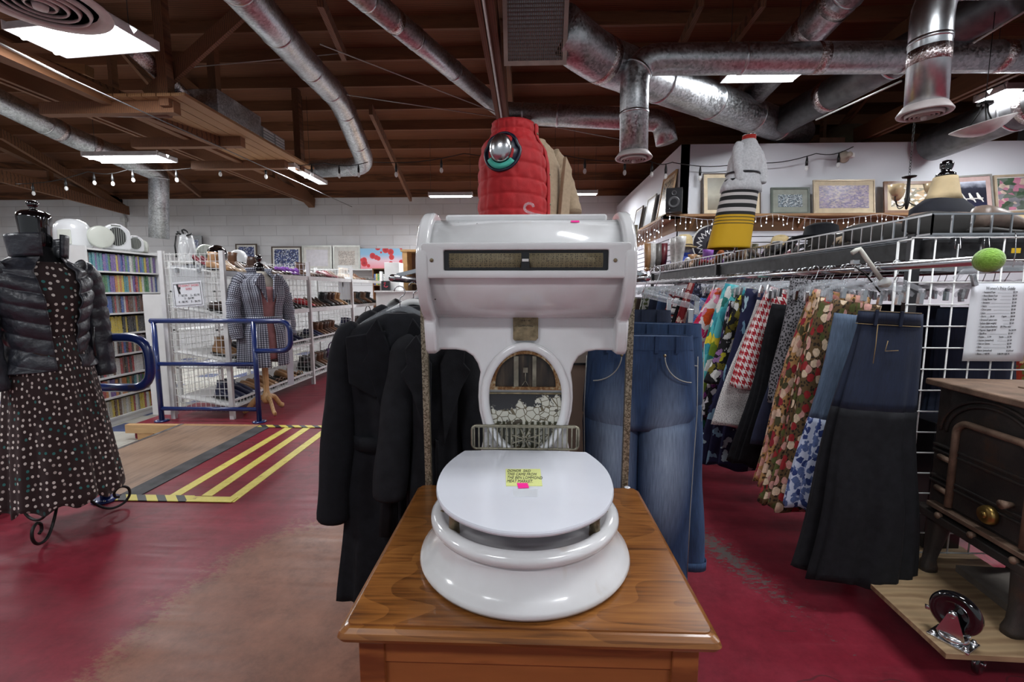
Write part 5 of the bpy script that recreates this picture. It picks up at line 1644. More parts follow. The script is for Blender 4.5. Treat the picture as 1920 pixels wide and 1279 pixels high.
# ================================================================ white jacket and striped skirt form standing on the right rack shelf
bt = P(1384, 472, 3.75)
YS = 3.75
SB = Vector((P(1372, 470, YS).x + 0.03, YS, 1.62))
wz = lambda px, py: P(px, py, YS)
fm = thing('bust_form', 'tall slim torso form with a red neck band inside white jacket and striped skirt', 'bust form', tuple(SB), radians(20))
H = wz(1404, 248).z - SB.z
MB().loft([ring((0.03 + 0.05 * z, 0, z), 0.05, 0.05, 20) for z in (H - 0.14, H - 0.02)]).build('neck', plain('red_neck_band', (0.5, 0.04, 0.03), 0.5), fm)
MB().lathe([(0.05, 0), (0.05, 0.008), (0.0001, 0.010)], 20, (0.03 + 0.05 * H, 0, H - 0.02)).build('neck_cap', M_chrome, fm)
MB().cyl((0, 0, 0.0), (0.03, 0, H - 0.12), 0.014, 10).build('pole', M_chrome, fm)
m, nt, b = newmat('striped_skirt_cloth'); setb(b, 0.8)
t_ = nd(nt, 'TexCoord'); s_ = nd(nt, 'SeparateXYZ', {0: t_.outputs['Object']})
zt_s = 0.53
k = mth(nt, 'DIVIDE', s_.outputs[2], zt_s)
st = [(0.0, (0.62, 0.36, 0.005)), (0.34, (0.012,) * 3), (0.352, (0.62, 0.36, 0.005)), (0.385, (0.012,) * 3), (0.397, (0.62, 0.36, 0.005)), (0.43, (0.012,) * 3), (0.442, (0.62, 0.36, 0.005)), (0.475, (0.012,) * 3),
      (0.52, (0.6, 0.56, 0.54)), (0.575, (0.012,) * 3), (0.635, (0.6, 0.56, 0.54)), (0.685, (0.012,) * 3), (0.75, (0.6, 0.56, 0.54)), (0.79, (0.012,) * 3), (0.89, (0.6, 0.56, 0.54)), (0.915, (0.012,) * 3)]
link(nt, ramp(nt, k, st, 'CONSTANT'), b.inputs['Base Color'])
sk = thing('skirt', 'straight skirt with black and white stripes above a mustard yellow hem', 'skirt', tuple(SB + Vector((0, 0, 0.03))), radians(20))
rings = []
for i in range(30):
    k = i / 29
    z = zt_s * k
    rings.append(ring((-0.07 + 0.10 * k, 0, z), lerp(0.185, 0.145, k), lerp(0.12, 0.10, k), 60, nf=4, fa=0.03 * (1 - k), ph=0.5))
MB().loft(rings, caps=(False, True)).build('skirt_body', m, sk, solid=0.003)
jk = thing('jacket', 'short white jacket with a thin black waist band above the striped skirt', 'jacket', tuple(SB + Vector((0, 0, 0.50))), radians(20))
m, nt, b = newmat('white_tweed_cloth'); setb(b, 0.9)
n1 = nd(nt, 'TexNoise', {'Vector': tc(nt), 'Scale': 70.0, 'Detail': 3.0}).outputs[0]
link(nt, ramp(nt, n1, [(0.35, (0.54, 0.54, 0.56)), (0.65, (0.68, 0.68, 0.70))]), b.inputs['Base Color'])
M_tweed = m
jh = H - 0.50 - 0.05
rings = []
for i in range(40):
    k = i / 39
    a, b_ = prof([(0, 0.165, 0.12), (0.25, 0.13, 0.105), (0.55, 0.13, 0.11), (0.8, 0.105, 0.085), (0.93, 0.07, 0.065), (1, 0.05, 0.05)], k)
    rings.append(ring((0.02 + 0.05 * k, 0, jh * k - 0.03 * (k < 0.01)), a, b_, 60, nf=8, fa=0.03 * (1 - k) ** 2, ph=1))
MB().loft(rings).build('jacket_body', M_tweed, jk)
MB().loft([ring((0.03, 0, jh * 0.27), 0.137, 0.111, 48), ring((0.03, 0, jh * 0.305), 0.137, 0.111, 48)], caps=(False, False)).build('waist_band', M_black, jk, solid=0.003)
for sx in (-1, 1):
    sleeve(jk, M_tweed, [(0.05 + sx * 0.06, 0, jh * 0.86), (0.05 + sx * 0.10, -0.02, jh * 0.72), (0.05 + sx * 0.115, -0.05, jh * 0.42), (0.05 + sx * 0.10, -0.07, jh * 0.1)], 0.042, 0.038, wr=0.003)
# ================================================================ right clothing rack
XR, ZR = 1.445, 1.415
rack = thing('clothes_rack', 'long chrome clothes rack on the right with a wire basket shelf on top', 'clothes rack', (2.1, 4.0, 0))
MB().cyl((XR, 1.52, ZR), (XR, 6.15, ZR), 0.0155, 16).build('hanging_rail', M_chrome, rack, world=True)
MB().cyl((2.15, 2.02, ZR), (2.15, 6.15, ZR), 0.0155, 16).build('hanging_rail', M_chrome, rack, world=True)
for x in (1.66, 2.72):
    for y in (2.05, 4.1, 6.2):
        MB().b2((x - 0.018, y - 0.018, 0), (x + 0.018, y + 0.018, 1.56)).build('upright', M_chrome if False else plain('dark_steel_upright', (0.06, 0.06, 0.065), 0.4, 0.6), rack, world=True)
for y in (2.05, 4.1, 6.15):
    MB().b2((XR - 0.02, y - 0.012, ZR - 0.012), (2.72, y + 0.012, ZR + 0.012)).build('cross_arm', M_chrome, rack, world=True)
# wire basket shelf along the whole top
bx0, bx1, by0_, by1_, bz0_, bz1_ = 1.65, 2.75, 1.96, 6.25, 1.55, 1.63
bk = MB()
y = by0_
R3 = 0.0028
while y <= by1_ + 0.01:
    bk.b2((bx0 - R3, y - R3, bz0_), (bx0 + R3, y + R3, bz1_))
    bk.b2((bx0, y - R3, bz0_ - R3), (bx1, y + R3, bz0_ + R3))
    y += 0.066
x = bx0
while x <= bx1 + 0.01:
    bk.b2((x - R3, by0_ - R3, bz0_), (x + R3, by0_ + R3, bz1_))
    bk.b2((x - R3, by0_, bz0_ - R3), (x + R3, by1_, bz0_ + R3))
    x += 0.078
for z in (bz0_, bz1_):
    bk.b2((bx0 - 0.005, by0_, z - 0.004), (bx0 + 0.005, by1_, z + 0.004))
    bk.b2((bx0, by0_ - 0.005, z - 0.004), (bx1, by0_ + 0.005, z + 0.004))
    bk.b2((bx1 - 0.005, by0_, z - 0.004), (bx1 + 0.005, by1_, z + 0.004))
bk.build('wire_basket', M_chrome, rack, world=True)
MB().b2((bx0 + 0.02, by0_ + 0.02, bz0_ - 0.095), (bx1 - 0.02, by1_ - 0.02, bz0_ - 0.018)).build('shelf_pan', plain('dark_scratched_metal', (0.03, 0.031, 0.033), 0.5, 0.3, 0.5, 20), rack, world=True)

# tennis ball on the rail end
tbp = Vector((XR, 1.50, ZR))
m, nt, b = newmat('green_felt'); setb(b, 0.95, sheen=0.5)
n1 = nd(nt, 'TexNoise', {'Vector': tc(nt), 'Scale': 180.0, 'Detail': 4.0}).outputs[0]
link(nt, ramp(nt, n1, [(0.3, (0.17, 0.36, 0.03)), (0.7, (0.28, 0.52, 0.07))]), b.inputs['Base Color']); bump(nt, b, n1, 0.7, 0.004)
tb = thing('tennis_ball', 'green tennis ball stuck on the end of the chrome rail', 'ball', tuple(tbp))
MB().ell((0, 0, 0), 0.038, 32, 24).build('felt', m, tb)
sm_ = []
for i in range(48):
    a = 2 * pi * i / 48
    q = Vector((cos(a) + 0.35 * cos(3 * a) * -1, 0.72 * sin(2 * a), sin(a) + 0.35 * sin(3 * a))).normalized()
    sm_.append(Matrix.Rotation(0.6, 3, 'Y') @ q * 0.0379)
MB().tube(sm_, 0.0011, 5, closed=True).build('seam', plain('grey_rubber_seam', (0.16, 0.22, 0.08), 0.8), tb)

# white wire grid panel
YG = 1.95
gx0 = P(1712, 450, YG).x; gz1_ = P(1712, 446, YG).z
gp = thing('grid_panel', 'white wire grid panel at the end of the clothes rack behind the stove', 'grid panel', (gx0 + 0.5, YG, 0))
mb = MB()
def gridpanel(mb, x0, x1, y, z0, z1, dx, dz, r=0.0032, fr=0.0045):
    x = x0
    while x <= x1 + 1e-4:
        rr_ = fr if abs(x - x0) < 1e-4 else r
        mb.cyl((x, y, z0), (x, y, z1), rr_, 6); x += dx
    z = z1
    while z >= z0 - 1e-4:
        mb.cyl((x0 - 0.008, y - r, z), (x1, y - r, z), r, 6); z -= dz
gridpanel(mb, gx0, gx0 + 1.1, YG, 0.17, gz1_, 0.0905, 0.0905)
mb.build('wire_grid', M_whitewire, gp, world=True)
mb = MB(); mb.cyl((gx0 - 0.018, YG + 0.05, 0.15), (gx0 - 0.018, YG + 0.05, gz1_ - 0.01), 0.005, 6)
mb.cyl((gx0 - 0.018, YG + 0.05, gz1_ - 0.01), (gx0 - 0.0, YG, gz1_ - 0.005), 0.004, 6); mb.build('side_wire', M_whitewire, gp, world=True)
# sheet
psx0, psx1 = P(1828, 530, YG - 0.03).x, P(1828, 530, YG - 0.03).x + 0.245
psz1, psz0 = P(1828, 531, YG - 0.03).z, P(1822, 678, YG - 0.03).z
ys_ = YG - 0.018
sg = thing('price_sign', 'white printed price list clipped to the white wire grid above the stove', 'sign', (psx0, ys_, psz0))
rows_ = []
for i in range(9):
    k = i / 8
    bend_ = 0.012 * max(0, 0.25 - k) * 4 * k
    z = lerp(psz0, psz1, k)
    rows_.append([Vector((lerp(psx0, psx1, j / 6) - 0.006 * (1 - k), ys_ - bend_ + 0.002 * sin(j * 1.3), z)) for j in range(7)])
mb = MB(); mb.loft(rows_, closed=False); mb.build('sheet', M_paper, sg, world=True, solid=0.0008)
T0 = parent_world(sg).inverted()
pw_ = psx1 - psx0; ph_ = psz1 - psz0
lines = [('Sweaters/Tops', '$3.29'), ('Short Sleeve Tops', '$3.29'), ('Long Sleeve Tops', '$4.49'), ('Sweaters', '$5.49'), ('Skirts', '$4.49'), ('Dress pants', '$5.49'), ('Jeans', '$6.99'), ('Shorts ....... $4.49', 'Capris ....... $4.49'), ('Dresses/2 piece suits', '$9.49'), ('Jackets (light weight)', '$5.49'), ('Coats (winter/leather)', '$9.79/as mkd'), ('Pajamas  Single $3.49', 'Set $4.99'), ('Slips/Bras', '$1.49'), ('Panties ..... $ .99', 'Socks ....... $ .99'), ('Scarves (unmarked)', '$1.49'), ('Hats or Gloves', '$2.99'), ('Belts', '$1.99'), ('Purses (unmarked)', 'as priced'), ('Shoes ... 1-$2.95', '3-$4.99 5-$5.95')]
text_obj('heading', "Women's Price Guide", 0.0195, M_ink, T0 @ Matrix.Translation((psx0 + pw_ * 0.22, ys_ - 0.004, psz1 - ph_ * 0.085)) @ Matrix.Scale(0.66, 4, (1, 0, 0)) @ RX, sg)
body = MB()
for i, (a_, b__) in enumerate(lines):
    z = psz1 - ph_ * (0.125 + 0.0438 * i)
    text_obj('price_line', '\u2022 ' + a_, 0.0108, M_ink, T0 @ Matrix.Translation((psx0 + pw_ * 0.17, ys_ - 0.0045, z)) @ Matrix.Scale(0.7, 4, (1, 0, 0)) @ RX, sg)
    text_obj('price_line', b__, 0.0108, M_ink, T0 @ Matrix.Translation((psx0 + pw_ * (0.66 if len(b__) < 10 else 0.52), ys_ - 0.0045, z)) @ Matrix.Scale(0.7, 4, (1, 0, 0)) @ RX, sg)
    if len(b__) < 8:
        body.b2((psx0 + pw_ * (0.20 + 0.0165 * len(a_)), ys_ - 0.0047, z), (psx0 + pw_ * 0.645, ys_ - 0.0043, z + 0.0009))
body.build('leader_lines', M_ink, sg, world=True)
# clear hanger with clips holding the sheet
sh = thing('hanger', 'clear plastic clip hanger holding the price list on the grid', 'hanger', (psx0 + 0.13, ys_, psz1))
hc = Vector((psx0 + 0.14, ys_ - 0.012, psz1 + 0.045))
MB().tube([hc + Vector(q) for q in ((-0.22, 0, -0.03), (-0.19, 0, 0.0), (-0.10, 0, 0.005), (-0.04, 0, 0.03), (0.03, 0, 0.03), (0.09, 0, 0.0), (0.2, 0, -0.005))], [(0.013, 0.005)] * 7, 8, up=(0, 1, 0)).build('hanger_body', M_plasticclear, sh, world=True)
MB().tube([hc + Vector(q) for q in ((0, 0, 0.02), (0.004, 0, 0.07), (0.0, 0, 0.13), (0.006, 0.012, 0.16))], 0.002, 5).build('hook', M_chrome, sh, world=True)
for xx in (psx0 - 0.005, psx1 - 0.03):
    MB().box((xx, ys_ - 0.012, psz1 + 0.012), (0.018, 0.012, 0.05), Matrix.Rotation(-0.35 if xx < psx0 + 0.05 else 0, 3, 'Y')).build('clip', M_galv, sh, world=True, bevel=0.002)
# binder clips on the grid's top edge
for px in (1792, 1846):
    q = P(px, 452, YG - 0.012)
    t = thing('binder_clip', 'black binder clip on the grid panel top edge, %s' % ('above the tennis ball' if px < 1800 else 'the right-hand one'), 'clip', tuple(q))
    MB().prism([(-0.02, -0.012), (0.02, -0.012), (0.014, 0.014), (-0.014, 0.014)], -0.008, 0.008).build('clip_body', M_black, t)
    MB().tube([(-0.008, -0.008, 0.012), (-0.012, -0.012, -0.03), (0.012, -0.012, -0.03), (0.008, -0.008, 0.012)], 0.0012, 5).build('wire_handle', M_chrome, t)

# ================================================================ garments on the rail
def skirt_on_hanger(label, y, mat_, w, L, x0=XR, seed=1, top=1.235, lean=4.0, flare=1.15, th=0.035, mat2=None, split=0.5, rz=0.0, kind='skirt', cat='skirt', folds=5, waist=None):
    t = thing(kind, label, cat, (x0, y, ZR), rz)
    t.rotation_euler = (0, radians(lean), rz)
    zt_ = top - ZR
    zb_ = zt_ - L
    rings = []
    N = 34
    for i in range(N + 1):
        k = i / N
        z = lerp(zb_, zt_, k)
        e = 1 - k
        a = lerp(w / 2 * (waist or 0.9), w / 2 * flare, e)
        b_ = lerp(0.016, th, min(1, e * 1.4))
        r = ring((0.01 * sin(z * 7 + seed), 0, z), a, b_, 72, p=2.6, nf=folds, fa=0.10 * e ** 0.7 + 0.01, ph=seed, nf2=folds * 2 + 3, fb=0.08 * e)
        if i == 0:
            r = [Vector((p.x, p.y, p.z + 0.012 * sin(q * 0.5 + seed))) for q, p in enumerate(r)]
        rings.append(r)
    if mat2:
        s = int(N * (1 - split))
        MB().loft(rings[s:]).build('upper_panel', mat_, t)
        MB().loft(rings[:s + 1]).build('flounce', mat2, t)
    else:
        MB().loft(rings).build('cloth', mat_, t)
    clip_hanger(t, (0, 0, 0.0), w * 0.95)
    return t

C = lambda *a: srgb(*a)
M_f1 = print_cloth('tan_rose_floral', C(168, 128, 78), [C(205, 150, 135), C(150, 30, 45), C(222, 190, 165), C(70, 66, 35), C(190, 120, 110)], 21, 0.46, second=C(70, 50, 28))
M_f2 = print_cloth('olive_rose_floral', C(96, 74, 44), [C(215, 160, 150), C(160, 35, 40), C(230, 205, 175), C(90, 95, 45)], 22, 0.42, second=C(40, 30, 20))
M_f3 = print_cloth('leopard_grey_print', C(120, 118, 122), [C(18, 18, 20), C(30, 30, 34)], 75, 0.34, warp=0.3)
M_f4 = print_cloth('navy_white_leaf_print', C(20, 24, 62), [C(165, 195, 205), C(120, 160, 185), C(20, 24, 62)], 8, 0.22, warp=0.9)
M_f5 = print_cloth('teal_tropical_print', C(90, 190, 195), [C(235, 240, 235), C(120, 150, 40), C(60, 165, 180), C(240, 220, 60), C(40, 130, 120)], 12, 0.55, warp=0.5)
M_f6 = print_cloth('pink_orange_floral', C(235, 225, 225), [C(220, 40, 110), C(235, 90, 30), C(240, 150, 180), C(200, 30, 60)], 15, 0.52, warp=0.6)
M_f7 = print_cloth('black_yellow_leaf_print', C(18, 17, 20), [C(200, 190, 50), C(120, 110, 30), C(150, 110, 160), C(230, 230, 225)], 16, 0.42, warp=0.9)
M_f8 = print_cloth('navy_paisley_print', C(16, 18, 40), [C(190, 190, 200), C(60, 66, 100), C(16, 18, 40)], 20, 0.36, warp=0.8, second=C(90, 95, 120))
M_f9 = print_cloth('maroon_white_floral', C(122, 18, 28), [C(228, 205, 190), C(122, 18, 28), C(200, 160, 150)], 11, 0.38, warp=0.7)
M_f10 = print_cloth('blue_dotted_cloth', C(40, 90, 170), [C(160, 190, 230)], 80, 0.3, rand=0.2, warp=0)
m, nt, b = newmat('red_white_houndstooth'); setb(b, 0.85)
t_ = nd(nt, 'TexCoord'); s_ = nd(nt, 'SeparateXYZ', {0: t_.outputs['UV']})
u1 = mth(nt, 'FRACT', mth(nt, 'MULTIPLY', s_.outputs[0], 26.0)); v1 = mth(nt, 'FRACT', mth(nt, 'MULTIPLY', s_.outputs[1], 26.0))
A_ = mth(nt, 'GREATER_THAN', u1, 0.5); B_ = mth(nt, 'GREATER_THAN', v1, 0.5)
dg_ = mth(nt, 'GREATER_THAN', mth(nt, 'FRACT', mth(nt, 'MULTIPLY', mth(nt, 'ADD', s_.outputs[0], s_.outputs[1]), 52.0)), 0.5)
sel = mth(nt, 'ADD', mth(nt, 'MULTIPLY', A_, B_), mth(nt, 'MULTIPLY', mth(nt, 'ABSOLUTE', mth(nt, 'SUBTRACT', A_, B_)), dg_), clamp=True)
link(nt, mixc(nt, sel, C(232, 225, 222), C(165, 22, 38)), b.inputs['Base Color'])
M_hound = m
M_plaidr = stripes_cloth('red_plaid_cloth', [(0, C(110, 22, 28)), (0.35, C(30, 20, 30)), (0.5, C(140, 35, 40)), (0.8, C(190, 180, 170)), (0.85, C(90, 18, 24))], 0.07, plaid=[(0, C(110, 22, 28)), (0.4, C(25, 20, 32)), (0.6, C(130, 30, 36))])
M_strw = stripes_cloth('white_black_red_stripes', [(0, C(215, 212, 210)), (0.3, C(28, 28, 34)), (0.45, C(215, 212, 210)), (0.6, C(170, 60, 50)), (0.72, C(40, 42, 52)), (0.85, C(160, 162, 168))], 0.10)
M_whsp = print_cloth('white_black_speckle', C(215, 213, 210), [C(30, 30, 34)], 120, 0.2, warp=0.3)
M_greenz = print_cloth('green_black_animal_print', C(12, 14, 14), [C(20, 120, 95), C(12, 14, 14)], 22, 0.42, warp=1.2)
M_navy = plain('navy_cloth', (0.010, 0.014, 0.04), 0.85, 0, 0.2, 20, 0.2)
M_chev = stripes_cloth('black_white_chevron', [(0, C(220, 220, 220)), (0.4, C(15, 15, 18))], 0.03)
M_blflor = print_cloth('white_blue_floral', C(190, 200, 220), [C(40, 60, 120), C(90, 110, 160)], 30, 0.45, warp=0.7)
M_purplef = print_cloth('purple_black_floral', C(16, 14, 22), [C(110, 40, 110), C(220, 220, 225), C(60, 60, 120)], 22, 0.42, warp=0.8)
M_redflor = print_cloth('orange_red_floral', C(150, 40, 22), [C(225, 205, 150), C(120, 120, 50), C(180, 60, 30)], 12, 0.42, warp=0.7)
M_greenleaf = print_cloth('white_green_leaf_print', C(170, 175, 170), [C(80, 95, 55), C(40, 55, 40)], 18, 0.42, warp=0.8)
G = [
 ('long denim skirt with a black flounce, nearest on the rail beside the white grid', 1.84, M_denim3, 0.27, 1.10, dict(x0=1.43, mat2=M_blackcloth2, split=0.34, flare=1.62, lean=3, seed=3, th=0.08, folds=6, waist=0.86)),
 ('pale blue denim skirt with a white and blue floral hem behind the black flounced skirt', 1.96, M_denim4, 0.285, 0.86, dict(mat2=M_blflor, split=0.52, flare=1.1, lean=7, seed=5, top=1.21)),
 ('olive and rose floral long skirt behind the pale denim one', 2.07, M_f2, 0.31, 0.98, dict(lean=8, seed=7, flare=1.15, top=1.27, th=0.05)),
 ('tan rose floral long skirt hanging left of the olive floral one', 2.16, M_f1, 0.31, 0.95, dict(lean=9, seed=2, flare=1.2, top=1.31, th=0.06)),
 ('dark navy skirt in the narrow gap left of the tan floral skirt', 2.26, M_navy, 0.32, 0.7, dict(lean=7, seed=4)),
 ('grey and black leopard print skirt hanging to mid height', 2.27, M_f3, 0.27, 0.60, dict(x0=1.385, lean=4, seed=9, flare=1.05, top=1.37, folds=3, th=0.06)),
 ('black skirt with puffed folds hanging behind the leopard print', 2.40, M_blackcloth2, 0.35, 0.86, dict(lean=6, seed=6, flare=1.25)),
 ('red and white houndstooth skirt swinging out from the rail', 2.50, M_hound, 0.34, 0.56, dict(lean=13, seed=8, flare=1.05, top=1.31)),
 ('white skirt with black specks below the houndstooth skirt', 2.56, M_whsp, 0.36, 0.72, dict(lean=12, seed=3, flare=1.1)),
 ('long navy skirt with pale leaf sprays', 2.66, M_f4, 0.40, 1.05, dict(lean=7, seed=11, flare=1.25, th=0.05, top=1.31)),
 ('black and yellow leaf print skirt left of the long navy leaf skirt', 2.80, M_f7, 0.38, 0.55, dict(lean=8, seed=10, top=1.27)),
 ('purple and black flower print skirt under the black and yellow one', 2.86, M_purplef, 0.39, 0.74, dict(lean=7, seed=12)),
 ('turquoise tropical print skirt with yellow flowers', 2.95, M_f5, 0.40, 0.72, dict(lean=11, seed=13, flare=1.1, top=1.33)),
 ('green and black animal print skirt under the turquoise one', 3.02, M_greenz, 0.38, 0.86, dict(lean=7, seed=14)),
 ('pink and orange flower print skirt left of the turquoise skirt', 3.13, M_f6, 0.42, 0.52, dict(lean=14, seed=15, top=1.30)),
 ('black skirt hanging low behind the pink flower print', 3.20, M_blackcloth2, 0.38, 1.0, dict(lean=6, seed=16)),
 ('bright blue dotted skirt right of the navy paisley skirt', 3.32, M_f10, 0.40, 0.45, dict(lean=10, seed=17)),
 ('long navy paisley print skirt in the middle of the rail', 3.42, M_f8, 0.44, 0.95, dict(lean=7, seed=18, top=1.35, flare=1.2, th=0.05)),
 ('maroon skirt with large white flowers', 3.62, M_f9, 0.40, 0.95, dict(lean=10, seed=19, top=1.35)),
 ('plain black long skirt left of the maroon flower skirt', 3.78, M_blackcloth, 0.40, 0.95, dict(lean=9, seed=20)),
 ('white skirt with black and red cross stripes', 3.96, M_strw, 0.38, 0.62, dict(lean=8, seed=21)),
 ('red plaid skirt left of the cross striped skirt', 4.16, M_plaidr, 0.38, 0.78, dict(lean=7, seed=22, top=1.30)),
 ('mid blue denim skirt left of the red plaid skirt', 4.38, M_denim2, 0.42, 0.8, dict(lean=5, seed=23, top=1.30)),
 ('dark denim skirt far down the rail beyond the plaid skirt', 4.66, M_denim3, 0.42, 0.8, dict(lean=5, seed=24)),
 ('white skirt with dark green leaves far down the rail', 4.95, M_greenleaf, 0.42, 0.7, dict(lean=4, seed=25, top=1.34)),
 ('dark brown skirt at the far end of the rail behind the jeans', 5.25, plain('dark_brown_cloth', (0.04, 0.025, 0.018), 0.85), 0.42, 0.8, dict(lean=3, seed=26)),
 ('olive skirt farthest down the chrome rail', 5.6, plain('olive_cloth', (0.10, 0.09, 0.04), 0.85), 0.42, 0.8, dict(lean=2, seed=27)),
]
M_ystitch = plain('tan_stitching', (0.28, 0.19, 0.08), 0.8)
for gi, (lab, y, mt_, w, L, kw) in enumerate(G):
    t = skirt_on_hanger(lab, y, mt_, w, L, **kw)
    if gi == 0:
        zt_ = 1.235 - ZR
        MB().loft([ring((0, 0, zt_ - 0.045), 0.1205, 0.024, 48, 2.8), ring((0, 0, zt_ + 0.004), 0.1175, 0.020, 48, 2.8)], caps=(False, False)).build('waistband', M_denim3, t, solid=0.002)
        for z_ in (zt_ - 0.05, zt_ + 0.002):
            MB().tube(ring((0, 0, z_), 0.1215 if z_ < zt_ - 0.02 else 0.1185, 0.026 if z_ < zt_ - 0.02 else 0.022, 40, 2.8), 0.0012, 4, closed=True).build('stitch_line', M_ystitch, t)
        for x_ in (-0.075, 0.02):
            MB().b2((x_, -0.031, zt_ - 0.055), (x_ + 0.012, -0.023, zt_ + 0.006)).build('belt_loop', M_denim3, t, bevel=0.002)
        MB().tube([(-0.06, -0.028, zt_ - 0.05), (-0.066, -0.040, zt_ - 0.13), (-0.075, -0.052, zt_ - 0.2)], 0.0014, 4).build('stitch_line', M_ystitch, t)
        MB().tube([(-0.02, -0.037, zt_ - 0.11), (-0.03, -0.043, zt_ - 0.15), (0.02, -0.043, zt_ - 0.145)], 0.0016, 4).build('stitch_line', M_ystitch, t)
# second rail, garments seen through the grid
G2 = [('dark jeans hanging on the second rail seen through the white grid', 2.25, M_denim3, 0.40, 0.95, dict(x0=2.15, seed=31, lean=0, kind='jeans_on_hanger', cat='jeans')),
      ('navy trousers behind the dark jeans on the second rail', 2.45, M_navy, 0.42, 0.95, dict(x0=2.15, seed=32, lean=0, kind='trousers', cat='trousers')),
      ('orange red flower print skirt on the second rail above the stove', 2.36, M_redflor, 0.44, 0.9, dict(x0=2.62, seed=33, lean=0, top=1.16)),
      ('black trousers on the second rail behind the navy ones', 2.7, M_blackcloth2, 0.44, 0.95, dict(x0=2.15, seed=34, lean=0, kind='trousers', cat='trousers'))]
for lab, y, mt_, w, L, kw in G2:
    skirt_on_hanger(lab, y, mt_, w, L, **kw)
for i in range(12):
    y = 2.95 + i * 0.27
    skirt_on_hanger('dark skirt on the second rail, %s from the near end' % ORD[i + 1], y, [M_navy, M_blackcloth2, M_denim3][i % 3], 0.42, 0.8, x0=2.15, seed=40 + i, lean=0)

# empty hangers crowding the rails
eh = thing('hanger', 'empty clear plastic hanger on the front rail, nearest one', 'hanger', (XR, 2.0, ZR), 0, None)
clip_hanger(eh, (0, 0, 0), 0.38)
rr_ = random.Random(3)
N_E = 0
def hang_label(i, row):
    return 'empty clear hanger on the %s rail, %s from the near end' % (row, ORD[i])
i = 1
for j in range(40):
    y = 2.02 + j * 0.098 + rr_.uniform(-0.02, 0.02)
    i += 1
    dup(eh, (XR + rr_.uniform(-0.02, 0.02), y, ZR + 0.0), (radians(rr_.uniform(-10, 10)), radians(rr_.uniform(-3, 5)), radians(rr_.uniform(-14, 14))), hang_label(i, 'front'), 'empty clear hangers on the front rail')
i = 0
for j in range(44):
    y = 2.06 + j * 0.088 + rr_.uniform(-0.02, 0.02)
    i += 1
    dup(eh, (2.15 + rr_.uniform(-0.02, 0.02), y, ZR), (radians(rr_.uniform(-10, 10)), radians(rr_.uniform(-4, 4)), radians(rr_.uniform(-14, 14))), hang_label(i, 'second'), 'empty clear hangers on the second rail')
eh['group'] = 'empty clear hangers on the front rail'
# white size marker hanger tilted on the rail
wt = thing('white_hanger', 'tilted white plastic clip hanger sticking out of the front rail', 'hanger', tuple(P(1625, 500, 1.95)))
pA, pB, pC = P(1597, 475, 1.92), P(1612, 467, 1.92), P(1658, 532, 1.92)
MB().tube([pA, pA.lerp(pB, 0.6) + Vector((0, 0, 0.002)), pB, pB.lerp(pC, 0.15), pC], [(0.010, 0.006)] * 5, 8, up=(0, 1, 0)).build('hanger_body', plain('cream_plastic', (0.62, 0.62, 0.55), 0.4), wt, world=True, bevel=0.0)
MB().cyl(pC + Vector((0, -0.012, 0.004)), pC + Vector((0, 0.012, 0.004)), 0.020, 14).build('pivot', plain('cream_plastic', (0.62, 0.62, 0.55), 0.4), wt, world=True)
MB().tube([P(1603, 500, 1.93), P(1622, 513, 1.93), P(1650, 548, 1.93)], 0.003, 6).build('hook', M_iron, wt, world=True)
MB().box(P(1603, 492, 1.91), (0.025, 0.02, 0.018)).build('clip', M_chrome, wt, world=True, bevel=0.002)

# ================================================================ cast iron stove on wheeled board
m, nt, b = newmat('rusty_cast_iron'); setb(b, 0.55, 0.35)
n1 = nd(nt, 'TexNoise', {'Vector': tc(nt), 'Scale': 5.0, 'Detail': 8.0, 'Roughness': 0.7}).outputs[0]
n2 = nd(nt, 'TexNoise', {'Vector': tc(nt), 'Scale': 180.0, 'Detail': 3.0}).outputs[0]
link(nt, ramp(nt, n1, [(0.35, (0.032, 0.029, 0.028)), (0.55, (0.055, 0.045, 0.040)), (0.72, (0.11, 0.055, 0.03))]), b.inputs['Base Color'])
bump(nt, b, n2, 0.35, 0.003)
M_cast = m
M_castrust = plain('rusted_iron_top', (0.20, 0.13, 0.09), 0.65, 0.3, 0.35, 14, 0.4)
M_brassk = plain('old_brass_knob', (0.35, 0.23, 0.07), 0.35, 0.9, 0.25, 30)
BZ = 0.15
bd = thing('wheeled_board', 'pale plywood dolly board under the cast iron stove', 'dolly', (2.0, 1.8, 0))
c1 = PZ(1642, 1104, BZ); c2 = PZ(1774, 1226, BZ); c3 = PZ(2150, 1245, BZ); c4_ = Vector((c3.x + 0.05, c1.y + 0.45, BZ)); c5 = Vector((c1.x + 0.03, c1.y + 0.42, BZ))
poly = [(c1.x, c1.y), (c2.x, c2.y), (c3.x, c3.y), (c4_.x, c4_.y), (c5.x, c5.y)]
M_plypale = woodmat('pale_birch_ply', (0.22, 0.14, 0.075), (0.36, 0.25, 0.14), (1.2, 3.5, 3), 0.5, dist=5)
MB().prism(poly, BZ - 0.018, BZ, 'XY').build('board', M_plypale, bd, world=True)
MB().b2((c2.x + 0.09, c2.y + 0.04, BZ - 0.045), (c2.x + 0.30, c2.y + 0.14, BZ - 0.018)).build('mounting_block', plain('grey_weathered_block', (0.13, 0.115, 0.10), 0.8, 0, 0.3, 30), bd, world=True)
MB().b2((c2.x + 0.31, c2.y + 0.05, BZ - 0.045), (c2.x + 0.7, c2.y + 0.14, BZ - 0.018)).build('mounting_block', M_newwood, bd, world=True)
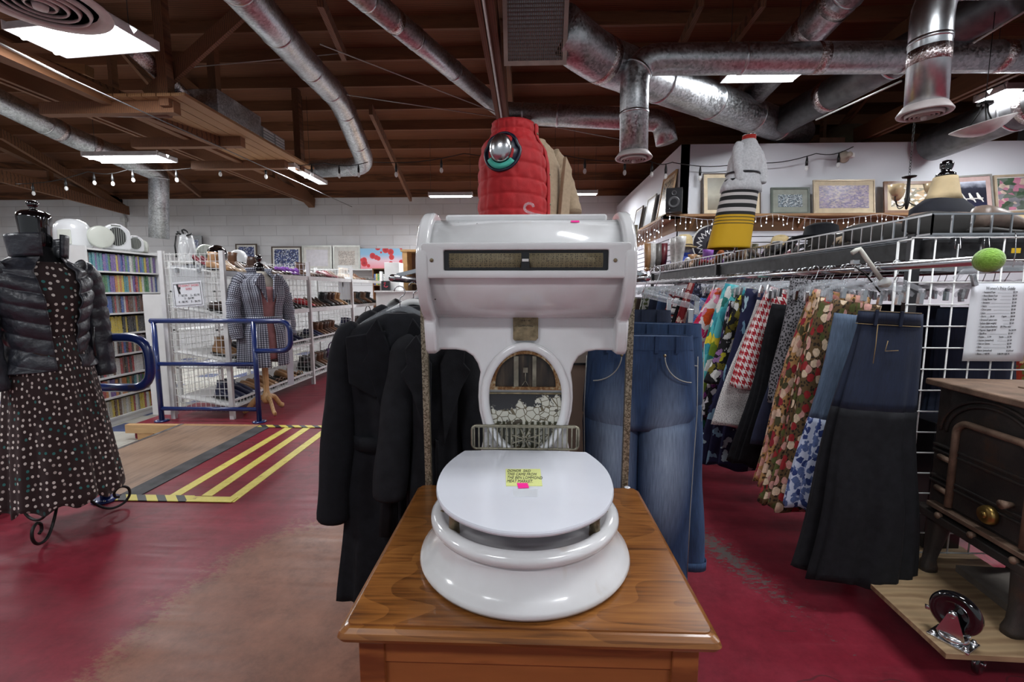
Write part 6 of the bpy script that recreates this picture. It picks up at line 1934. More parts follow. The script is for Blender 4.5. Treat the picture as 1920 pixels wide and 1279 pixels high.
def caster(parent, base, up=1, rz=0.0, name_='caster', scale=1.0):
    R0 = Matrix.Translation(base) @ Matrix.Rotation(rz, 4, 'Z') @ (Matrix.Identity(4) if up > 0 else Matrix.Rotation(pi, 4, 'X')) @ Matrix.Scale(scale, 4)
    def B(): return MB(T=R0)
    B().box((0, 0, 0.003), (0.095, 0.075, 0.006)).build('mounting_plate', M_chrome, parent, world=True, bevel=0.002)
    for x in (-0.036, 0.036):
        for y in (-0.027, 0.027):
            B().lathe([(0.009, 0.006), (0.009, 0.009), (0.0055, 0.0095), (0.005, 0.015), (0.0001, 0.015)], 12, (x, y, 0)).build('bolt', M_chrome, parent, world=True)
    B().lathe([(0.034, 0.006), (0.036, 0.014), (0.033, 0.022), (0.026, 0.024), (0.0001, 0.024)], 28).build('swivel_race', M_chrome, parent, world=True)
    for s in (-1, 1):
        y0 = s * 0.021
        B().prism([(-0.032, 0.020), (0.032, 0.020), (0.026, 0.045), (0.012, 0.088), (0.004, 0.094), (-0.008, 0.09), (-0.018, 0.06)], y0 - 0.0015, y0 + 0.0015).build('fork', M_chrome, parent, world=True)
    B().lathe([(0.006, -0.026), (0.009, -0.024), (0.009, 0.024), (0.006, 0.026)], 14, (0.0, 0, 0.085), 'Y').build('axle', M_chrome, parent, world=True)
    w = B(); w.lathe([(0.010, -0.013), (0.030, -0.010), (0.034, -0.014), (0.050, -0.0155), (0.057, -0.012), (0.0595, -0.005), (0.0595, 0.005), (0.057, 0.012), (0.050, 0.0155), (0.034, 0.014), (0.030, 0.010), (0.010, 0.013)], 40, (0, 0, 0.085), 'Y')
    w.build('wheel', M_blackgloss, parent, world=True)
    B().tube([(-0.03, 0, 0.05), (-0.055, 0, 0.062), (-0.068, 0, 0.06)], [(0.008, 0.003)] * 3, 8, up=(0, 1, 0)).build('brake_lever', M_chrome, parent, world=True)
cb_ = PZ(1786, 1200, BZ)
ct = thing('caster_wheel', 'black rubber caster wheel standing upside down on the plywood board', 'caster', tuple(cb_))
caster(ct, Vector((cb_.x, cb_.y, BZ)), 1, radians(-62), scale=1.16)
cu_ = Vector((c2.x + 0.2, c2.y + 0.09, BZ - 0.045))
caster(bd, cu_, -1, radians(30), scale=0.69)
cu2 = Vector((c1.x + 0.12, c1.y + 0.3, BZ - 0.018))
caster(bd, cu2, -1, radians(10), scale=0.9)

# stove: faces left (-X); corners from the photo
st = thing('wood_stove', 'small rusty cast iron wood stove with arched door, standing on the board', 'stove', (1.9, 1.75, BZ))
fA = PZ(1742, 1068, BZ); fB = PZ(1902, 1190, BZ)      # feet on the left face, far and near
zbt = P(1741, 970, fA.y).z                               # underside of the body
ztp = P(1762, 716, fA.y).z
dirv = Vector((fB.x - fA.x, fB.y - fA.y, 0)); Lf = dirv.length; dirv.normalize()
nrm = Vector((dirv.y, -dirv.x, 0))                        # outward normal of door face (towards -X)
if nrm.x > 0: nrm = -nrm
# local frame: u along face (far->near), v depth into stove, w up
def S(u, v, w): 
    p = Vector((fA.x, fA.y, 0)) + dirv * u - nrm * v
    return Vector((p.x, p.y, w))
def sbox(u0, u1, v0, v1, w0, w1, name, mt_, bev=0.0, par=st):
    mb = MB()
    vs = [S(u, v, w) for w in (w0, w1) for (u, v) in ((u0, v0), (u1, v0), (u1, v1), (u0, v1))]
    mb.add(vs, [(0, 3, 2, 1), (4, 5, 6, 7), (0, 1, 5, 4), (1, 2, 6, 5), (2, 3, 7, 6), (3, 0, 4, 7)])
    return mb.build(name, mt_, par, world=True, bevel=bev, seg=2)
U0, U1, DV = -0.055, Lf + 0.10, 0.34
sbox(U0 + 0.01, U1 - 0.01, 0.0, DV, zbt + 0.03, ztp - 0.02, 'firebox', M_cast, 0.012)
sbox(U0 - 0.012, U1 + 0.012, -0.04, DV + 0.03, ztp - 0.022, ztp + 0.004, 'top_plate', M_castrust, 0.006)
sbox(U0 - 0.02, U1 + 0.02, -0.035, DV + 0.02, zbt, zbt + 0.035, 'base_rim', M_cast, 0.006)
MB().ell(S(0.12, 0.16, ztp + 0.006), (0.012, 0.018, 0.005), 10, 6).build('lid_lug', M_castrust, st, world=True)
for (u, v) in ((0.0, 0.0), (Lf, 0.0), (0.0, DV - 0.03), (Lf, DV - 0.03)):
    cc = S(u, v + 0.005, 0)
    rings = []
    for k, (w, r, o) in enumerate(((BZ, 0.030, 0.012), (BZ + 0.02, 0.030, 0.012), (BZ + 0.05, 0.022, 0.010), (BZ + 0.10, 0.026, 0.0), (zbt - 0.02, 0.040, -0.014), (zbt + 0.005, 0.045, -0.016))):
        q = cc + nrm * o * (1 if v < 0.1 else -1)
        rings.append(ring((q.x, q.y, w), r, r * 0.85, 16, p=3))
    MB().loft(rings).build('leg', M_cast, st, world=True)
# arch mouldings, door, hinges, bar handle, knobs on the face (v<0 outward)
uc = (U0 + U1) / 2; Wd = U1 - U0
zarch = ztp - 0.20
for rr0 in (0.205, 0.18):
    pts = [S(uc + rr0 * 1.05 * cos(a), -0.006, zarch + rr0 * 0.78 * sin(a)) for a in [pi * i / 24 for i in range(25)]]
    MB().tube(pts, 0.006, 8).build('arch_moulding', M_cast, st, world=True)
dz0, dz1 = zbt + 0.085, ztp - 0.14
du0, du1 = uc - 0.125, uc + 0.175
dpts = [S(du0, -0.02, dz0)] + [S(du0, -0.02, dz1 - 0.03), S(du0 + 0.03, -0.02, dz1), S(du1 - 0.03, -0.02, dz1), S(du1, -0.02, dz1 - 0.03), S(du1, -0.02, dz0)]
MB().tube(arc_path(dpts, 4, 0.03), 0.013, 10, closed=False).build('door_frame', M_castrust, st, world=True)
sbox(du0, du1, -0.012, 0.0, dz0, dz1, 'door', M_cast, 0.003)
for w in (dz0 + 0.07, dz0 + 0.20):
    for dw in (0, 0.022):
        sbox(U0 + 0.03, U1 - 0.03, -0.018, 0.0, w + dw, w + dw + 0.009, 'door_rib', M_cast, 0.002)
for w in (dz0 + 0.07, dz0 + 0.20):
    MB().tube([S(du0 - 0.065, -0.02, w - 0.015), S(du0 - 0.005, -0.025, w - 0.015)], 0.011, 10).build('hinge', M_castrust, st, world=True)
sbox(U0 + 0.05, U1 - 0.05, -0.035, 0.0, dz0 - 0.03, dz0 - 0.012, 'door_sill', M_castrust, 0.003)
for u in (U0 + 0.11, U0 + 0.26, U1 - 0.10):
    MB().ell(S(u, -0.03, zbt + 0.035), 0.014, 12, 8).build('bolt_head', M_castrust, st, world=True)
kc = S(uc + 0.05, -0.02, dz0 + 0.055)
def disc(c, r, th, mt_, nm, prof_=None):
    mb = MB()
    ax = nrm
    mb.tube([c, c + ax * th * 0.5, c + ax * th, c + ax * th * 1.02], [r, r, r * 0.86, r * 0.3], 28).build(nm, mt_, st, world=True)
disc(kc, 0.034, 0.022, M_brassk, 'air_knob')
disc(kc + nrm * 0.02, 0.012, 0.008, M_brassk, 'knob_centre')
MB().tube([S(uc + 0.115, -0.01, dz0 + 0.125), S(uc + 0.115, -0.05, dz0 + 0.125)], [0.008, 0.016], 12).build('latch_knob', M_castrust, st, world=True)
# slab under the stove
sl = MB(); sl.prism([(S(-0.0, 0.10, 0).x, S(0, 0.10, 0).y), (S(Lf + 0.15, 0.06, 0).x, S(Lf + 0.15, 0.06, 0).y), (S(Lf + 0.15, 0.28, 0).x, S(Lf + 0.15, 0.28, 0).y), (S(0, 0.3, 0).x, S(0, 0.3, 0).y)], BZ + 0.0, BZ + 0.028, 'XY')
tag(sl.build('stone_slab', plain('grey_dusty_slab', (0.14, 0.12, 0.10), 0.85, 0, 0.3, 12)), 'dusty grey slab lying on the board under the stove', 'slab')
# black metal box behind the grid at the left of the stove
bbx = MB(); q = P(1735, 800, 2.15)
tag(MB().b2((q.x - 0.06, 2.03, 0.12), (q.x + 0.10, 2.2, P(1735, 785, 2.1).z)).build('black_case', M_black, bevel=0.004), 'black upright case behind the white grid, left of the stove', 'case')

# ================================================================ upper right wall: shelf, pictures, slatwall, fairy lights
def zc_at(py, Y): return P(1500, py, Y).z
YF = YW - 0.001
zs1 = zc_at(402, YW - 0.15)
M_shelfwood = woodmat('pine_shelf_wood', (0.24, 0.12, 0.05), (0.42, 0.24, 0.11), (1, 10, 10), 0.5)
shf = thing('picture_shelf', 'long pine shelf high on the white partition carrying the framed pictures', 'shelf', (4.0, YW - 0.12, zs1))
MB().b2((XW - 0.24, YW - 0.24, zs1 - 0.03), (6.6, YW - 0.002, zs1)).build('shelf_board', M_shelfwood, shf, world=True)
MB().b2((XW - 0.24, YW - 0.24, zs1 - 0.03), (XW - 0.002, 10.9, zs1)).build('shelf_board', M_shelfwood, shf, world=True)
MB().b2((XW - 0.03, YW - 0.03, zs1 - 0.20), (6.6, YW - 0.002, zs1 - 0.03)).build('wood_backing', woodmat('dark_pine_backing', (0.13, 0.06, 0.025), (0.24, 0.12, 0.05), (1, 10, 10), 0.6), shf, world=True)
MB().b2((XW - 0.03, YW - 0.03, zs1 - 0.20), (XW - 0.002, 10.9, zs1 - 0.03)).build('wood_backing', bpy.data.materials['dark_pine_backing'], shf, world=True)
for px in (1298, 1505, 1700):
    q = P(px, 410, YW - 0.1)
    MB().prism([(YW - 0.2, zs1 - 0.03), (YW - 0.03, zs1 - 0.03), (YW - 0.03, zs1 - 0.17)], q.x - 0.02, q.x + 0.02, 'YZ').build('bracket', M_shelfwood, shf, world=True)
# slatwall panels
m, nt, b = newmat('white_slatwall'); setb(b, 0.4)
s_ = nd(nt, 'SeparateXYZ', {0: nd(nt, 'TexCoord').outputs['Object']})
gq = mth(nt, 'LESS_THAN', mth(nt, 'FRACT', mth(nt, 'DIVIDE', s_.outputs[2], 0.076)), 0.13)
link(nt, mixc(nt, gq, (0.66, 0.67, 0.72), (0.035, 0.035, 0.045)), b.inputs['Base Color'])
M_slatgroove = plain('dark_groove', (0.03, 0.03, 0.04), 0.6)
slw = thing('slatwall', 'white slatwall display panels below the picture shelf', 'slatwall', (3.0, YW, 1.2))
M_slat = plain('white_slat_board', (0.68, 0.69, 0.74), 0.4, 0, 0.03, 4)
ztop_s = zs1 - 0.20
MB().b2((XW - 0.02, YW - 0.012, 0.9), (4.7, YW - 0.002, ztop_s)).build('groove_backing', M_slatgroove, slw, world=True)
MB().b2((XW - 0.012, YW - 0.02, 0.9), (XW - 0.002, 9.6, ztop_s)).build('groove_backing', M_slatgroove, slw, world=True)
z = ztop_s
i = 0
while z > 1.0:
    MB().b2((XW - 0.03, YW - 0.03, z - 0.066), (4.7, YW - 0.012, z)).build('slat', M_slat, slw, world=True)
    MB().b2((XW - 0.03, YW - 0.03, z - 0.066), (XW - 0.012, 9.6, z)).build('slat', M_slat, slw, world=True)
    z -= 0.078

def art_mat(name, kind, cols):
    m, nt, b = newmat(name); setb(b, 0.35)
    t = nd(nt, 'TexCoord'); G_ = t.outputs['Generated']
    s_ = nd(nt, 'SeparateXYZ', {0: G_})
    if kind == 'landscape':
        n1 = nd(nt, 'TexNoise', {'Vector': G_, 'Scale': 5.0, 'Detail': 5.0}).outputs[0]
        k = mth(nt, 'ADD', s_.outputs[2], mth(nt, 'MULTIPLY', mth(nt, 'SUBTRACT', n1, 0.5), 0.35))
        n = len(cols); link(nt, ramp(nt, k, [(i / (n - 1), c) for i, c in enumerate(cols)]), b.inputs['Base Color'])
    else:
        sc_ = {'floral': 9.0, 'dots': 5.0, 'fine': 26.0}[kind]
        vo = nd(nt, 'TexVoronoi', {'Vector': G_, 'Scale': sc_})
        h = nd(nt, 'SeparateColor', {'Color': vo.outputs['Color']}).outputs[0]
        n = len(cols)
        c = ramp(nt, h, [(i / n, q) for i, q in enumerate(cols)], 'CONSTANT')
        c2_ = ramp(nt, nd(nt, 'TexNoise', {'Vector': G_, 'Scale': 6.0, 'Detail': 6.0}).outputs[0], [(0.3, (0.55,) * 3), (0.7, (1.25,) * 3)])
        mx = nd(nt, 'Mix', data_type='RGBA', blend_type='MULTIPLY'); mx.inputs[0].default_value = 0.8
        link(nt, c, mx.inputs[6]); link(nt, c2_, mx.inputs[7]); link(nt, mx.outputs[2], b.inputs['Base Color'])
    return m
def picture(label, c, w, h, frame_m, mat_m, art_m, tilt=8, rz=0.0, fw=0.025, matw=0.06, roll=0.0, extra=None):
    """leaning framed picture; c = bottom centre, front faces -Y"""
    t = thing('framed_picture', label, 'picture', c)
    t.rotation_euler = (radians(-tilt), radians(roll), rz)
    mb = MB()
    mb.b2((-w / 2, -0.012, 0), (w / 2, 0.012, fw)); mb.b2((-w / 2, -0.012, h - fw), (w / 2, 0.012, h))
    mb.b2((-w / 2, -0.012, fw), (-w / 2 + fw, 0.012, h - fw)); mb.b2((w / 2 - fw, -0.012, fw), (w / 2, 0.012, h - fw))
    mb.build('frame', frame_m, t)
    MB().b2((-w / 2 + fw, -0.003, fw), (w / 2 - fw, 0.008, h - fw)).build('mount', mat_m, t)
    MB().b2((-w / 2 + fw + matw, -0.005, fw + matw), (w / 2 - fw - matw, -0.003, h - fw - matw)).build('print', art_m, t)
    if extra: extra(t, w, h)
    return t
M_fr_gold = plain('pale_gold_frame', (0.42, 0.34, 0.24), 0.4, 0.3)
M_fr_dark = plain('dark_brown_frame', (0.06, 0.035, 0.02), 0.4)
M_fr_oak = plain('oak_frame', (0.42, 0.24, 0.09), 0.45)
M_fr_green = plain('grey_green_frame', (0.10, 0.12, 0.10), 0.4)
M_fr_brown = plain('mid_brown_frame', (0.16, 0.07, 0.03), 0.35)
M_fr_silver = plain('silver_grey_frame', (0.36, 0.36, 0.33), 0.35, 0.5)
M_mt_cream = plain('cream_mount', (0.62, 0.52, 0.36), 0.8)
M_mt_pink = plain('dusty_pink_mount', (0.40, 0.28, 0.26), 0.8)
M_mt_grey = plain('grey_green_mount', (0.26, 0.28, 0.24), 0.8)
M_mt_white = plain('off_white_mount', (0.60, 0.58, 0.54), 0.8)
YP = YW - 0.10
def pic_at(x0, x1, y0, y1, label, **kw):
    a = P(x0, y1, YP); c = P(x1, y1, YP); t_ = P((x0 + x1) / 2, y0, YP)
    w = c.x - a.x; h = t_.z - zs1
    return picture(label, ((a.x + c.x) / 2, YP - 0.06, zs1 + 0.002), w, h, **kw)
pic_at(1315, 1422, 324, 400, 'large pale grey landscape picture behind the white jacket form', frame_m=M_fr_dark, mat_m=M_mt_cream, art_m=art_mat('grey_misty_art', 'landscape', [C(120, 110, 95), C(135, 130, 115), C(170, 165, 150), C(150, 148, 135), C(130, 126, 115)]), fw=0.012, matw=0.05)
pic_at(1441, 1513, 352, 402, 'small picture in a grey green frame between the two larger ones', frame_m=M_fr_green, mat_m=M_mt_grey, art_m=art_mat('grey_house_art', 'fine', [C(90, 105, 115), C(150, 165, 175), C(70, 80, 85), C(200, 205, 205)]), fw=0.025, matw=0.07)
def wheels(t, w, h):
    for i, (x, r) in enumerate(((-0.30, 0.085), (-0.10, 0.07), (0.06, 0.06), (0.22, 0.085))):
        MB().lathe([(r * 0.45, -0.008), (r * w * 0 + r, -0.008), (r, -0.005), (r * 0.45, -0.005)], 24, (x * w, 0, h * 0.40), 'Y', close=True).build('painted_plate', plain('plate_art_%d' % i, [C(90, 130, 150), C(170, 80, 80), C(130, 120, 150), C(215, 205, 210)][i], 0.5), t)
pic_at(1520, 1634, 337, 402, 'wide mauve picture of plates on a bench in a cream frame', frame_m=M_fr_gold, mat_m=M_mt_cream, art_m=art_mat('mauve_art', 'fine', [C(140, 125, 150), C(165, 150, 165), C(115, 105, 140), C(180, 165, 160)]), fw=0.016, matw=0.06)
pic_at(1651, 1745, 340, 403, 'brown framed picture behind the hanging chandelier', frame_m=M_fr_brown, mat_m=M_mt_cream, art_m=art_mat('pale_floral_art', 'floral', [C(200, 190, 170), C(220, 215, 205), C(120, 110, 80), C(180, 150, 110)]), fw=0.04, matw=0.05)
def chairs(t, w, h):
    mb = MB()
    for i, x in enumerate((-0.20, -0.02, 0.12, 0.26)):
        bxx = x * w
        mb.prism([(bxx - 0.045, h * 0.52), (bxx - 0.025, h * 0.53), (bxx + 0.03, h * 0.34), (bxx + 0.045, h * 0.27), (bxx + 0.03, h * 0.27), (bxx + 0.012, h * 0.33), (bxx - 0.03, h * 0.36)], -0.008, -0.005)
    mb.b2((-0.24 * w, -0.008, h * 0.36), (0.32 * w, -0.005, h * 0.385))
    mb.build('white_chairs', M_mt_white, t)
pic_at(1752, 1855, 329, 402, 'picture of white garden chairs before dark trees in a mauve mount', frame_m=M_fr_silver, mat_m=M_mt_pink, art_m=art_mat('dark_trees_art', 'landscape', [C(30, 34, 60), C(34, 34, 48), C(28, 28, 40), C(40, 42, 55), C(190, 195, 210)]), fw=0.022, matw=0.06, roll=-3, extra=chairs)
pic_at(1858, 1965, 326, 404, 'flower garden picture in a beige frame at the right edge', frame_m=M_fr_gold, mat_m=M_mt_white, art_m=art_mat('garden_art', 'floral', [C(90, 100, 90), C(170, 110, 130), C(120, 120, 125), C(60, 80, 60), C(185, 165, 150)]), fw=0.03, matw=0.012, roll=-2)
# pictures on the side wall, facing -X
def side_pic(px0, px1, py_top, label, Yc_, w, h, **kw):
    t = picture(label, (XW - 0.12, Yc_, zs1 + 0.002), w, h, rz=-pi / 2, tilt=9, **kw)
    return t
side_pic(1205, 1260, 325, 'tall oak framed picture with dark block print, leaning at the partition corner', 6.86, 0.62, 0.66, frame_m=M_fr_oak, mat_m=M_mt_cream, art_m=art_mat('block_print_art', 'fine', [C(40, 32, 22), C(190, 165, 120), C(60, 48, 32), C(200, 178, 135)]), fw=0.035, matw=0.05)
side_pic(1190, 1212, 370, 'grey framed picture on the side shelf, middle of the three', 7.7, 0.5, 0.52, frame_m=M_fr_silver, mat_m=M_mt_white, art_m=art_mat('pale_grey_art', 'landscape', [C(170, 175, 180), C(190, 195, 200), C(160, 160, 165)]), fw=0.015, matw=0.03)
side_pic(1165, 1190, 380, 'dark framed picture farthest along the side shelf', 8.5, 0.5, 0.48, frame_m=M_fr_dark, mat_m=M_mt_white, art_m=bpy.data.materials['pale_grey_art'], fw=0.015, matw=0.03)
# black loudspeaker
q = P(1260, 400, YW - 0.25)
spk = thing('loudspeaker', 'small black loudspeaker on the picture shelf at the wall corner', 'speaker', (q.x, YW - 0.32, zs1 + 0.002), radians(-20))
MB().b2((-0.10, -0.09, 0), (0.10, 0.09, 0.30)).build('cabinet', M_black, spk, bevel=0.006)
for z_, r_ in ((0.12, 0.075), (0.235, 0.032)):
    MB().lathe([(r_, -0.005), (r_ * 0.95, 0.006), (r_ * 0.75, 0.004), (r_ * 0.3, -0.012), (0.0001, -0.004)], 28, (0, -0.092, z_), 'Y').build('driver', plain('dark_grey_cone', (0.07, 0.07, 0.075), 0.4), spk)
MB().ell((-0.06, -0.09, 0.035), (0.018, 0.004, 0.018), 12, 8).build('port', M_blackgloss, spk)

# icicle fairy lights: one string thing, each mini bulb a part
M_led = emis('cool_white_led', (0.75, 0.86, 1.0), 9.0)
M_wirew = plain('white_cable', (0.6, 0.6, 0.6), 0.5)
def icicles(label, p0, p1, n, sag, seed=0, drops=(0.06, 0.12, 0.09, 0.15)):
    t = thing('fairy_lights', label, 'string lights', tuple(p0))
    rd = random.Random(seed)
    main = []
    wires = MB(); 
    for i in range(n + 1):
        k = i / n
        p = Vector(p0).lerp(Vector(p1), k); p.z -= sag * sin(pi * (k * 3 % 1)) + rd.uniform(0, 0.01)
        main.append(p)
    wires.tube(main, 0.003, 4)
    bulbs = 0
    for i, p in enumerate(main):
        L_ = drops[i % len(drops)]
        e = p + Vector((rd.uniform(-0.015, 0.015), rd.uniform(-0.012, 0.0), -L_))
        wires.tube([p, p.lerp(e, 0.5) + Vector((rd.uniform(-0.012, 0.012), 0, 0)), e], 0.0022, 4)
        for q in ((e,) if i % 3 else (e, p.lerp(e, 0.45))):
            if bulbs < 98:
                MB().ell(q, (0.006, 0.006, 0.009), 6, 4).build('bulb', M_led, t, world=True); bulbs += 1
    wires.build('light_wire', M_wirew, t, world=True)
    return t
zl_ = zs1 - 0.0
icicles('white icicle fairy lights along the front edge of the picture shelf', (XW - 0.2, YW - 0.27, zl_ - 0.01), (5.9, YW - 0.27, zl_ - 0.01), 58, 0.07, 1)
icicles('white icicle fairy lights draped along the side wall shelf', (XW - 0.27, YW - 0.2, zl_ - 0.02), (XW - 0.27, 10.4, zl_ - 0.02), 60, 0.05, 2, drops=(0.12, 0.25, 0.18, 0.34))

# megaphone speaker, beam string
hs = thing('horn_speaker', 'small beige horn loudspeaker fixed at the top of the partition', 'speaker', tuple(P(1592, 290, YW - 0.2)))
MB().lathe([(0.08, -0.10), (0.075, -0.10), (0.03, 0.0), (0.035, 0.02), (0.0001, 0.02)], 24, (0, 0, 0), 'Y').build('horn', plain('beige_horn_plastic', (0.42, 0.36, 0.29), 0.5), hs)
MB().lathe([(0.022, -0.09), (0.022, -0.02), (0.0001, -0.1)], 14, (0, 0, 0), 'Y').build('horn_core', plain('beige_horn_plastic', (0.42, 0.36, 0.29), 0.5), hs)
MB().box((0.05, 0.06, 0.0), (0.07, 0.10, 0.06)).build('driver_unit', M_whitemetal, hs, bevel=0.01)
# items above partition
q = P(1552, 262, YW + 0.3)
tag(MB().b2((q.x - 0.17, YW + 0.2, ZW), (q.x + 0.17, YW + 0.45, ZW + 0.13)).build('cardboard_box', plain('brown_cardboard', (0.22, 0.11, 0.07), 0.8)), 'low brown cardboard box on top of the partition', 'box')
q = P(1590, 235, YW + 0.5)
tag(MB().lathe([(0.26, ZW), (0.21, ZW + 0.36), (0.20, ZW + 0.36), (0.25, ZW)], 28, (q.x, YW + 0.55, 0)).build('basket', plain('olive_lamp_shade_cloth', (0.13, 0.115, 0.07), 0.9)), 'olive drum lampshade standing on top of the partition', 'lampshade')

# ================================================================ hanging chandelier and bowl lamp
chn = thing('chandelier', 'dark iron chandelier with glass shades hanging by a chain before the pictures', 'chandelier', tuple(P(1705, 330, 4.4)))
cc = P(1705, 330, 4.4)
lk = MB()
ztopc = P(1703, 272, 4.4).z + 0.25
z = cc.z + 0.02
i = 0
while z < ztopc:
    R1 = Matrix.Rotation(pi / 2 * (i % 2), 3, 'Z')
    pts = [Vector((cc.x, 4.4, z)) + R1 @ Vector((0.008 * cos(a), 0, 0.016 * sin(a))) for a in [2 * pi * j / 10 for j in range(10)]]
    lk.tube(pts, 0.0022, 4, closed=True)
    z += 0.026; i += 1
lk.build('chain', M_iron, chn, world=True)
MB().lathe([(0.0001, 0.0), (0.055, -0.004), (0.05, -0.014), (0.016, -0.022), (0.013, -0.03), (0.016, -0.19), (0.022, -0.20), (0.016, -0.25), (0.010, -0.29), (0.0001, -0.30)], 20, cc).build('stem', M_iron, chn, world=True)
M_shade = plain('cream_glass_shade', (0.68, 0.52, 0.30), 0.25, 0, 0.1, 8)
for an in (200, 320, 80):
    a = radians(an); d = Vector((cos(a), sin(a), 0)); base = cc + Vector((0, 0, -0.22))
    pts = [base, base + d * 0.05 + Vector((0, 0, -0.05)), base + d * 0.12 + Vector((0, 0, -0.055)), base + d * 0.16 + Vector((0, 0, 0.0)), base + d * 0.16 + Vector((0, 0, 0.03))]
    MB().tube(arc_path(pts, 4, 0.05), 0.005, 6).build('arm', M_iron, chn, world=True)
    e = base + d * 0.16 + Vector((0, 0, 0.03))
    MB().lathe([(0.018, 0.0), (0.035, 0.02), (0.05, 0.05), (0.062, 0.10), (0.058, 0.10), (0.045, 0.05), (0.03, 0.02), (0.0001, 0.005)], 20, e).build('glass_shade', M_shade, chn, world=True)
bw = thing('bowl_lamp', 'white glass bowl pendant lamp hanging at the upper right', 'pendant lamp', tuple(P(1842, 232, 3.9)))
bc = P(1842, 240, 3.9)
MB(T=Matrix.Translation(bc) @ Matrix.Rotation(radians(-14), 4, 'Y')).lathe([(0.0001, -0.06), (0.06, -0.05), (0.13, -0.02), (0.19, 0.025), (0.195, 0.032), (0.12, -0.005), (0.0001, -0.04)], 32).build('glass_bowl', plain('white_glass_bowl', (0.68, 0.68, 0.66), 0.2), bw, world=True)
for a in (0, 2.1, 4.2):
    MB().tube([bc + Vector((0.10 * cos(a), 0.10 * sin(a), 0.0)), bc + Vector((0.03 * cos(a), 0.03 * sin(a), 0.12)), bc + Vector((0.02 * cos(a), 0.02 * sin(a), 0.18))], 0.006, 6).build('support_rod', M_iron, bw, world=True)
MB().lathe([(0.0001, 0.0), (0.05, 0.0), (0.05, 0.012), (0.0001, 0.03)], 20, bc + Vector((0, 0, 0.18))).build('canopy', M_iron, bw, world=True)
MB().cyl(bc + Vector((0, 0, 0.2)), bc + Vector((0, 0, 0.9)), 0.003, 5).build('cord', M_cable, bw, world=True)

# long wooden batten under the right truss is the truss chord; rods
for a_, b__, lab in ((P(1920, 22, 3.6), P(1825, 80, 3.9), 'thin pale rod at the top right edge beside the drop duct'), (P(1690, 152, 4.4), P(1530, 225, 5.5), 'thin dark rod behind the vertical drop duct'),
                      (P(0, 82, 3.3), P(128, 146, 3.9), 'bright thin conduit in front of the timber stub at far left'), (P(128, 146, 3.9), P(660, 388, 9.5), 'long thin conduit running from far left down to the narrow lamp')):
    far_ = 'long thin' in lab
    o = MB().cyl(a_, b__, 0.006 if far_ else 0.009, 6).build('thin_rod', M_galvdark if far_ else M_conduit); tag(o, lab, 'rod')
for i, (x0, y0, x1, y1, Y0_, Y1_, lab) in enumerate(((600, 83, 940, 215, 4.6, 6.3, 'upper thin tie rod crossing left of the middle truss'), (650, 178, 945, 222, 6.2, 6.6, 'lower thin tie rod left of the middle truss'), (970, 225, 1165, 262, 6.3, 7.3, 'thin tie rod right of the red vest'), (320, 130, 640, 100, 5.5, 6.5, 'thin cable behind the left platform'))):
    o = MB().cyl(P(x0, y0, Y0_), P(x1, y1, Y1_), 0.006, 5).build('tie_rod', M_conduit); tag(o, lab, 'rod')

# festoon bulbs
M_bulbglass = glassy('clear_bulb_glass', (0.9, 0.9, 0.88), 0.45, 0.05)
def festoon(label, pts, Yf, n, lab2, seed=0):
    """pts in picture order at depths; bulbs hang below the cable"""
    t = thing('festoon_lights', label, 'string lights', tuple(pts[0]))
    path = []
    for a, c in zip(pts, pts[1:]):
        for j in range(8):
            k = j / 8
            p = a.lerp(c, k); p.z -= 0.05 * sin(pi * k); path.append(p)
    path.append(pts[-1])
    MB().tube(path, 0.006, 5).build('cable', M_cable, t, world=True)
    for i in range(n):
        k = (i + 0.5) / n * (len(path) - 1)
        a = path[int(k)]; p = a.lerp(path[min(int(k) + 1, len(path) - 1)], k - int(k))
        MB().tube([p, p + Vector((0, 0, -0.07)), p + Vector((0, 0, -0.12))], [0.006, 0.018, 0.016], 8).build('socket', M_cable, t, world=True)
        MB().ell(p + Vector((0, 0, -0.155)), (0.024, 0.024, 0.036), 10, 8).build('bulb', M_bulbglass, t, world=True)
    return t
festoon('festoon of clear bulbs strung across the left ceiling before the narrow lamp', [P(30, 345, 7.2), P(165, 322, 7.2), P(240, 318, 7.2), P(420, 306, 7.2), P(610, 306, 7.2), P(690, 304, 7.2)], 7.2, 11, '')
festoon('festoon of clear bulbs strung across the middle behind the red vest', [P(700, 304, 6.3), P(870, 288, 6.3), P(1060, 292, 6.3), P(1210, 297, 6.2), P(1262, 304, 6.2)], 6.3, 8, '')
festoon('festoon of bulbs along the white partition above the pictures', [P(1262, 305, YW - 0.12), P(1400, 305, YW - 0.12), P(1530, 288, YW - 0.12), P(1600, 275, YW - 0.12)], YW, 4, '')
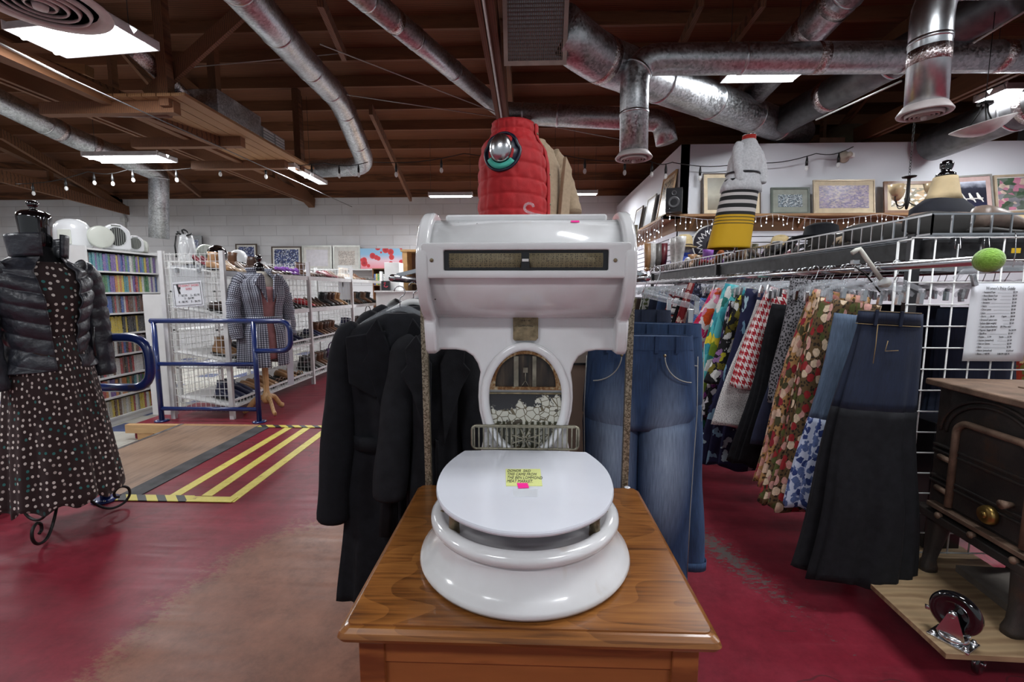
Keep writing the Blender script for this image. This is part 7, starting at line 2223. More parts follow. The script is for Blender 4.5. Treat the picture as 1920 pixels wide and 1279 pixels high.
# ================================================================ blue pipe rails
def rail_far():
    t = thing('guard_rail', 'blue pipe guard rail with three bars in front of the shoe racks', 'railing', (-3.2, 4.38, 0))
    Yr = 4.38
    xa, xb, xe = P(303, 780, Yr).x, P(486, 780, Yr).x, P(545, 640, Yr).x
    zt = P(400, 602, Yr).z; zl = P(520, 658, Yr).z; zm_ = P(400, 683, Yr).z; zb_ = P(400, 767, Yr).z
    r = 0.024
    MB().tube(arc_path([(xa, Yr, 0.0), (xa, Yr, zt - 0.0)], 2), r, 14).build('post', M_blue, t, world=True)
    MB().cyl((xb, Yr, 0), (xb, Yr, zt), r, 14).build('post', M_blue, t, world=True)
    MB().tube(arc_path([(xa - 0.03, Yr, zt), (xe, Yr, zt), (xe, Yr, zl), (xb, Yr, zl)], 6, 0.11), r, 14).build('top_rail', M_blue, t, world=True)
    MB().cyl((xa, Yr, zm_), (xb, Yr, zm_), r * 0.85, 14).build('mid_rail', M_blue, t, world=True)
    MB().cyl((xa, Yr, zb_), (xb, Yr, zb_), r * 0.85, 14).build('low_rail', M_blue, t, world=True)
    for x in (xa, xb):
        MB().lathe([(0.065, 0.0005), (0.065, 0.012), (0.027, 0.014)], 24, (x, Yr, 0)).build('base_flange', M_blue, t, world=True)
        for a in (0.6, 2.4, 4.0): MB().ell((x + 0.048 * cos(a), Yr + 0.048 * sin(a), 0.013), (0.007, 0.007, 0.006), 8, 5).build('bolt', M_chrome, t, world=True)
def rail_near():
    t = thing('guard_rail', 'blue pipe guard rail with a worn rounded end behind the left dress form', 'railing', (-2.67, 2.66, 0))
    Yr = 2.66
    xb = P(197, 930, Yr).x; xe = P(281, 680, Yr).x; xa = xb - 1.0
    zt = P(230, 633, Yr).z; zl = P(230, 727, Yr).z
    r = 0.026
    MB().cyl((xb, Yr, 0), (xb, Yr, zt), r, 14).build('post', M_blue, t, world=True)
    MB().cyl((xa, Yr, 0), (xa, Yr, zt), r, 14).build('post', M_blue, t, world=True)
    MB().tube(arc_path([(xa, Yr, zt), (xe, Yr, zt), (xe, Yr, zl), (xb, Yr, zl)], 7, 0.13), r, 16).build('top_rail', M_blue, t, world=True)
    MB().cyl((xa, Yr, 0.60), (xb, Yr, 0.60), r * 0.85, 14).build('mid_rail', M_blue, t, world=True)
    for x in (xa, xb):
        MB().lathe([(0.07, 0.0005), (0.07, 0.012), (0.03, 0.014)], 24, (x, Yr, 0)).build('base_flange', M_blue, t, world=True)
        for a in (0.6, 2.4, 4.0, 5.4): MB().ell((x + 0.052 * cos(a), Yr + 0.052 * sin(a), 0.013), (0.008, 0.008, 0.007), 8, 5).build('bolt', M_chrome, t, world=True)
rail_far(); rail_near()

# ================================================================ bookcase with video tapes
BXF = -4.54            # front face x
by_n, by_f = 4.60, 5.50
bzb, bzt = -0.15, 1.78
M_shelfw = plain('white_shelf_paint', (0.66, 0.66, 0.65), 0.45, 0, 0.06, 6)
bc_ = thing('bookcase', 'tall white bookcase packed with video tapes on the lower left floor', 'bookcase', (BXF - 0.15, 5.3, bzb))
D_ = 0.30
MB().b2((BXF - D_, by_n - 0.02, bzb), (BXF, by_n, bzt)).build('side_panel', M_shelfw, bc_, world=True)
MB().b2((BXF - D_, by_f, bzb), (BXF, by_f + 0.02, bzt)).build('side_panel', M_shelfw, bc_, world=True)
MB().b2((BXF - D_, by_n, bzb), (BXF - D_ + 0.012, by_f, bzt)).build('back_panel', plain('grey_hardboard', (0.25, 0.24, 0.23), 0.7), bc_, world=True)
NSH = 8
zsh = [bzb + 0.08 + i * (bzt - bzb - 0.10) / NSH for i in range(NSH + 1)]
for i, z in enumerate(zsh):
    MB().b2((BXF - D_, by_n, z - 0.018), (BXF + 0.002, by_f, z)).build('shelf_board', M_shelfw, bc_, world=True)
MB().b2((BXF - 0.02, by_n, bzb), (BXF - 0.005, by_f, zsh[0] - 0.018)).build('plinth', M_shelfw, bc_, world=True)
pal = {'white': (0.55, 0.55, 0.53), 'black': (0.015, 0.015, 0.018), 'red': (0.35, 0.03, 0.03), 'blue': (0.04, 0.10, 0.32), 'green': (0.04, 0.18, 0.06), 'yellow': (0.55, 0.42, 0.04), 'purple': (0.14, 0.07, 0.28), 'brown': (0.12, 0.05, 0.03), 'orange': (0.5, 0.17, 0.03), 'teal': (0.05, 0.24, 0.28), 'grey': (0.22, 0.22, 0.22), 'cream': (0.50, 0.45, 0.32)}
def tape_mat(name, c):
    m, nt, b = newmat('tape_sleeve_' + name); setb(b, 0.35)
    oi = nd(nt, 'ObjectInfo')
    t = nd(nt, 'TexCoord')
    v = nd(nt, 'VectorMath', {0: t.outputs['Object'], 1: nd(nt, 'CombineXYZ', {0: mth(nt, 'MULTIPLY', oi.outputs['Random'], 40.0), 1: mth(nt, 'MULTIPLY', oi.outputs['Random'], 17.0)}).outputs[0]}, operation='ADD').outputs[0]
    vo = nd(nt, 'TexVoronoi', {'Vector': v, 'Scale': 34.0})
    h = nd(nt, 'SeparateColor', {'Color': vo.outputs['Color']})
    other = ramp(nt, mth(nt, 'FRACT', mth(nt, 'ADD', h.outputs[1], oi.outputs['Random'])), [(0.0, (0.5, 0.5, 0.48)), (0.3, (0.02, 0.02, 0.03)), (0.45, tuple(q * 1.5 for q in c)), (0.65, (0.4, 0.3, 0.1)), (0.8, (0.05, 0.15, 0.3))], 'CONSTANT')
    link(nt, mixc(nt, mth(nt, 'MULTIPLY', mth(nt, 'GREATER_THAN', h.outputs[0], 0.55), 0.75), c, other), b.inputs['Base Color'])
    return m
TM = {k: tape_mat(k, v) for k, v in pal.items()}
proto = None
rt = random.Random(11)
rowpal = {7: ['blue', 'purple', 'white', 'green', 'yellow', 'blue', 'purple', 'grey', 'brown', 'teal'], 6: ['purple', 'teal', 'orange', 'green', 'blue', 'yellow', 'red', 'white', 'green', 'purple'], 5: ['blue', 'red', 'white', 'black', 'black', 'grey', 'brown', 'brown'], 4: ['blue', 'black', 'yellow', 'yellow', 'black', 'black', 'grey'],
          3: ['white', 'black', 'red', 'brown', 'cream', 'grey', 'blue'], 2: ['brown', 'black', 'white', 'red', 'grey', 'brown'], 1: ['purple', 'red', 'orange', 'white', 'green', 'black', 'teal'], 0: ['grey', 'yellow', 'white', 'brown', 'black', 'cream', 'red']}
shname = {7: 'top', 6: 'second', 5: 'third', 4: 'fourth', 3: 'fifth', 2: 'sixth', 1: 'seventh', 0: 'bottom'}
ntape = 0
for r in range(NSH - 1, -1, -1):
    y = by_n + 0.012; i = 0
    n_in_row = 29
    while y < by_f - 0.035:
        i += 1
        w = rt.uniform(0.026, 0.034)
        if r == 4 and 6 <= i <= 12: cn = 'yellow'
        elif r == 5 and i > 20: cn = 'brown'
        else: cn = rt.choice(rowpal[r])
        h = 0.19 * rt.uniform(0.94, 1.0)
        if proto is None:
            proto = MB().b2((-0.12, 0, 0), (0, 1, 1)).build('video_tape', TM[cn])
            o = proto
        else:
            o = proto.copy(); COL.objects.link(o)
        o.location = (BXF - 0.02 - rt.uniform(0, 0.012), y, zsh[r] + 0.0005)
        o.scale = (1, w - 0.0015, h)
        o.material_slots[0].link = 'OBJECT'; o.material_slots[0].material = TM[cn]
        tag(o, '%s-spined video tape, %s from the near end of the %s shelf' % (cn, ORD[i], shname[r]), 'video tape', 'video tapes in the white bookcase')
        ntape += 1
        y += w
print('tapes', ntape)

# white end panel beside the rack
tag(MB().b2((P(280, 700, 4.62).x, 4.62, -0.002), (P(326, 700, 4.62).x, 4.645, P(300, 552, 4.62).z)).build('partition_board', M_shelfw), 'plain white board standing between the bookcase and the wire rack', 'panel')

# ================================================================ heaters, fans and helmets on top
M_wp = plain('glossy_white_plastic', (0.66, 0.67, 0.68), 0.22, 0, 0.04, 5, coat=0.4)
M_cp = plain('cream_white_plastic', (0.56, 0.58, 0.52), 0.3, 0, 0.04, 5)
M_gr = plain('grey_plastic_grille', (0.20, 0.21, 0.19), 0.5)
def fan_heater(loc, w, h, d, label, mat_, rz=0.0, grille=True, handle=True, name='fan_heater'):
    t = thing(name, label, 'heater', loc, rz)
    rings = []
    n_ = 28
    prof_s = []
    # rounded-top body: extrude arch outline in Y with bevel
    pts = [(-w / 2, 0.0)]
    for i in range(17):
        a = pi - pi * i / 16
        pts.append((w / 2 * cos(a), h - w / 2 * 0.9 + w / 2 * 0.9 * sin(a)))
    pts.append((w / 2, 0.0))
    MB().prism(pts, -d / 2, d / 2).build('shell', mat_, t, bevel=min(0.02, d * 0.2), seg=3, angle=60)
    if grille:
        gm_ = MB()
        R_ = w * 0.34
        zc3 = h * 0.5
        for i in range(9):
            x = -R_ + 2 * R_ * (i + 0.5) / 9
            q = sqrt(max(0, R_ * R_ - x * x)) * 1.25
            gm_.b2((x - 0.004, -d / 2 - 0.006, zc3 - q), (x + 0.004, -d / 2 + 0.002, zc3 + q))
        gm_.build('grille', M_gr, t)
        MB().tube([Vector((R_ * cos(a), -d / 2 - 0.003, zc3 + 1.25 * R_ * sin(a))) for a in [2 * pi * i / 28 for i in range(28)]], 0.004, 5, closed=True).build('grille_ring', mat_, t)
        MB().prism([(R_ * 0.98 * cos(a), zc3 + 1.22 * R_ * sin(a)) for a in [2 * pi * i / 28 for i in range(28)]], -d / 2 - 0.001, -d / 2 + 0.003).build('grille_back', M_black, t)
    if handle:
        MB().box((0, 0, h - 0.022), (w * 0.34, d * 1.02, 0.016)).build('handle_slot', M_gr, t)
    return t
ztb = bzt + 0.001
# the top board runs on to the left over a second, hidden case
cs = thing('bookcase', 'second white bookcase hidden behind the puffer jacket, carrying the domed white heater', 'bookcase', (-5.3, 4.4, bzb))
MB().b2((-5.33, 4.65, bzb), (-4.86, 5.6, bzt - 0.02)).build('carcass', M_shelfw, cs, world=True)
MB().b2((-5.35, 4.63, bzt - 0.02), (-4.845, 5.62, bzt - 0.002)).build('top_board', M_shelfw, cs, world=True)
c = P(136, 466, 4.82)
dome = thing('humidifier', 'big glossy white domed appliance at the left of the bookcase top', 'appliance', (c.x + 0.02, 4.82, ztb), radians(20))
MB().lathe([(0.0001, 0), (0.145, 0), (0.155, 0.03), (0.155, 0.16), (0.145, 0.22), (0.12, 0.265), (0.07, 0.295), (0.0001, 0.305)], 32).build('dome_shell', M_wp, dome)
MB().box((0, -0.152, 0.10), (0.11, 0.015, 0.15)).build('front_panel', M_cp, dome, bevel=0.005)
c = P(170, 466, 5.3)
fn = thing('desk_fan', 'round grey desk fan between the white dome and the big white heater', 'fan', (-4.70, 4.93, ztb), radians(60))
MB().lathe([(0.10, -0.03), (0.118, -0.02), (0.118, 0.03), (0.10, 0.04)], 28, (0, 0, 0.125), 'Y').build('housing', M_cp, fn)
fg = MB()
for i in range(20):
    a = 2 * pi * i / 20
    fg.bar((0.015 * cos(a), -0.036, 0.125 + 0.015 * sin(a)), (0.112 * cos(a), -0.028, 0.125 + 0.112 * sin(a)), 0.003, 0.003)
for r_ in (0.03, 0.06, 0.09, 0.112):
    fg.tube([Vector((r_ * cos(a), -0.034, 0.125 + r_ * sin(a))) for a in [2 * pi * i / 28 for i in range(28)]], 0.002, 4, closed=True)
fg.build('guard', M_cp, fn)
MB().lathe([(0.105, 0.0), (0.0001, 0.001)], 28, (0, -0.02, 0.125), 'Y').build('fan_back', M_gr, fn)
fan_heater((-4.68, 5.10, ztb), 0.25, 0.285, 0.13, 'large white rounded fan heater with oval grille on the bookcase', M_wp, radians(52))
fan_heater((-4.68, 5.34, ztb), 0.17, 0.185, 0.11, 'small white fan heater right of the large one on the bookcase', M_wp, radians(52))
fan_heater((-4.72, 5.47, ztb), 0.15, 0.16, 0.10, 'cream square-backed heater at the right end of the bookcase', M_cp, radians(30), grille=True, handle=False)
yb_ = MB()
for i in range(2): yb_.b2((-4.86, 5.22, ztb + i * 0.011), (-4.68, 5.50, ztb + 0.010 + i * 0.011))

# ================================================================ shoe racks
XG0, XG1 = P(312, 600, 4.48).x, P(424, 600, 4.48).x
YR = [4.48, 6.26, 7.80, 9.40]
zrt = P(360, 474, 4.48).z
M_rackwhite = plain('white_rack_steel', (0.64, 0.64, 0.64), 0.4, 0, 0.08, 12)
shelf_z = [0.13, 0.60, 1.06, 1.50]
racks = []
for bI in range(3):
    y0, y1 = YR[bI], YR[bI + 1]
    lab = ['near', 'middle', 'far'][bI]
    t = thing('shoe_rack', 'white wire shoe rack, the %s section of the row behind the blue rail' % lab, 'shoe rack', ((XG0 + XG1) / 2, (y0 + y1) / 2, 0), group='white wire shoe rack sections')
    racks.append(t)
    for x in (XG0, XG1):
        for y in ((y0, y1) if bI == 0 else (y1,)):
            MB().b2((x - 0.022, y - 0.018, 0), (x + 0.022, y + 0.018, zrt + 0.02)).build('upright', M_rackwhite, t, world=True)
    # end grid
    for yy, nm in ((y0 + 0.004, 'end_grid'), ):
        g_ = MB()
        x = XG0 + 0.03
        while x < XG1 - 0.01:
            g_.b2((x - 0.002, yy - 0.002, 0.08), (x + 0.002, yy + 0.002, zrt)); x += 0.052
        z = 0.10
        while z < zrt:
            g_.b2((XG0, yy - 0.002, z - 0.002), (XG1, yy + 0.002, z + 0.002)); z += 0.072
        g_.build(nm, M_whitewire, t, world=True)
    g_ = MB()
    # centre back grid running along the row
    xb = XG0 + 0.02
    y = y0
    while y < y1:
        g_.b2((xb - 0.0015, y - 0.0015, 0.1), (xb + 0.0015, y + 0.0015, zrt)); y += 0.05
    z = 0.1
    while z < zrt:
        g_.b2((xb - 0.0015, y0, z - 0.0015), (xb + 0.0015, y1, z + 0.0015)); z += 0.072
    g_.build('back_grid', M_whitewire, t, world=True)
    for k, z in enumerate(shelf_z):
        zb2 = z + (0.10 if k < 3 else 0.06)          # back edge higher: sloping shelf
        sb = MB()
        sb.add([(XG0 + 0.03, y0 + 0.02, zb2), (XG1 - 0.02, y0 + 0.02, z), (XG1 - 0.02, y1 - 0.02, z), (XG0 + 0.03, y1 - 0.02, zb2),
                (XG0 + 0.03, y0 + 0.02, zb2 - 0.012), (XG1 - 0.02, y0 + 0.02, z - 0.012), (XG1 - 0.02, y1 - 0.02, z - 0.012), (XG0 + 0.03, y1 - 0.02, zb2 - 0.012)],
               [(0, 1, 2, 3), (7, 6, 5, 4), (0, 4, 5, 1), (1, 5, 6, 2), (2, 6, 7, 3), (3, 7, 4, 0)])
        sb.build('shelf', M_shelfw, t, world=True)
        lp_ = MB()
        if k in (0, 1):
            lp_.b2((XG1 - 0.015, y0 + 0.02, z + 0.045), (XG1 + 0.005, y1 - 0.02, z + 0.065))
            lp_.b2((XG1 - 0.015, y0 + 0.02, z - 0.025), (XG1 + 0.005, y1 - 0.02, z - 0.008))
            y = y0 + 0.04
            while y < y1 - 0.03:
                lp_.b2((XG1 - 0.008, y - 0.002, z - 0.02), (XG1 - 0.002, y + 0.002, z + 0.05)); y += 0.055
        else:
            lp_.b2((XG1 - 0.018, y0 + 0.02, z - 0.035), (XG1 + 0.006, y1 - 0.02, z + 0.018))
        lp_.build('shelf_lip', M_rackwhite, t, world=True)

# signs on the racks
Ysg = 4.44
sgp = [P(323, 530, Ysg), P(377, 526, Ysg), P(383, 573, Ysg), P(328, 577, Ysg)]
sgn = thing('size_sign', 'white shop sign in clear sleeve clipped to the end of the wire shoe rack', 'sign', tuple(sgp[3]))
mb = MB(); mb.add([p for p in sgp] + [p + Vector((0, -0.002, 0)) for p in sgp], [(0, 1, 2, 3), (7, 6, 5, 4), (0, 4, 5, 1), (1, 5, 6, 2), (2, 6, 7, 3), (3, 7, 4, 0)])
mb.build('sheet', M_paper, sgn, world=True)
MB().b2((sgp[0].x - 0.02, Ysg + 0.006, sgp[3].z), (sgp[1].x + 0.03, Ysg + 0.008, sgp[0].z + 0.17)).build('clear_sleeve', M_plasticclear, sgn, world=True)
T0 = parent_world(sgn).inverted()
wS = (sgp[1] - sgp[0]).length; RYt = Matrix.Rotation(radians(-3.5), 4, 'Y')
def stext(nm, s0, u, v, sz, mt_, al='CENTER'):
    p = sgp[0].lerp(sgp[1], u).lerp(sgp[3].lerp(sgp[2], u), v) + Vector((0, -0.004, 0))
    text_obj(nm, s0, sz, mt_, T0 @ Matrix.Translation(p) @ RYt @ RX, sgn, al, extrude=0.0004)
stext('heading', 'STUDENT SHOES', 0.55, 0.20, 0.028, M_redink)
stext('heading', 'SIZES', 0.55, 0.33, 0.028, M_redink)
stext('price_line', '1 - $2.95    2 - $3.95', 0.53, 0.58, 0.027, M_ink)
stext('price_line', '3 - $4.99', 0.53, 0.70, 0.027, M_ink)
stext('price_line', '4 - $5.95    5 - $6.95', 0.53, 0.83, 0.027, M_ink)
bp = sgp[0].lerp(sgp[1], 0.17).lerp(sgp[3].lerp(sgp[2], 0.17), 0.27) + Vector((0, -0.004, 0))
MB().prism([(bp.x - 0.012, bp.z + 0.045), (bp.x + 0.006, bp.z + 0.045), (bp.x + 0.01, bp.z + 0.02), (bp.x + 0.03, bp.z + 0.02), (bp.x + 0.028, bp.z + 0.0), (bp.x + 0.014, bp.z - 0.005), (bp.x + 0.03, bp.z - 0.045), (bp.x + 0.008, bp.z - 0.048), (bp.x - 0.002, bp.z)], Ysg - 0.006, Ysg - 0.004).build('boot_drawing', M_ink, sgn, world=True)
fb_ = MB()
for a_, b__ in (((0.04, 0.07), (0.95, 0.07)), ((0.95, 0.07), (0.95, 0.93)), ((0.95, 0.93), (0.04, 0.93)), ((0.04, 0.93), (0.04, 0.07))):
    def up_(q): return sgp[0].lerp(sgp[1], q[0]).lerp(sgp[3].lerp(sgp[2], q[0]), q[1]) + Vector((0, -0.004, 0))
    fb_.bar(up_(a_), up_(b__), 0.003, 0.002)
fb_.build('border', M_ink, sgn, world=True)
for px in (332, 373):
    MB().box(P(px, 507, Ysg), (0.03, 0.02, 0.05)).build('clip', M_galv, sgn, world=True, bevel=0.003)
q = P(646, 545, 7.6)
sg2 = thing('size_sign', 'small white sign in plastic on the corner post of the far shoe rack', 'sign', (q.x, 7.86, q.z))
qa, qb = P(636, 562, 7.86), P(659, 520, 7.86)
MB().b2((qa.x, 7.855, qa.z), (qb.x, 7.86, qb.z)).build('sheet', M_paper, sg2, world=True)
MB().b2((qa.x + 0.07, 7.85, qa.z + 0.22), (qa.x + 0.085, 7.854, qa.z + 0.30)).build('boot_drawing', M_ink, sg2, world=True)
MB().b2((qa.x - 0.01, 7.865, qa.z), (qb.x + 0.01, 7.869, qb.z + 0.2)).build('clear_sleeve', M_plasticclear, sg2, world=True)

# ================================================================ shoes, one prototype per style
SHM = plain('shoe_upper', (0.1, 0.1, 0.1), 0.4)
SOL = plain('shoe_sole', (0.03, 0.028, 0.026), 0.7)
def lofty(sections, mat_, parent, name):
    """sections along X: (x, halfwidth, z0, z1)"""
    rings = []
    for x, hw_, z0, z1 in sections:
        r = []
        for k in range(16):
            a = 2 * pi * k / 16
            ca, sa = cos(a), sin(a)
            q = (abs(ca) ** 2.6 + abs(sa) ** 2.6) ** (-1 / 2.6)
            r.append(Vector((x, hw_ * ca * q, (z0 + z1) / 2 + (z1 - z0) / 2 * sa * q)))
        rings.append(r)
    return MB().loft(rings).build(name, mat_, parent)
def proto_shoe(kind, label):
    t = thing(kind, label, 'shoe', (0, 0, -50))
    if kind == 'sneaker':
        lofty([(-0.135, 0.03, 0.02, 0.075), (-0.12, 0.036, 0.02, 0.10), (-0.07, 0.038, 0.02, 0.098), (-0.01, 0.04, 0.02, 0.085), (0.05, 0.044, 0.02, 0.065), (0.10, 0.042, 0.02, 0.05), (0.135, 0.025, 0.02, 0.038)], SHM, t, 'upper')
        lofty([(-0.142, 0.028, 0.0, 0.024), (-0.10, 0.041, 0.0, 0.026), (0.0, 0.042, 0.0, 0.022), (0.09, 0.047, 0.0, 0.022), (0.145, 0.026, 0.004, 0.024)], SOL, t, 'sole')
    elif kind == 'ankle_boot':
        lofty([(-0.12, 0.032, 0.02, 0.10), (-0.07, 0.038, 0.02, 0.11), (-0.01, 0.04, 0.02, 0.09), (0.06, 0.043, 0.015, 0.068), (0.11, 0.038, 0.012, 0.052), (0.14, 0.022, 0.012, 0.035)], SHM, t, 'upper')
        MB().loft([ring((-0.065, 0, z), a, b__, 20) for z, a, b__ in ((0.06, 0.062, 0.036), (0.10, 0.056, 0.036), (0.14, 0.054, 0.038), (0.19, 0.060, 0.042))]).build('shaft', SHM, t)
        lofty([(-0.13, 0.03, 0.0, 0.03), (-0.07, 0.036, 0.0, 0.03), (-0.05, 0.034, 0.012, 0.024), (0.07, 0.045, 0.0, 0.016), (0.148, 0.024, 0.004, 0.018)], SOL, t, 'sole')
    elif kind == 'tall_boot':
        lofty([(-0.12, 0.032, 0.03, 0.10), (-0.07, 0.038, 0.03, 0.11), (-0.01, 0.038, 0.022, 0.09), (0.06, 0.041, 0.012, 0.065), (0.11, 0.036, 0.01, 0.05), (0.14, 0.02, 0.01, 0.032)], SHM, t, 'upper')
        MB().loft([ring((-0.065 - 0.01 * i, 0, z), a, b__, 20) for i, (z, a, b__) in enumerate(((0.06, 0.062, 0.036), (0.10, 0.052, 0.034), (0.18, 0.056, 0.044), (0.27, 0.066, 0.055), (0.35, 0.068, 0.058)))]).build('shaft', SHM, t)
        lofty([(-0.13, 0.028, 0.0, 0.035), (-0.08, 0.03, 0.0, 0.035), (-0.07, 0.03, 0.02, 0.03), (0.07, 0.042, 0.0, 0.014), (0.145, 0.022, 0.002, 0.014)], SOL, t, 'sole')
    elif kind == 'pump':
        lofty([(-0.115, 0.024, 0.065, 0.115), (-0.09, 0.030, 0.055, 0.105), (-0.03, 0.028, 0.03, 0.062), (0.03, 0.034, 0.010, 0.042), (0.08, 0.038, 0.006, 0.046), (0.115, 0.028, 0.005, 0.036), (0.135, 0.012, 0.005, 0.02)], SHM, t, 'upper')
        MB().tube([(-0.108, 0, 0.0), (-0.105, 0, 0.035), (-0.098, 0, 0.07)], [(0.008, 0.008), (0.010, 0.010), (0.022, 0.022)], 10).build('heel', SOL, t)
    else:  # sandal
        lofty([(-0.125, 0.026, 0.0, 0.035), (-0.08, 0.034, 0.0, 0.034), (0.0, 0.032, 0.0, 0.026), (0.08, 0.042, 0.0, 0.02), (0.135, 0.022, 0.0, 0.018)], SOL, t, 'sole')
        for x0 in (0.045, 0.085):
            MB().tube([(x0, -0.042, 0.016), (x0 - 0.005, -0.03, 0.045), (x0 - 0.01, 0, 0.055), (x0 - 0.005, 0.03, 0.045), (x0, 0.042, 0.016)], [(0.010, 0.004)] * 5, 8, up=(1, 0, 0)).build('strap', SHM, t)
        MB().tube([(-0.10, -0.035, 0.03), (-0.125, 0, 0.06), (-0.10, 0.035, 0.03)], [(0.007, 0.004)] * 3, 8).build('heel_strap', SHM, t)
    return t
spal = {'black': (0.012, 0.012, 0.013), 'brown': (0.10, 0.042, 0.018), 'tan': (0.30, 0.16, 0.07), 'dark brown': (0.045, 0.02, 0.012), 'burgundy': (0.12, 0.012, 0.02), 'beige': (0.42, 0.32, 0.22), 'grey': (0.12, 0.11, 0.10), 'navy': (0.012, 0.016, 0.05), 'white': (0.55, 0.54, 0.52), 'red': (0.38, 0.02, 0.025), 'purple': (0.22, 0.07, 0.35), 'taupe': (0.17, 0.125, 0.10), 'orange': (0.45, 0.13, 0.03), 'olive': (0.10, 0.09, 0.04), 'silver': (0.4, 0.4, 0.4)}
SM = {k: plain('shoe_' + k.replace(' ', '_'), v, 0.38, 0, 0.2, 30) for k, v in spal.items()}
PR = {}
cnt = {}
def place_shoe(kind, col, loc, rz, where, group, tilt=(0, 0), scale=1.0):
    key = (kind, col, where); cnt[key] = cnt.get(key, 0) + 1
    n_ = cnt[key]
    nice = kind.replace('_', ' ')
    ab = {'sandal': 'sandal', 'pump': 'heeled pump'}.get(kind, nice)
    lab = '%s %s %s' % (col, ab, where)
    if kind not in PR:
        PR[kind] = proto_shoe(kind, lab); o = PR[kind]
        KIDS.pop(o.name, None)
        PR[kind + 'used'] = False
        base = PR[kind]
        o = dup(base, loc, (radians(tilt[0]), radians(tilt[1]), rz), lab, group, {'shoe_upper': SM[col]}, scale)
        PR[kind + 'used'] = True
        return o
    return dup(PR[kind], loc, (radians(tilt[0]), radians(tilt[1]), rz), lab, group, {'shoe_upper': SM[col]}, scale)
rs_ = random.Random(5)
shnm = ['bottom', 'second lowest', 'second highest', 'top']
binm = ['near', 'middle', 'far']
kinds_by_shelf = {3: ['pump', 'ankle_boot', 'sneaker', 'pump', 'sandal', 'ankle_boot'], 2: ['ankle_boot', 'ankle_boot', 'sneaker', 'ankle_boot', 'pump'], 1: ['sneaker', 'ankle_boot', 'sandal', 'sneaker'], 0: ['sneaker', 'sandal', 'ankle_boot', 'tall_boot']}
cols_s = {3: ['burgundy', 'brown', 'taupe', 'tan', 'grey', 'brown', 'beige', 'dark brown', 'purple'], 2: ['brown', 'black', 'tan', 'black', 'dark brown', 'red'], 1: ['brown', 'tan', 'black', 'black', 'navy', 'dark brown'], 0: ['black', 'tan', 'black', 'brown', 'navy', 'grey']}
for bI in range(3):
    y0, y1 = YR[bI] + 0.12, YR[bI + 1] - 0.08
    for k in range(4):
        npair = [7, 6, 5][bI]
        for i in range(npair):
            col = rs_.choice(cols_s[k]); kd = rs_.choice(kinds_by_shelf[k])
            yc = y0 + (y1 - y0) * (i + 0.5) / npair
            slope = math.degrees(math.atan2(0.10 if k < 3 else 0.06, XG1 - XG0 - 0.05))
            for s in (0, 1):
                x = XG1 - 0.185 + rs_.uniform(-0.02, 0.02)
                zz = shelf_z[k] + (XG1 - 0.02 - x) * math.tan(radians(slope)) + 0.006
                place_shoe(kd, col, (x, yc + (s - 0.5) * 0.098, zz), rs_.uniform(-0.12, 0.12), '%s of %s pair, %s shelf of %s rack' % ('nearer' if s == 0 else 'farther', ORD[i + 1], shnm[k], binm[bI]), 'shoes on the white wire racks', tilt=(0, slope))
# second row behind on upper shelf so the near top reads full
for i, (col, kd) in enumerate((('burgundy', 'pump'), ('burgundy', 'pump'), ('black', 'pump'), ('beige', 'pump'), ('burgundy', 'pump'), ('brown', 'ankle_boot'))):
    place_shoe(kd, col, (XG0 + 0.16 + 0.002 * i, 4.85 + i * 0.11, 1.58), rs_.uniform(-0.1, 0.1), '%s in back row behind the rack end grid, top shelf' % ORD[i + 1], 'shoes on the white wire racks', tilt=(0, 6))
# helmets and appliances above the racks
ztr = 1.60
hl = thing('helmet', 'shiny black helmet on the shelving behind the shoe rack', 'helmet', (-4.15, 6.02, 1.70))
MB().lathe([(0.11, 0), (0.125, 0.06), (0.12, 0.12), (0.095, 0.18), (0.05, 0.215), (0.0001, 0.225)], 28).build('shell', M_blackgloss, hl)
MB().lathe([(0.118, 0.0), (0.12, 0.02), (0.1, 0.0)], 28).build('rim', M_black, hl)
hl2 = thing('helmet', 'shiny white helmet behind the shoe rack right of the black one', 'helmet', (-4.12, 6.42, 1.70))
MB().lathe([(0.10, 0), (0.115, 0.05), (0.112, 0.11), (0.09, 0.16), (0.05, 0.19), (0.0001, 0.20)], 28).build('shell', M_wp, hl2)
MB().lathe([(0.11, 0.0), (0.112, 0.02), (0.095, 0.0)], 28).build('rim', M_black, hl2)
# shelf behind carrying kitchen goods
bs = thing('display_shelf', 'white shelving behind the shoe rack carrying a kettle and a round heater', 'shelf', (-4.3, 6.5, -0.15))
MB().b2((-4.62, 5.75, 1.68), (-4.02, 7.3, 1.70)).build('top_board', M_shelfw, bs, world=True)
for x in (-4.60, -4.04):
    for y in (5.77, 7.25): MB().b2((x - 0.02, y - 0.02, -0.15), (x + 0.02, y + 0.02, 1.68)).build('leg', M_shelfw, bs, world=True)
for z in (0.3, 0.8, 1.3): MB().b2((-4.62, 5.75, z), (-4.02, 7.3, z + 0.02)).build('shelf_board', M_shelfw, bs, world=True)
q = P(333, 480, 5.9)
pt = thing('coffee_maker', 'white plastic appliance with a black cord bundle behind the shoe rack corner', 'appliance', (-4.45, 5.88, 1.70))
MB().lathe([(0.10, 0.0), (0.11, 0.05), (0.10, 0.20), (0.085, 0.30), (0.07, 0.345), (0.0001, 0.35)], 24, sx=1.0, sy=0.8).build('body', M_wp, pt)
MB().ell((0.02, -0.07, 0.17), (0.06, 0.04, 0.11), 18, 12).build('bulge', M_wp, pt)
MB().tube([Vector((-0.09 + 0.19 * k, -0.05 + 0.03 * sin(k * 20), 0.34 + 0.03 * sin(k * 13) + 0.03 * sin(pi * k))) for k in [i / 20 for i in range(21)]], 0.012, 6).build('cord', M_cable, pt)
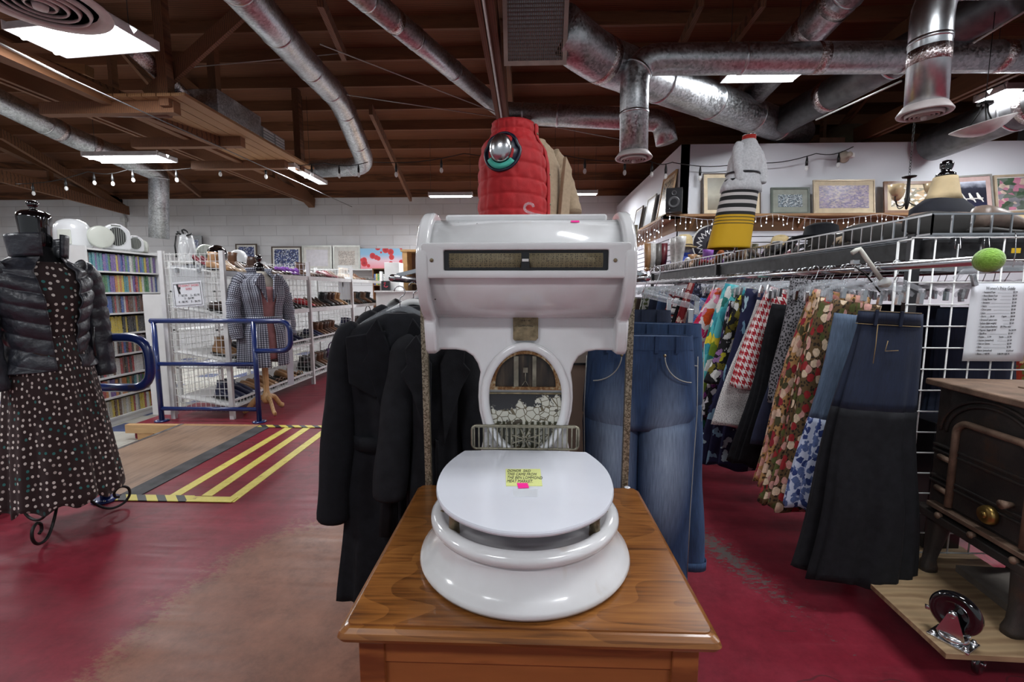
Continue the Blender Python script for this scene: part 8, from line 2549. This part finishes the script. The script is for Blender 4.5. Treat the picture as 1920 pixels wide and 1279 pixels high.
MB().tube([(-0.10, -0.04, 0.33), (-0.12, -0.05, 0.2), (-0.12, -0.04, 0.05)], 0.010, 6).build('cord', M_cable, pt)
q = P(366, 480, 6.3)
rh = thing('round_heater', 'round cream slatted heater right of the white appliance with cords', 'heater', (-4.36, 6.12, 1.70), radians(25))
MB().lathe([(0.0001, -0.08), (0.09, -0.08), (0.115, -0.05), (0.12, 0.05), (0.09, 0.08), (0.0001, 0.08)], 28, (0, 0, 0.12), 'Y').build('drum', M_cp, rh)
sl_ = MB()
for i in range(11):
    x = -0.09 + i * 0.018
    qz_ = sqrt(max(0, 0.1 ** 2 - x * x))
    sl_.b2((x - 0.003, -0.088, 0.12 - qz_), (x + 0.003, -0.078, 0.12 + qz_))
sl_.build('slats', M_gr, rh)

# purple boa and handbag on the racks
pb = MB()
rr2 = random.Random(2)
for i in range(26):
    c = Vector((XG1 - 0.12 - 0.05 * rr2.random(), 5.75 + i * 0.018, 1.575 + 0.03 * rr2.random()))
    pb.ell(c, (0.022 + 0.018 * rr2.random(), 0.02, 0.022 + 0.01 * rr2.random()), 8, 6)
tag(pb.build('feather_boa', plain('bright_purple_cloth', (0.34, 0.13, 0.55), 0.9, 0, 0.3, 60)), 'bright purple frilly scarf on the top shelf right of the checked coat', 'scarf')
def handbag(loc, w, h, d, mat_, label, rz=0.0, handle=True):
    t = thing('handbag', label, 'handbag', loc, rz)
    MB().loft([ring((0, 0, z * h), w / 2 * (1 - 0.12 * z), d / 2 * (1 - 0.5 * z), 24, 4) for z in (0, 0.1, 0.5, 0.9, 1.0)]).build('bag_body', mat_, t)
    MB().loft([ring((0, -d * 0.12, z * h), w / 2 * (1 - 0.12 * z) + 0.004, d / 2 * (1 - 0.5 * z) + 0.006, 24, 4) for z in (0.55, 0.8, 1.02)]).build('flap', mat_, t)
    if handle:
        MB().tube([Vector((w * 0.3 * cos(a), 0, h + h * 0.45 * sin(a))) for a in [pi * i / 12 for i in range(13)]], 0.008, 6).build('handle', mat_, t)
    return t
handbag((XG1 - 0.14, 7.25, 0.17), 0.30, 0.22, 0.10, SM['purple'] if False else plain('dull_purple_leather', (0.10, 0.06, 0.14), 0.5), 'dull purple handbag on the bottom shelf of the middle shoe rack', radians(70))
handbag((XG1 - 0.14, 7.6, 0.17), 0.32, 0.34, 0.12, M_leather, 'large black handbag on the bottom shelf beside the purple handbag', radians(70))
handbag((XG1 - 0.12, 8.9, 0.64), 0.34, 0.26, 0.10, SM['brown'], 'brown handbag on the second shelf of the far shoe rack', radians(80))

# ================================================================ back wall row
YB = 10.92
zfb = lambda py: P(600, py, YB).z
def back_pic(x0, x1, y0, y1, label, **kw):
    a = P(x0, y1, YB - 0.08); c = P(x1, y1, YB - 0.08); t_ = P((x0 + x1) / 2, y0, YB - 0.08)
    return picture(label, ((a.x + c.x) / 2, YB - 0.08, a.z), c.x - a.x, t_.z - a.z, tilt=3, **kw)
led = thing('wall_ledge', 'long narrow white ledge along the back wall carrying framed pictures', 'shelf', (-4, YB - 0.1, P(600, 502, YB).z))
zl0 = P(600, 505, YB - 0.1).z
MB().b2((-8.0, YB - 0.3, zl0 - 0.03), (-0.5, YB + 0.07, zl0)).build('ledge_board', M_shelfw, led, world=True)
night = art_mat('blue_village_art', 'fine', [C(40, 55, 110), C(60, 75, 130), C(35, 40, 70), C(200, 205, 215), C(50, 60, 100)])
back_pic(347, 381, 442, 505, 'black framed picture behind the coffee maker on the back wall ledge', frame_m=M_black, mat_m=M_black, art_m=night, fw=0.06, matw=0.03)
back_pic(443, 483, 457, 505, 'blue winter village picture behind the white helmet', frame_m=M_fr_dark, mat_m=M_mt_white, art_m=night, fw=0.03, matw=0.04)
back_pic(510, 566, 462, 507, 'wide blue village picture with white mount right of the checked coat', frame_m=M_fr_dark, mat_m=M_mt_white, art_m=night, fw=0.03, matw=0.04)
back_pic(567, 623, 460, 507, 'pale framed print with a silver frame left of the arch drawing', frame_m=M_fr_silver, mat_m=M_mt_white, art_m=plain('pale_print_paper', (0.55, 0.52, 0.55), 0.3), fw=0.04, matw=0.06)
archart = art_mat('sepia_arch_art', 'fine', [C(185, 175, 165), C(150, 135, 125), C(200, 190, 180)])
back_pic(625, 676, 460, 507, 'sepia drawing in a silver frame left of the poppy canvas', frame_m=M_fr_silver, mat_m=M_mt_white, art_m=archart, fw=0.04, matw=0.09)
m, nt, b = newmat('poppy_painting'); setb(b, 0.5)
G_ = nd(nt, 'TexCoord').outputs['Generated']
mpv = nd(nt, 'Mapping', {'Vector': G_, 'Scale': (2.4, 1, 1.1)}).outputs[0]
vo = nd(nt, 'TexVoronoi', {'Vector': mpv, 'Scale': 2.3, 'Randomness': 0.8})
s_ = nd(nt, 'SeparateXYZ', {0: G_})
sky = ramp(nt, s_.outputs[2], [(0.0, C(225, 130, 140)), (0.4, C(225, 190, 200)), (0.7, C(140, 185, 215))])
redp = ramp(nt, vo.outputs['Distance'], [(0.0, C(60, 15, 20)), (0.12, C(165, 25, 35)), (0.4, C(205, 50, 55))])
link(nt, mixc(nt, mth(nt, 'LESS_THAN', vo.outputs['Distance'], 0.44), sky, redp), b.inputs['Base Color'])
a = P(677, 504, YB - 0.08); c = P(755, 504, YB - 0.08); t_ = P(715, 466, YB - 0.08)
pop = MB().b2((a.x, YB - 0.10, a.z + 0.0), (c.x, YB - 0.06, t_.z)).build('canvas_painting', m)
tag(pop, 'red poppies canvas against a pale sky on the back wall', 'picture')
# wooden display cabinet edge behind the scale and books
cbn = thing('display_cabinet', 'tall oak and glass cabinet partly hidden by the left side of the scale', 'cabinet', (P(775, 500, 8.8).x, 8.8, 0))
xa = P(755, 500, 8.8).x
zct, zcb = P(775, 468, 8.8).z, P(775, 546, 8.8).z
MB().b2((xa, 8.8, 0), (xa + 0.09, 9.2, zct)).build('side_post', M_fr_oak, cbn, world=True)
MB().b2((xa + 0.91, 8.8, 0), (xa + 1.0, 9.2, zct)).build('side_post', M_fr_oak, cbn, world=True)
MB().b2((xa - 0.03, 8.77, zct - 0.04), (xa + 1.03, 9.22, zct)).build('cornice', M_fr_oak, cbn, world=True)
MB().b2((xa + 0.09, 9.16, 0), (xa + 0.91, 9.2, zct - 0.04)).build('back_panel', M_fr_brown, cbn, world=True)
for z in (0.02, 0.5, 1.0, 1.45): MB().b2((xa + 0.09, 8.82, z), (xa + 0.91, 9.16, z + 0.02)).build('shelf_board', M_fr_oak, cbn, world=True)
MB().b2((xa + 0.09, 8.80, 0.05), (xa + 0.91, 8.806, zct - 0.05)).build('glass_door', M_glassclear, cbn, world=True)
# white low counter and case
ctn = thing('counter', 'low white counter in front of the back wall left of the scale head', 'counter', (-2.2, 8.2, 0))
xa, xb = P(705, 560, 8.2).x, P(790, 560, 8.2).x + 1.2
MB().b2((xa, 8.2, 0), (xb, 8.7, P(750, 548, 8.2).z)).build('counter_body', M_shelfw, ctn, world=True)
MB().b2((xa - 0.02, 8.17, P(750, 548, 8.2).z), (xb + 0.02, 8.72, P(750, 545, 8.2).z)).build('counter_top', M_whitemetal, ctn, world=True)
ztc = P(750, 545, 8.2).z
a = P(726, 527, 8.5); c = P(740, 493, 8.5)
tag(MB().b2((a.x, 8.35, ztc + 0.001), (c.x + 0.12, 8.65, c.z)).build('white_box', M_shelfw, bevel=0.004), 'tall plain white box on the counter beside the oak cabinet', 'box')
a = P(716, 546, 8.3); c = P(731, 527, 8.3)
tg = thing('game_box', 'black box with a red curl on its front, on the white counter', 'box', (a.x, 8.28, ztc + 0.001))
MB().b2((0, 0, 0), (c.x - a.x, 0.05, c.z - ztc)).build('case', M_black, tg)
MB().tube([(0.05, -0.003, 0.13), (0.08, -0.003, 0.15), (0.07, -0.003, 0.11), (0.05, -0.003, 0.08), (0.09, -0.003, 0.06), (0.12, -0.003, 0.08)], 0.007, 5).build('red_curl', M_redink, tg)
# bookcase with books behind
bk2 = thing('bookcase', 'brown bookcase full of books against the back wall under the poppy canvas', 'bookcase', (-2.8, 9.9, 0))
xa, xb = P(700, 520, 9.9).x, P(762, 520, 9.9).x
ztk = P(730, 503, 9.9).z
MB().b2((xa - 0.02, 9.9, 0), (xa, 10.2, ztk)).build('side_panel', M_fr_brown, bk2, world=True)
MB().b2((xb, 9.9, 0), (xb + 0.02, 10.2, ztk)).build('side_panel', M_fr_brown, bk2, world=True)
MB().b2((xa, 10.18, 0), (xb, 10.2, ztk)).build('back_panel', M_fr_brown, bk2, world=True)
for z in (0.1, 0.5, 0.9, ztk - 0.36, ztk - 0.0): MB().b2((xa, 9.9, z - 0.02), (xb, 10.18, z)).build('shelf_board', M_fr_brown, bk2, world=True)
x = xa + 0.005; i = 0
rb = random.Random(9)
while x < xb - 0.06:
    i += 1
    w = rb.uniform(0.03, 0.05); cn = rb.choice(['yellow', 'green', 'white', 'red', 'cream', 'blue', 'black', 'grey'])
    o = proto.copy(); COL.objects.link(o); o.name = 'book'
    o.location = (x + w, 9.93, ztk - 0.36); o.rotation_euler = (0, 0, -pi / 2 * 0); o.scale = (w / 0.12, 0.2, rb.uniform(0.22, 0.29))
    o.material_slots[0].link = 'OBJECT'; o.material_slots[0].material = TM[cn]
    tag(o, '%s book, %s from the left on the brown bookcase under the poppies' % (cn, ORD[i]), 'book', 'books under the poppy canvas')
    x += w + 0.002
# black seats behind the coats
# electrical box and conduit on the back wall
eb = thing('junction_box', 'small grey electrical box with conduit on the back wall above the heaters', 'junction box', tuple(P(233, 412, YB)))
q = P(233, 412, YB + 0.04)
MB().b2((q.x - 0.06, YB - 0.02, q.z - 0.05), (q.x + 0.06, YB + 0.07, q.z + 0.05)).build('box', M_conduit, eb, world=True, bevel=0.01)
MB().tube([P(228, 395, YB + 0.03), P(233, 405, YB + 0.03), P(233, 470, YB + 0.03)], 0.02, 6).build('conduit', M_conduit, eb, world=True)

# ================================================================ white wire basket at the far left foreground
wb_ = thing('wire_basket', 'white wire dump basket at the left edge behind the dress form', 'basket', (-3.5, 2.5, 0))
g_ = MB()
bx0_, bx1_, by0_2, by1_2 = -3.95, -3.08, 2.40, 2.60
for z in (0.03, 0.16, 0.5, 0.62): 
    for (a_, b__) in (((bx0_, by0_2), (bx1_, by0_2)), ((bx1_, by0_2), (bx1_, by1_2)), ((bx0_, by1_2), (bx1_, by1_2)), ((bx0_, by0_2), (bx0_, by1_2))):
        g_.cyl((a_[0], a_[1], z), (b__[0], b__[1], z), 0.005, 6)
x = bx0_
while x <= bx1_ + 0.001:
    g_.cyl((x, by0_2, 0.03), (x, by0_2, 0.16), 0.003, 5); g_.cyl((x, by1_2, 0.03), (x, by1_2, 1.0), 0.003, 5); x += 0.055
z = 0.16
while z < 1.0:
    g_.cyl((bx0_, by1_2, z), (bx1_, by1_2, z), 0.003, 5); z += 0.055
g_.build('wire_frame', M_whitewire, wb_, world=True)
sb_ = thing('shoulder_bag', 'blue and purple patterned cloth bag in the white basket at left edge', 'bag', (-3.27, 2.50, 0.035))
MB().loft([ring((0, 0, z), a, b__, 28, 3) for z, a, b__ in ((0, 0.16, 0.08), (0.08, 0.19, 0.095), (0.16, 0.17, 0.08), (0.20, 0.12, 0.05))]).build('bag_body', print_cloth('blue_purple_bag_cloth', C(16, 30, 90), [C(60, 30, 110), C(20, 90, 140), C(16, 30, 90)], 20, 0.5), sb_)
MB().tube([Vector((0.12 * cos(a), -0.02, 0.19 + 0.10 * sin(a))) for a in [pi * i / 10 for i in range(11)]], [(0.012, 0.004)] * 11, 6).build('strap', M_navy, sb_)

# ================================================================ shoes, boots and hats on the right basket shelf
zsb = 1.562
def rlab(s): return s
R = [
 ('ankle_boot', 'taupe', (1.86, 2.10), 170, 'lying at the near corner of the basket shelf above the grid'),
 ('ankle_boot', 'taupe', (1.82, 2.42), 160, 'second from the near corner of the basket shelf'),
 ('sneaker', 'taupe', (2.10, 2.14), 20, 'in the basket above the tennis ball, toe pointing right'),
 ('sneaker', 'brown', (2.35, 2.12), 170, 'with studs in the basket above the price list, left one'),
 ('pump', 'brown', (2.60, 2.14), 190, 'with studs in the basket above the price list, right one'),
 ('sandal', 'beige', (1.80, 2.62), 95, 'in the basket just behind the two taupe boots'),
 ('ankle_boot', 'grey', (1.80, 2.85), 100, 'leaning in the basket left of the taupe boots'),
 ('sandal', 'silver', (1.83, 3.1), 80, 'flat in the basket under the black hat'),
 ('pump', 'black', (1.80, 3.35), 95, 'in the basket right of the striped skirt'),
 ('sneaker', 'black', (1.82, 3.52), 75, 'with white laces right of the yellow skirt hem'),
 ('sneaker', 'brown', (1.80, 4.1), 85, 'in the basket just beyond the yellow skirt hem'),
 ('pump', 'orange', (1.78, 4.4), 80, 'first orange shoe past the yellow skirt in the basket'),
 ('sandal', 'red', (1.80, 4.7), 95, 'red sandal left of the orange shoe in basket'),
 ('pump', 'beige', (1.79, 5.0), 80, 'at basket middle left below the blue scarf'),
 ('pump', 'white', (1.78, 5.3), 85, 'white heeled shoe near the far end of basket'),
 ('tall_boot', 'white', (1.80, 5.6), 80, 'standing near the far end of the basket, right of two'),
 ('tall_boot', 'white', (1.80, 5.8), 80, 'standing near the far end of the basket, left of two'),
 ('ankle_boot', 'brown', (1.80, 6.0), 90, 'at the very far end of the basket shelf'),
 ('pump', 'red', (2.05, 3.2), 60, 'red shoe in the second row of the basket'),
 ('sneaker', 'grey', (2.05, 2.7), 30, 'grey shoe in the second row of the basket'),
 ('ankle_boot', 'dark brown', (2.3, 2.5), 150, 'dark boot in the middle of the basket shelf'),
 ('sneaker', 'olive', (2.1, 4.4), 70, 'olive shoe in the second row beyond the skirt form'),
]
for kd, col, (x, y), an, where in R:
    big = 1.25 if y < 2.5 else 1.1
    lie = kd == 'ankle_boot'
    place_shoe(kd, col, (x, y, zsb + (0.05 if lie else 0)), radians(an), where, 'shoes in the wire basket shelf', tilt=(82 if lie else 0, 0), scale=big)
for i in range(34):
    y = 3.3 + i * 0.085
    kd = rs_.choice(['sneaker', 'pump', 'sandal', 'ankle_boot']); col = rs_.choice(list(spal))
    place_shoe(kd, col, (1.98 + 0.16 * (i % 2) + rs_.uniform(0, 0.3), y, zsb + 0.02), rs_.uniform(0, 6), 'deep in the right basket shelf, %s from near end' % ORD[i + 1], 'shoes in the wire basket shelf')

def hat(loc, mat_, band_m, label, r=0.16, cr=0.09, h=0.11, tilt=(0, 0), curl=0.02, stand=None):
    t = thing('hat', label, 'hat', loc)
    t.rotation_euler = (radians(tilt[0]), radians(tilt[1]), 0)
    MB().lathe([(r, curl * -0.6), (r * 0.85, -0.004), (cr * 1.05, 0.0), (cr, 0.012), (cr * 0.96, h * 0.5), (cr * 0.86, h * 0.85), (cr * 0.6, h), (0.0001, h * 1.01), (0.0001, h), (cr * 0.8, h * 0.8), (cr * 0.94, 0.004), (r * 0.85, -0.008)], 32).build('hat_shell', mat_, t, bevel=0)
    MB().loft([ring((0, 0, 0.006), cr * 1.02, cr * 1.02, 32), ring((0, 0, 0.026), cr * 1.0, cr * 1.0, 32)], caps=(False, False)).build('band', band_m, t, solid=0.003)
    return t
M_straw = plain('pale_straw', (0.52, 0.40, 0.20), 0.8, 0, 0.15, 90, 0.4)
q = P(1283, 458, YW - 0.35); hat((q.x, q.y, q.z - 0.03), M_straw, M_fr_dark, 'yellow straw hat with a brown band on the slatwall left of the sombrero', 0.17, 0.105, 0.15)
q = P(1462, 458, YW - 0.2); hat((q.x, q.y, q.z - 0.02), M_straw, M_fr_brown, 'beige sun hat with floppy brim hanging on the slatwall right of the sombrero', 0.19, 0.11, 0.13, tilt=(20, -10))
hb = thing('head_stand', 'grey display head under the yellow straw hat wearing a blue scarf', 'display head', (P(1283, 480, YW - 0.35).x, YW - 0.35, 1.72))
q = P(1283, 480, YW - 0.35)
MB().loft([ring((0, 0, z), a, b__, 24) for z, a, b__ in ((-0.10, 0.16, 0.10), (0.0, 0.15, 0.09), (0.07, 0.06, 0.055), (0.12, 0.055, 0.055), (0.17, 0.075, 0.08), (0.24, 0.08, 0.09), (0.30, 0.06, 0.07))]).build('head_form', plain('grey_display_felt', (0.28, 0.27, 0.28), 0.9), hb)
M_bluescarf = plain('bright_blue_cloth', (0.02, 0.06, 0.40), 0.7, 0, 0.3, 20)
o = MB().loft([ring((0, 0, z), a, b__, 40, nf=6, fa=0.06, ph=z * 9) for z, a, b__ in ((-0.12, 0.20, 0.13), (-0.02, 0.18, 0.12), (0.06, 0.11, 0.085), (0.09, 0.07, 0.07))]).build('blue_scarf', M_bluescarf)
o.location = hb.location; tag(o, 'bright blue scarf draped on the grey display head', 'scarf')
# display heads stand on a small shelf peg (arm) of the slatwall
tag(MB().b2((hb.location.x - 0.12, YW - 0.5, 1.585), (hb.location.x + 0.12, YW - 0.03, 1.60)).build('slatwall_shelf', M_plasticclear), 'clear shelf on the slatwall under the grey display head', 'shelf')
# sombrero
sm2 = thing('sombrero', 'black sombrero with white zigzag trim half hidden by the yellow skirt', 'hat', tuple(P(1335, 462, YW - 0.12)))
sm2.rotation_euler = (radians(78), 0, 0)
m, nt, b = newmat('sombrero_trim'); setb(b, 0.7)
t_ = nd(nt, 'TexCoord'); s_ = nd(nt, 'SeparateXYZ', {0: t_.outputs['Object']})
an_ = mth(nt, 'ARCTAN2', s_.outputs[1], s_.outputs[0]); rad_ = mth(nt, 'SQRT', mth(nt, 'ADD', mth(nt, 'MULTIPLY', s_.outputs[0], s_.outputs[0]), mth(nt, 'MULTIPLY', s_.outputs[1], s_.outputs[1])))
zig = mth(nt, 'ABSOLUTE', mth(nt, 'SUBTRACT', mth(nt, 'FRACT', mth(nt, 'MULTIPLY', an_, 3.2)), 0.5))
w_ = mth(nt, 'LESS_THAN', mth(nt, 'ABSOLUTE', mth(nt, 'SUBTRACT', mth(nt, 'ADD', rad_, mth(nt, 'MULTIPLY', zig, 0.12)), 0.22)), 0.012)
w2_ = mth(nt, 'GREATER_THAN', rad_, 0.268)
link(nt, mixc(nt, mth(nt, 'MAXIMUM', w_, w2_), (0.015, 0.012, 0.02), (0.62, 0.60, 0.60)), b.inputs['Base Color'])
MB().lathe([(0.28, 0.05), (0.27, 0.02), (0.2, 0.0), (0.10, 0.005), (0.095, 0.08), (0.06, 0.16), (0.0001, 0.18), (0.0001, 0.17), (0.05, 0.15), (0.09, 0.0), (0.2, -0.008), (0.278, 0.02)], 48).build('hat_shell', m, sm2)
MB().tube([Vector((0.28 * cos(a), 0.28 * sin(a), 0.05)) for a in [2 * pi * i / 60 for i in range(60)]], 0.008, 6, closed=True).build('brim_cord', M_mt_white, sm2)
# black cap, dark tote and lampshade among the shoes
q = P(1530, 470, 2.9)
bh = thing('hat', 'black felt hat lying in the basket beside the grey boot', 'hat', (1.88, 3.05, 1.66))
MB().lathe([(0.16, 0.0), (0.15, 0.012), (0.10, 0.02), (0.09, 0.07), (0.05, 0.09), (0.0001, 0.092)], 28).build('hat_shell', M_blackcloth, bh)
db = thing('bust_form', 'cream bust form with black neck cap and navy top standing in the basket', 'bust form', (2.25, 2.62, 1.57), radians(10))
cbt = P(1728, 380, 2.6)
MB().loft([ring((0, 0, z), a, b__, 32) for z, a, b__ in ((0.0, 0.13, 0.09), (0.12, 0.17, 0.11), (0.19, 0.175, 0.10), (0.235, 0.11, 0.07), (0.255, 0.07, 0.06))]).build('torso', plain('navy_knit_top', (0.008, 0.009, 0.016), 0.85, 0, 0.2, 30), db)
MB().loft([ring((0, 0, z), a, b__, 32) for z, a, b__ in ((0.235, 0.10, 0.07), (0.27, 0.075, 0.065), (0.34, 0.055, 0.055), (0.36, 0.05, 0.05))]).build('neck', plain('cream_canvas', (0.62, 0.48, 0.28), 0.8), db)
MB().lathe([(0.045, 0.36), (0.042, 0.375), (0.02, 0.39), (0.028, 0.41), (0.03, 0.43), (0.018, 0.445), (0.0001, 0.45)], 20).build('neck_cap', M_blackgloss, db)
ls = P(1880, 430, 2.5)
tag(MB().lathe([(0.17, 0.0), (0.075, 0.15), (0.072, 0.15), (0.167, 0.0)], 28, (2.72, 2.75, 1.60)).build('lampshade', M_shade), 'cream lampshade in the basket at the right edge below the flower picture', 'lampshade')
# yellow price tags under the basket
for i, (px, py) in enumerate(((1628, 489), (1905, 470))):
    q = P(px, py, 1.94 if i else 2.35)
    tag(MB().box(q, (0.035, 0.002, 0.02)).build('yellow_tag', plain('bright_yellow_tag', (0.75, 0.5, 0.02), 0.6)), 'small yellow price tag %s' % ('at the right edge below the basket' if i else 'hanging left of the grid below the basket'), 'price tag')
# socks display legs on left end of slatwall
for i, (px, col) in enumerate(((1213, 'tan'), (1222, 'white'), (1233, 'grey'), (1243, 'burgundy'))):
    q = P(px, 492, 6.3)
    lg = MB().tube([(q.x, 6.3, 1.60), (q.x + 0.01, 6.3, 1.75), (q.x, 6.3, 1.95)], [0.03, 0.045, 0.055], 12)
    lg.ell((q.x - 0.02, 6.24, 1.60), (0.03, 0.08, 0.03), 10, 8)
    tag(lg.build('sock_form', SM[col]), '%s sock display leg at the far left end of the basket' % col, 'display leg')

for k_ in list(PR):
    if isinstance(PR[k_], bpy.types.Object):
        r_ = PR[k_]
        for ch in list(r_.children_recursive) + [r_]:
            bpy.data.objects.remove(ch, do_unlink=True)

# ================================================================ light and picture settings
w = bpy.data.worlds.new('world'); SC.world = w; w.use_nodes = True
bg = w.node_tree.nodes['Background']
bg.inputs[0].default_value = (0.86, 0.93, 1.0, 1); bg.inputs[1].default_value = 0.36
for (x, y, e, sx, sy) in ((-2.0, -0.8, 60, 1.2, 0.5), (2.2, -0.8, 55, 1.2, 0.5), (0.2, 3.6, 34, 0.5, 1.2), (4.2, 4.6, 55, 1.2, 0.5), (-7.5, 4.4, 60, 1.2, 0.5), (-1.8, 5.2, 40, 0.5, 1.2), (6.5, 2.0, 50, 1.2, 0.5)):
    pass
SC.view_settings.view_transform = 'Standard'
SC.view_settings.look = 'None'
SC.view_settings.exposure = 0.0
SC.view_settings.gamma = 1.0
SC.view_settings.use_curve_mapping = False
SC.cycles.max_bounces = 6
SC.cycles.transparent_max_bounces = 12
SC.cycles.use_denoising = True
SC.cycles.caustics_reflective = False
SC.cycles.caustics_refractive = False
SC.cycles.sample_clamp_indirect = 6.0
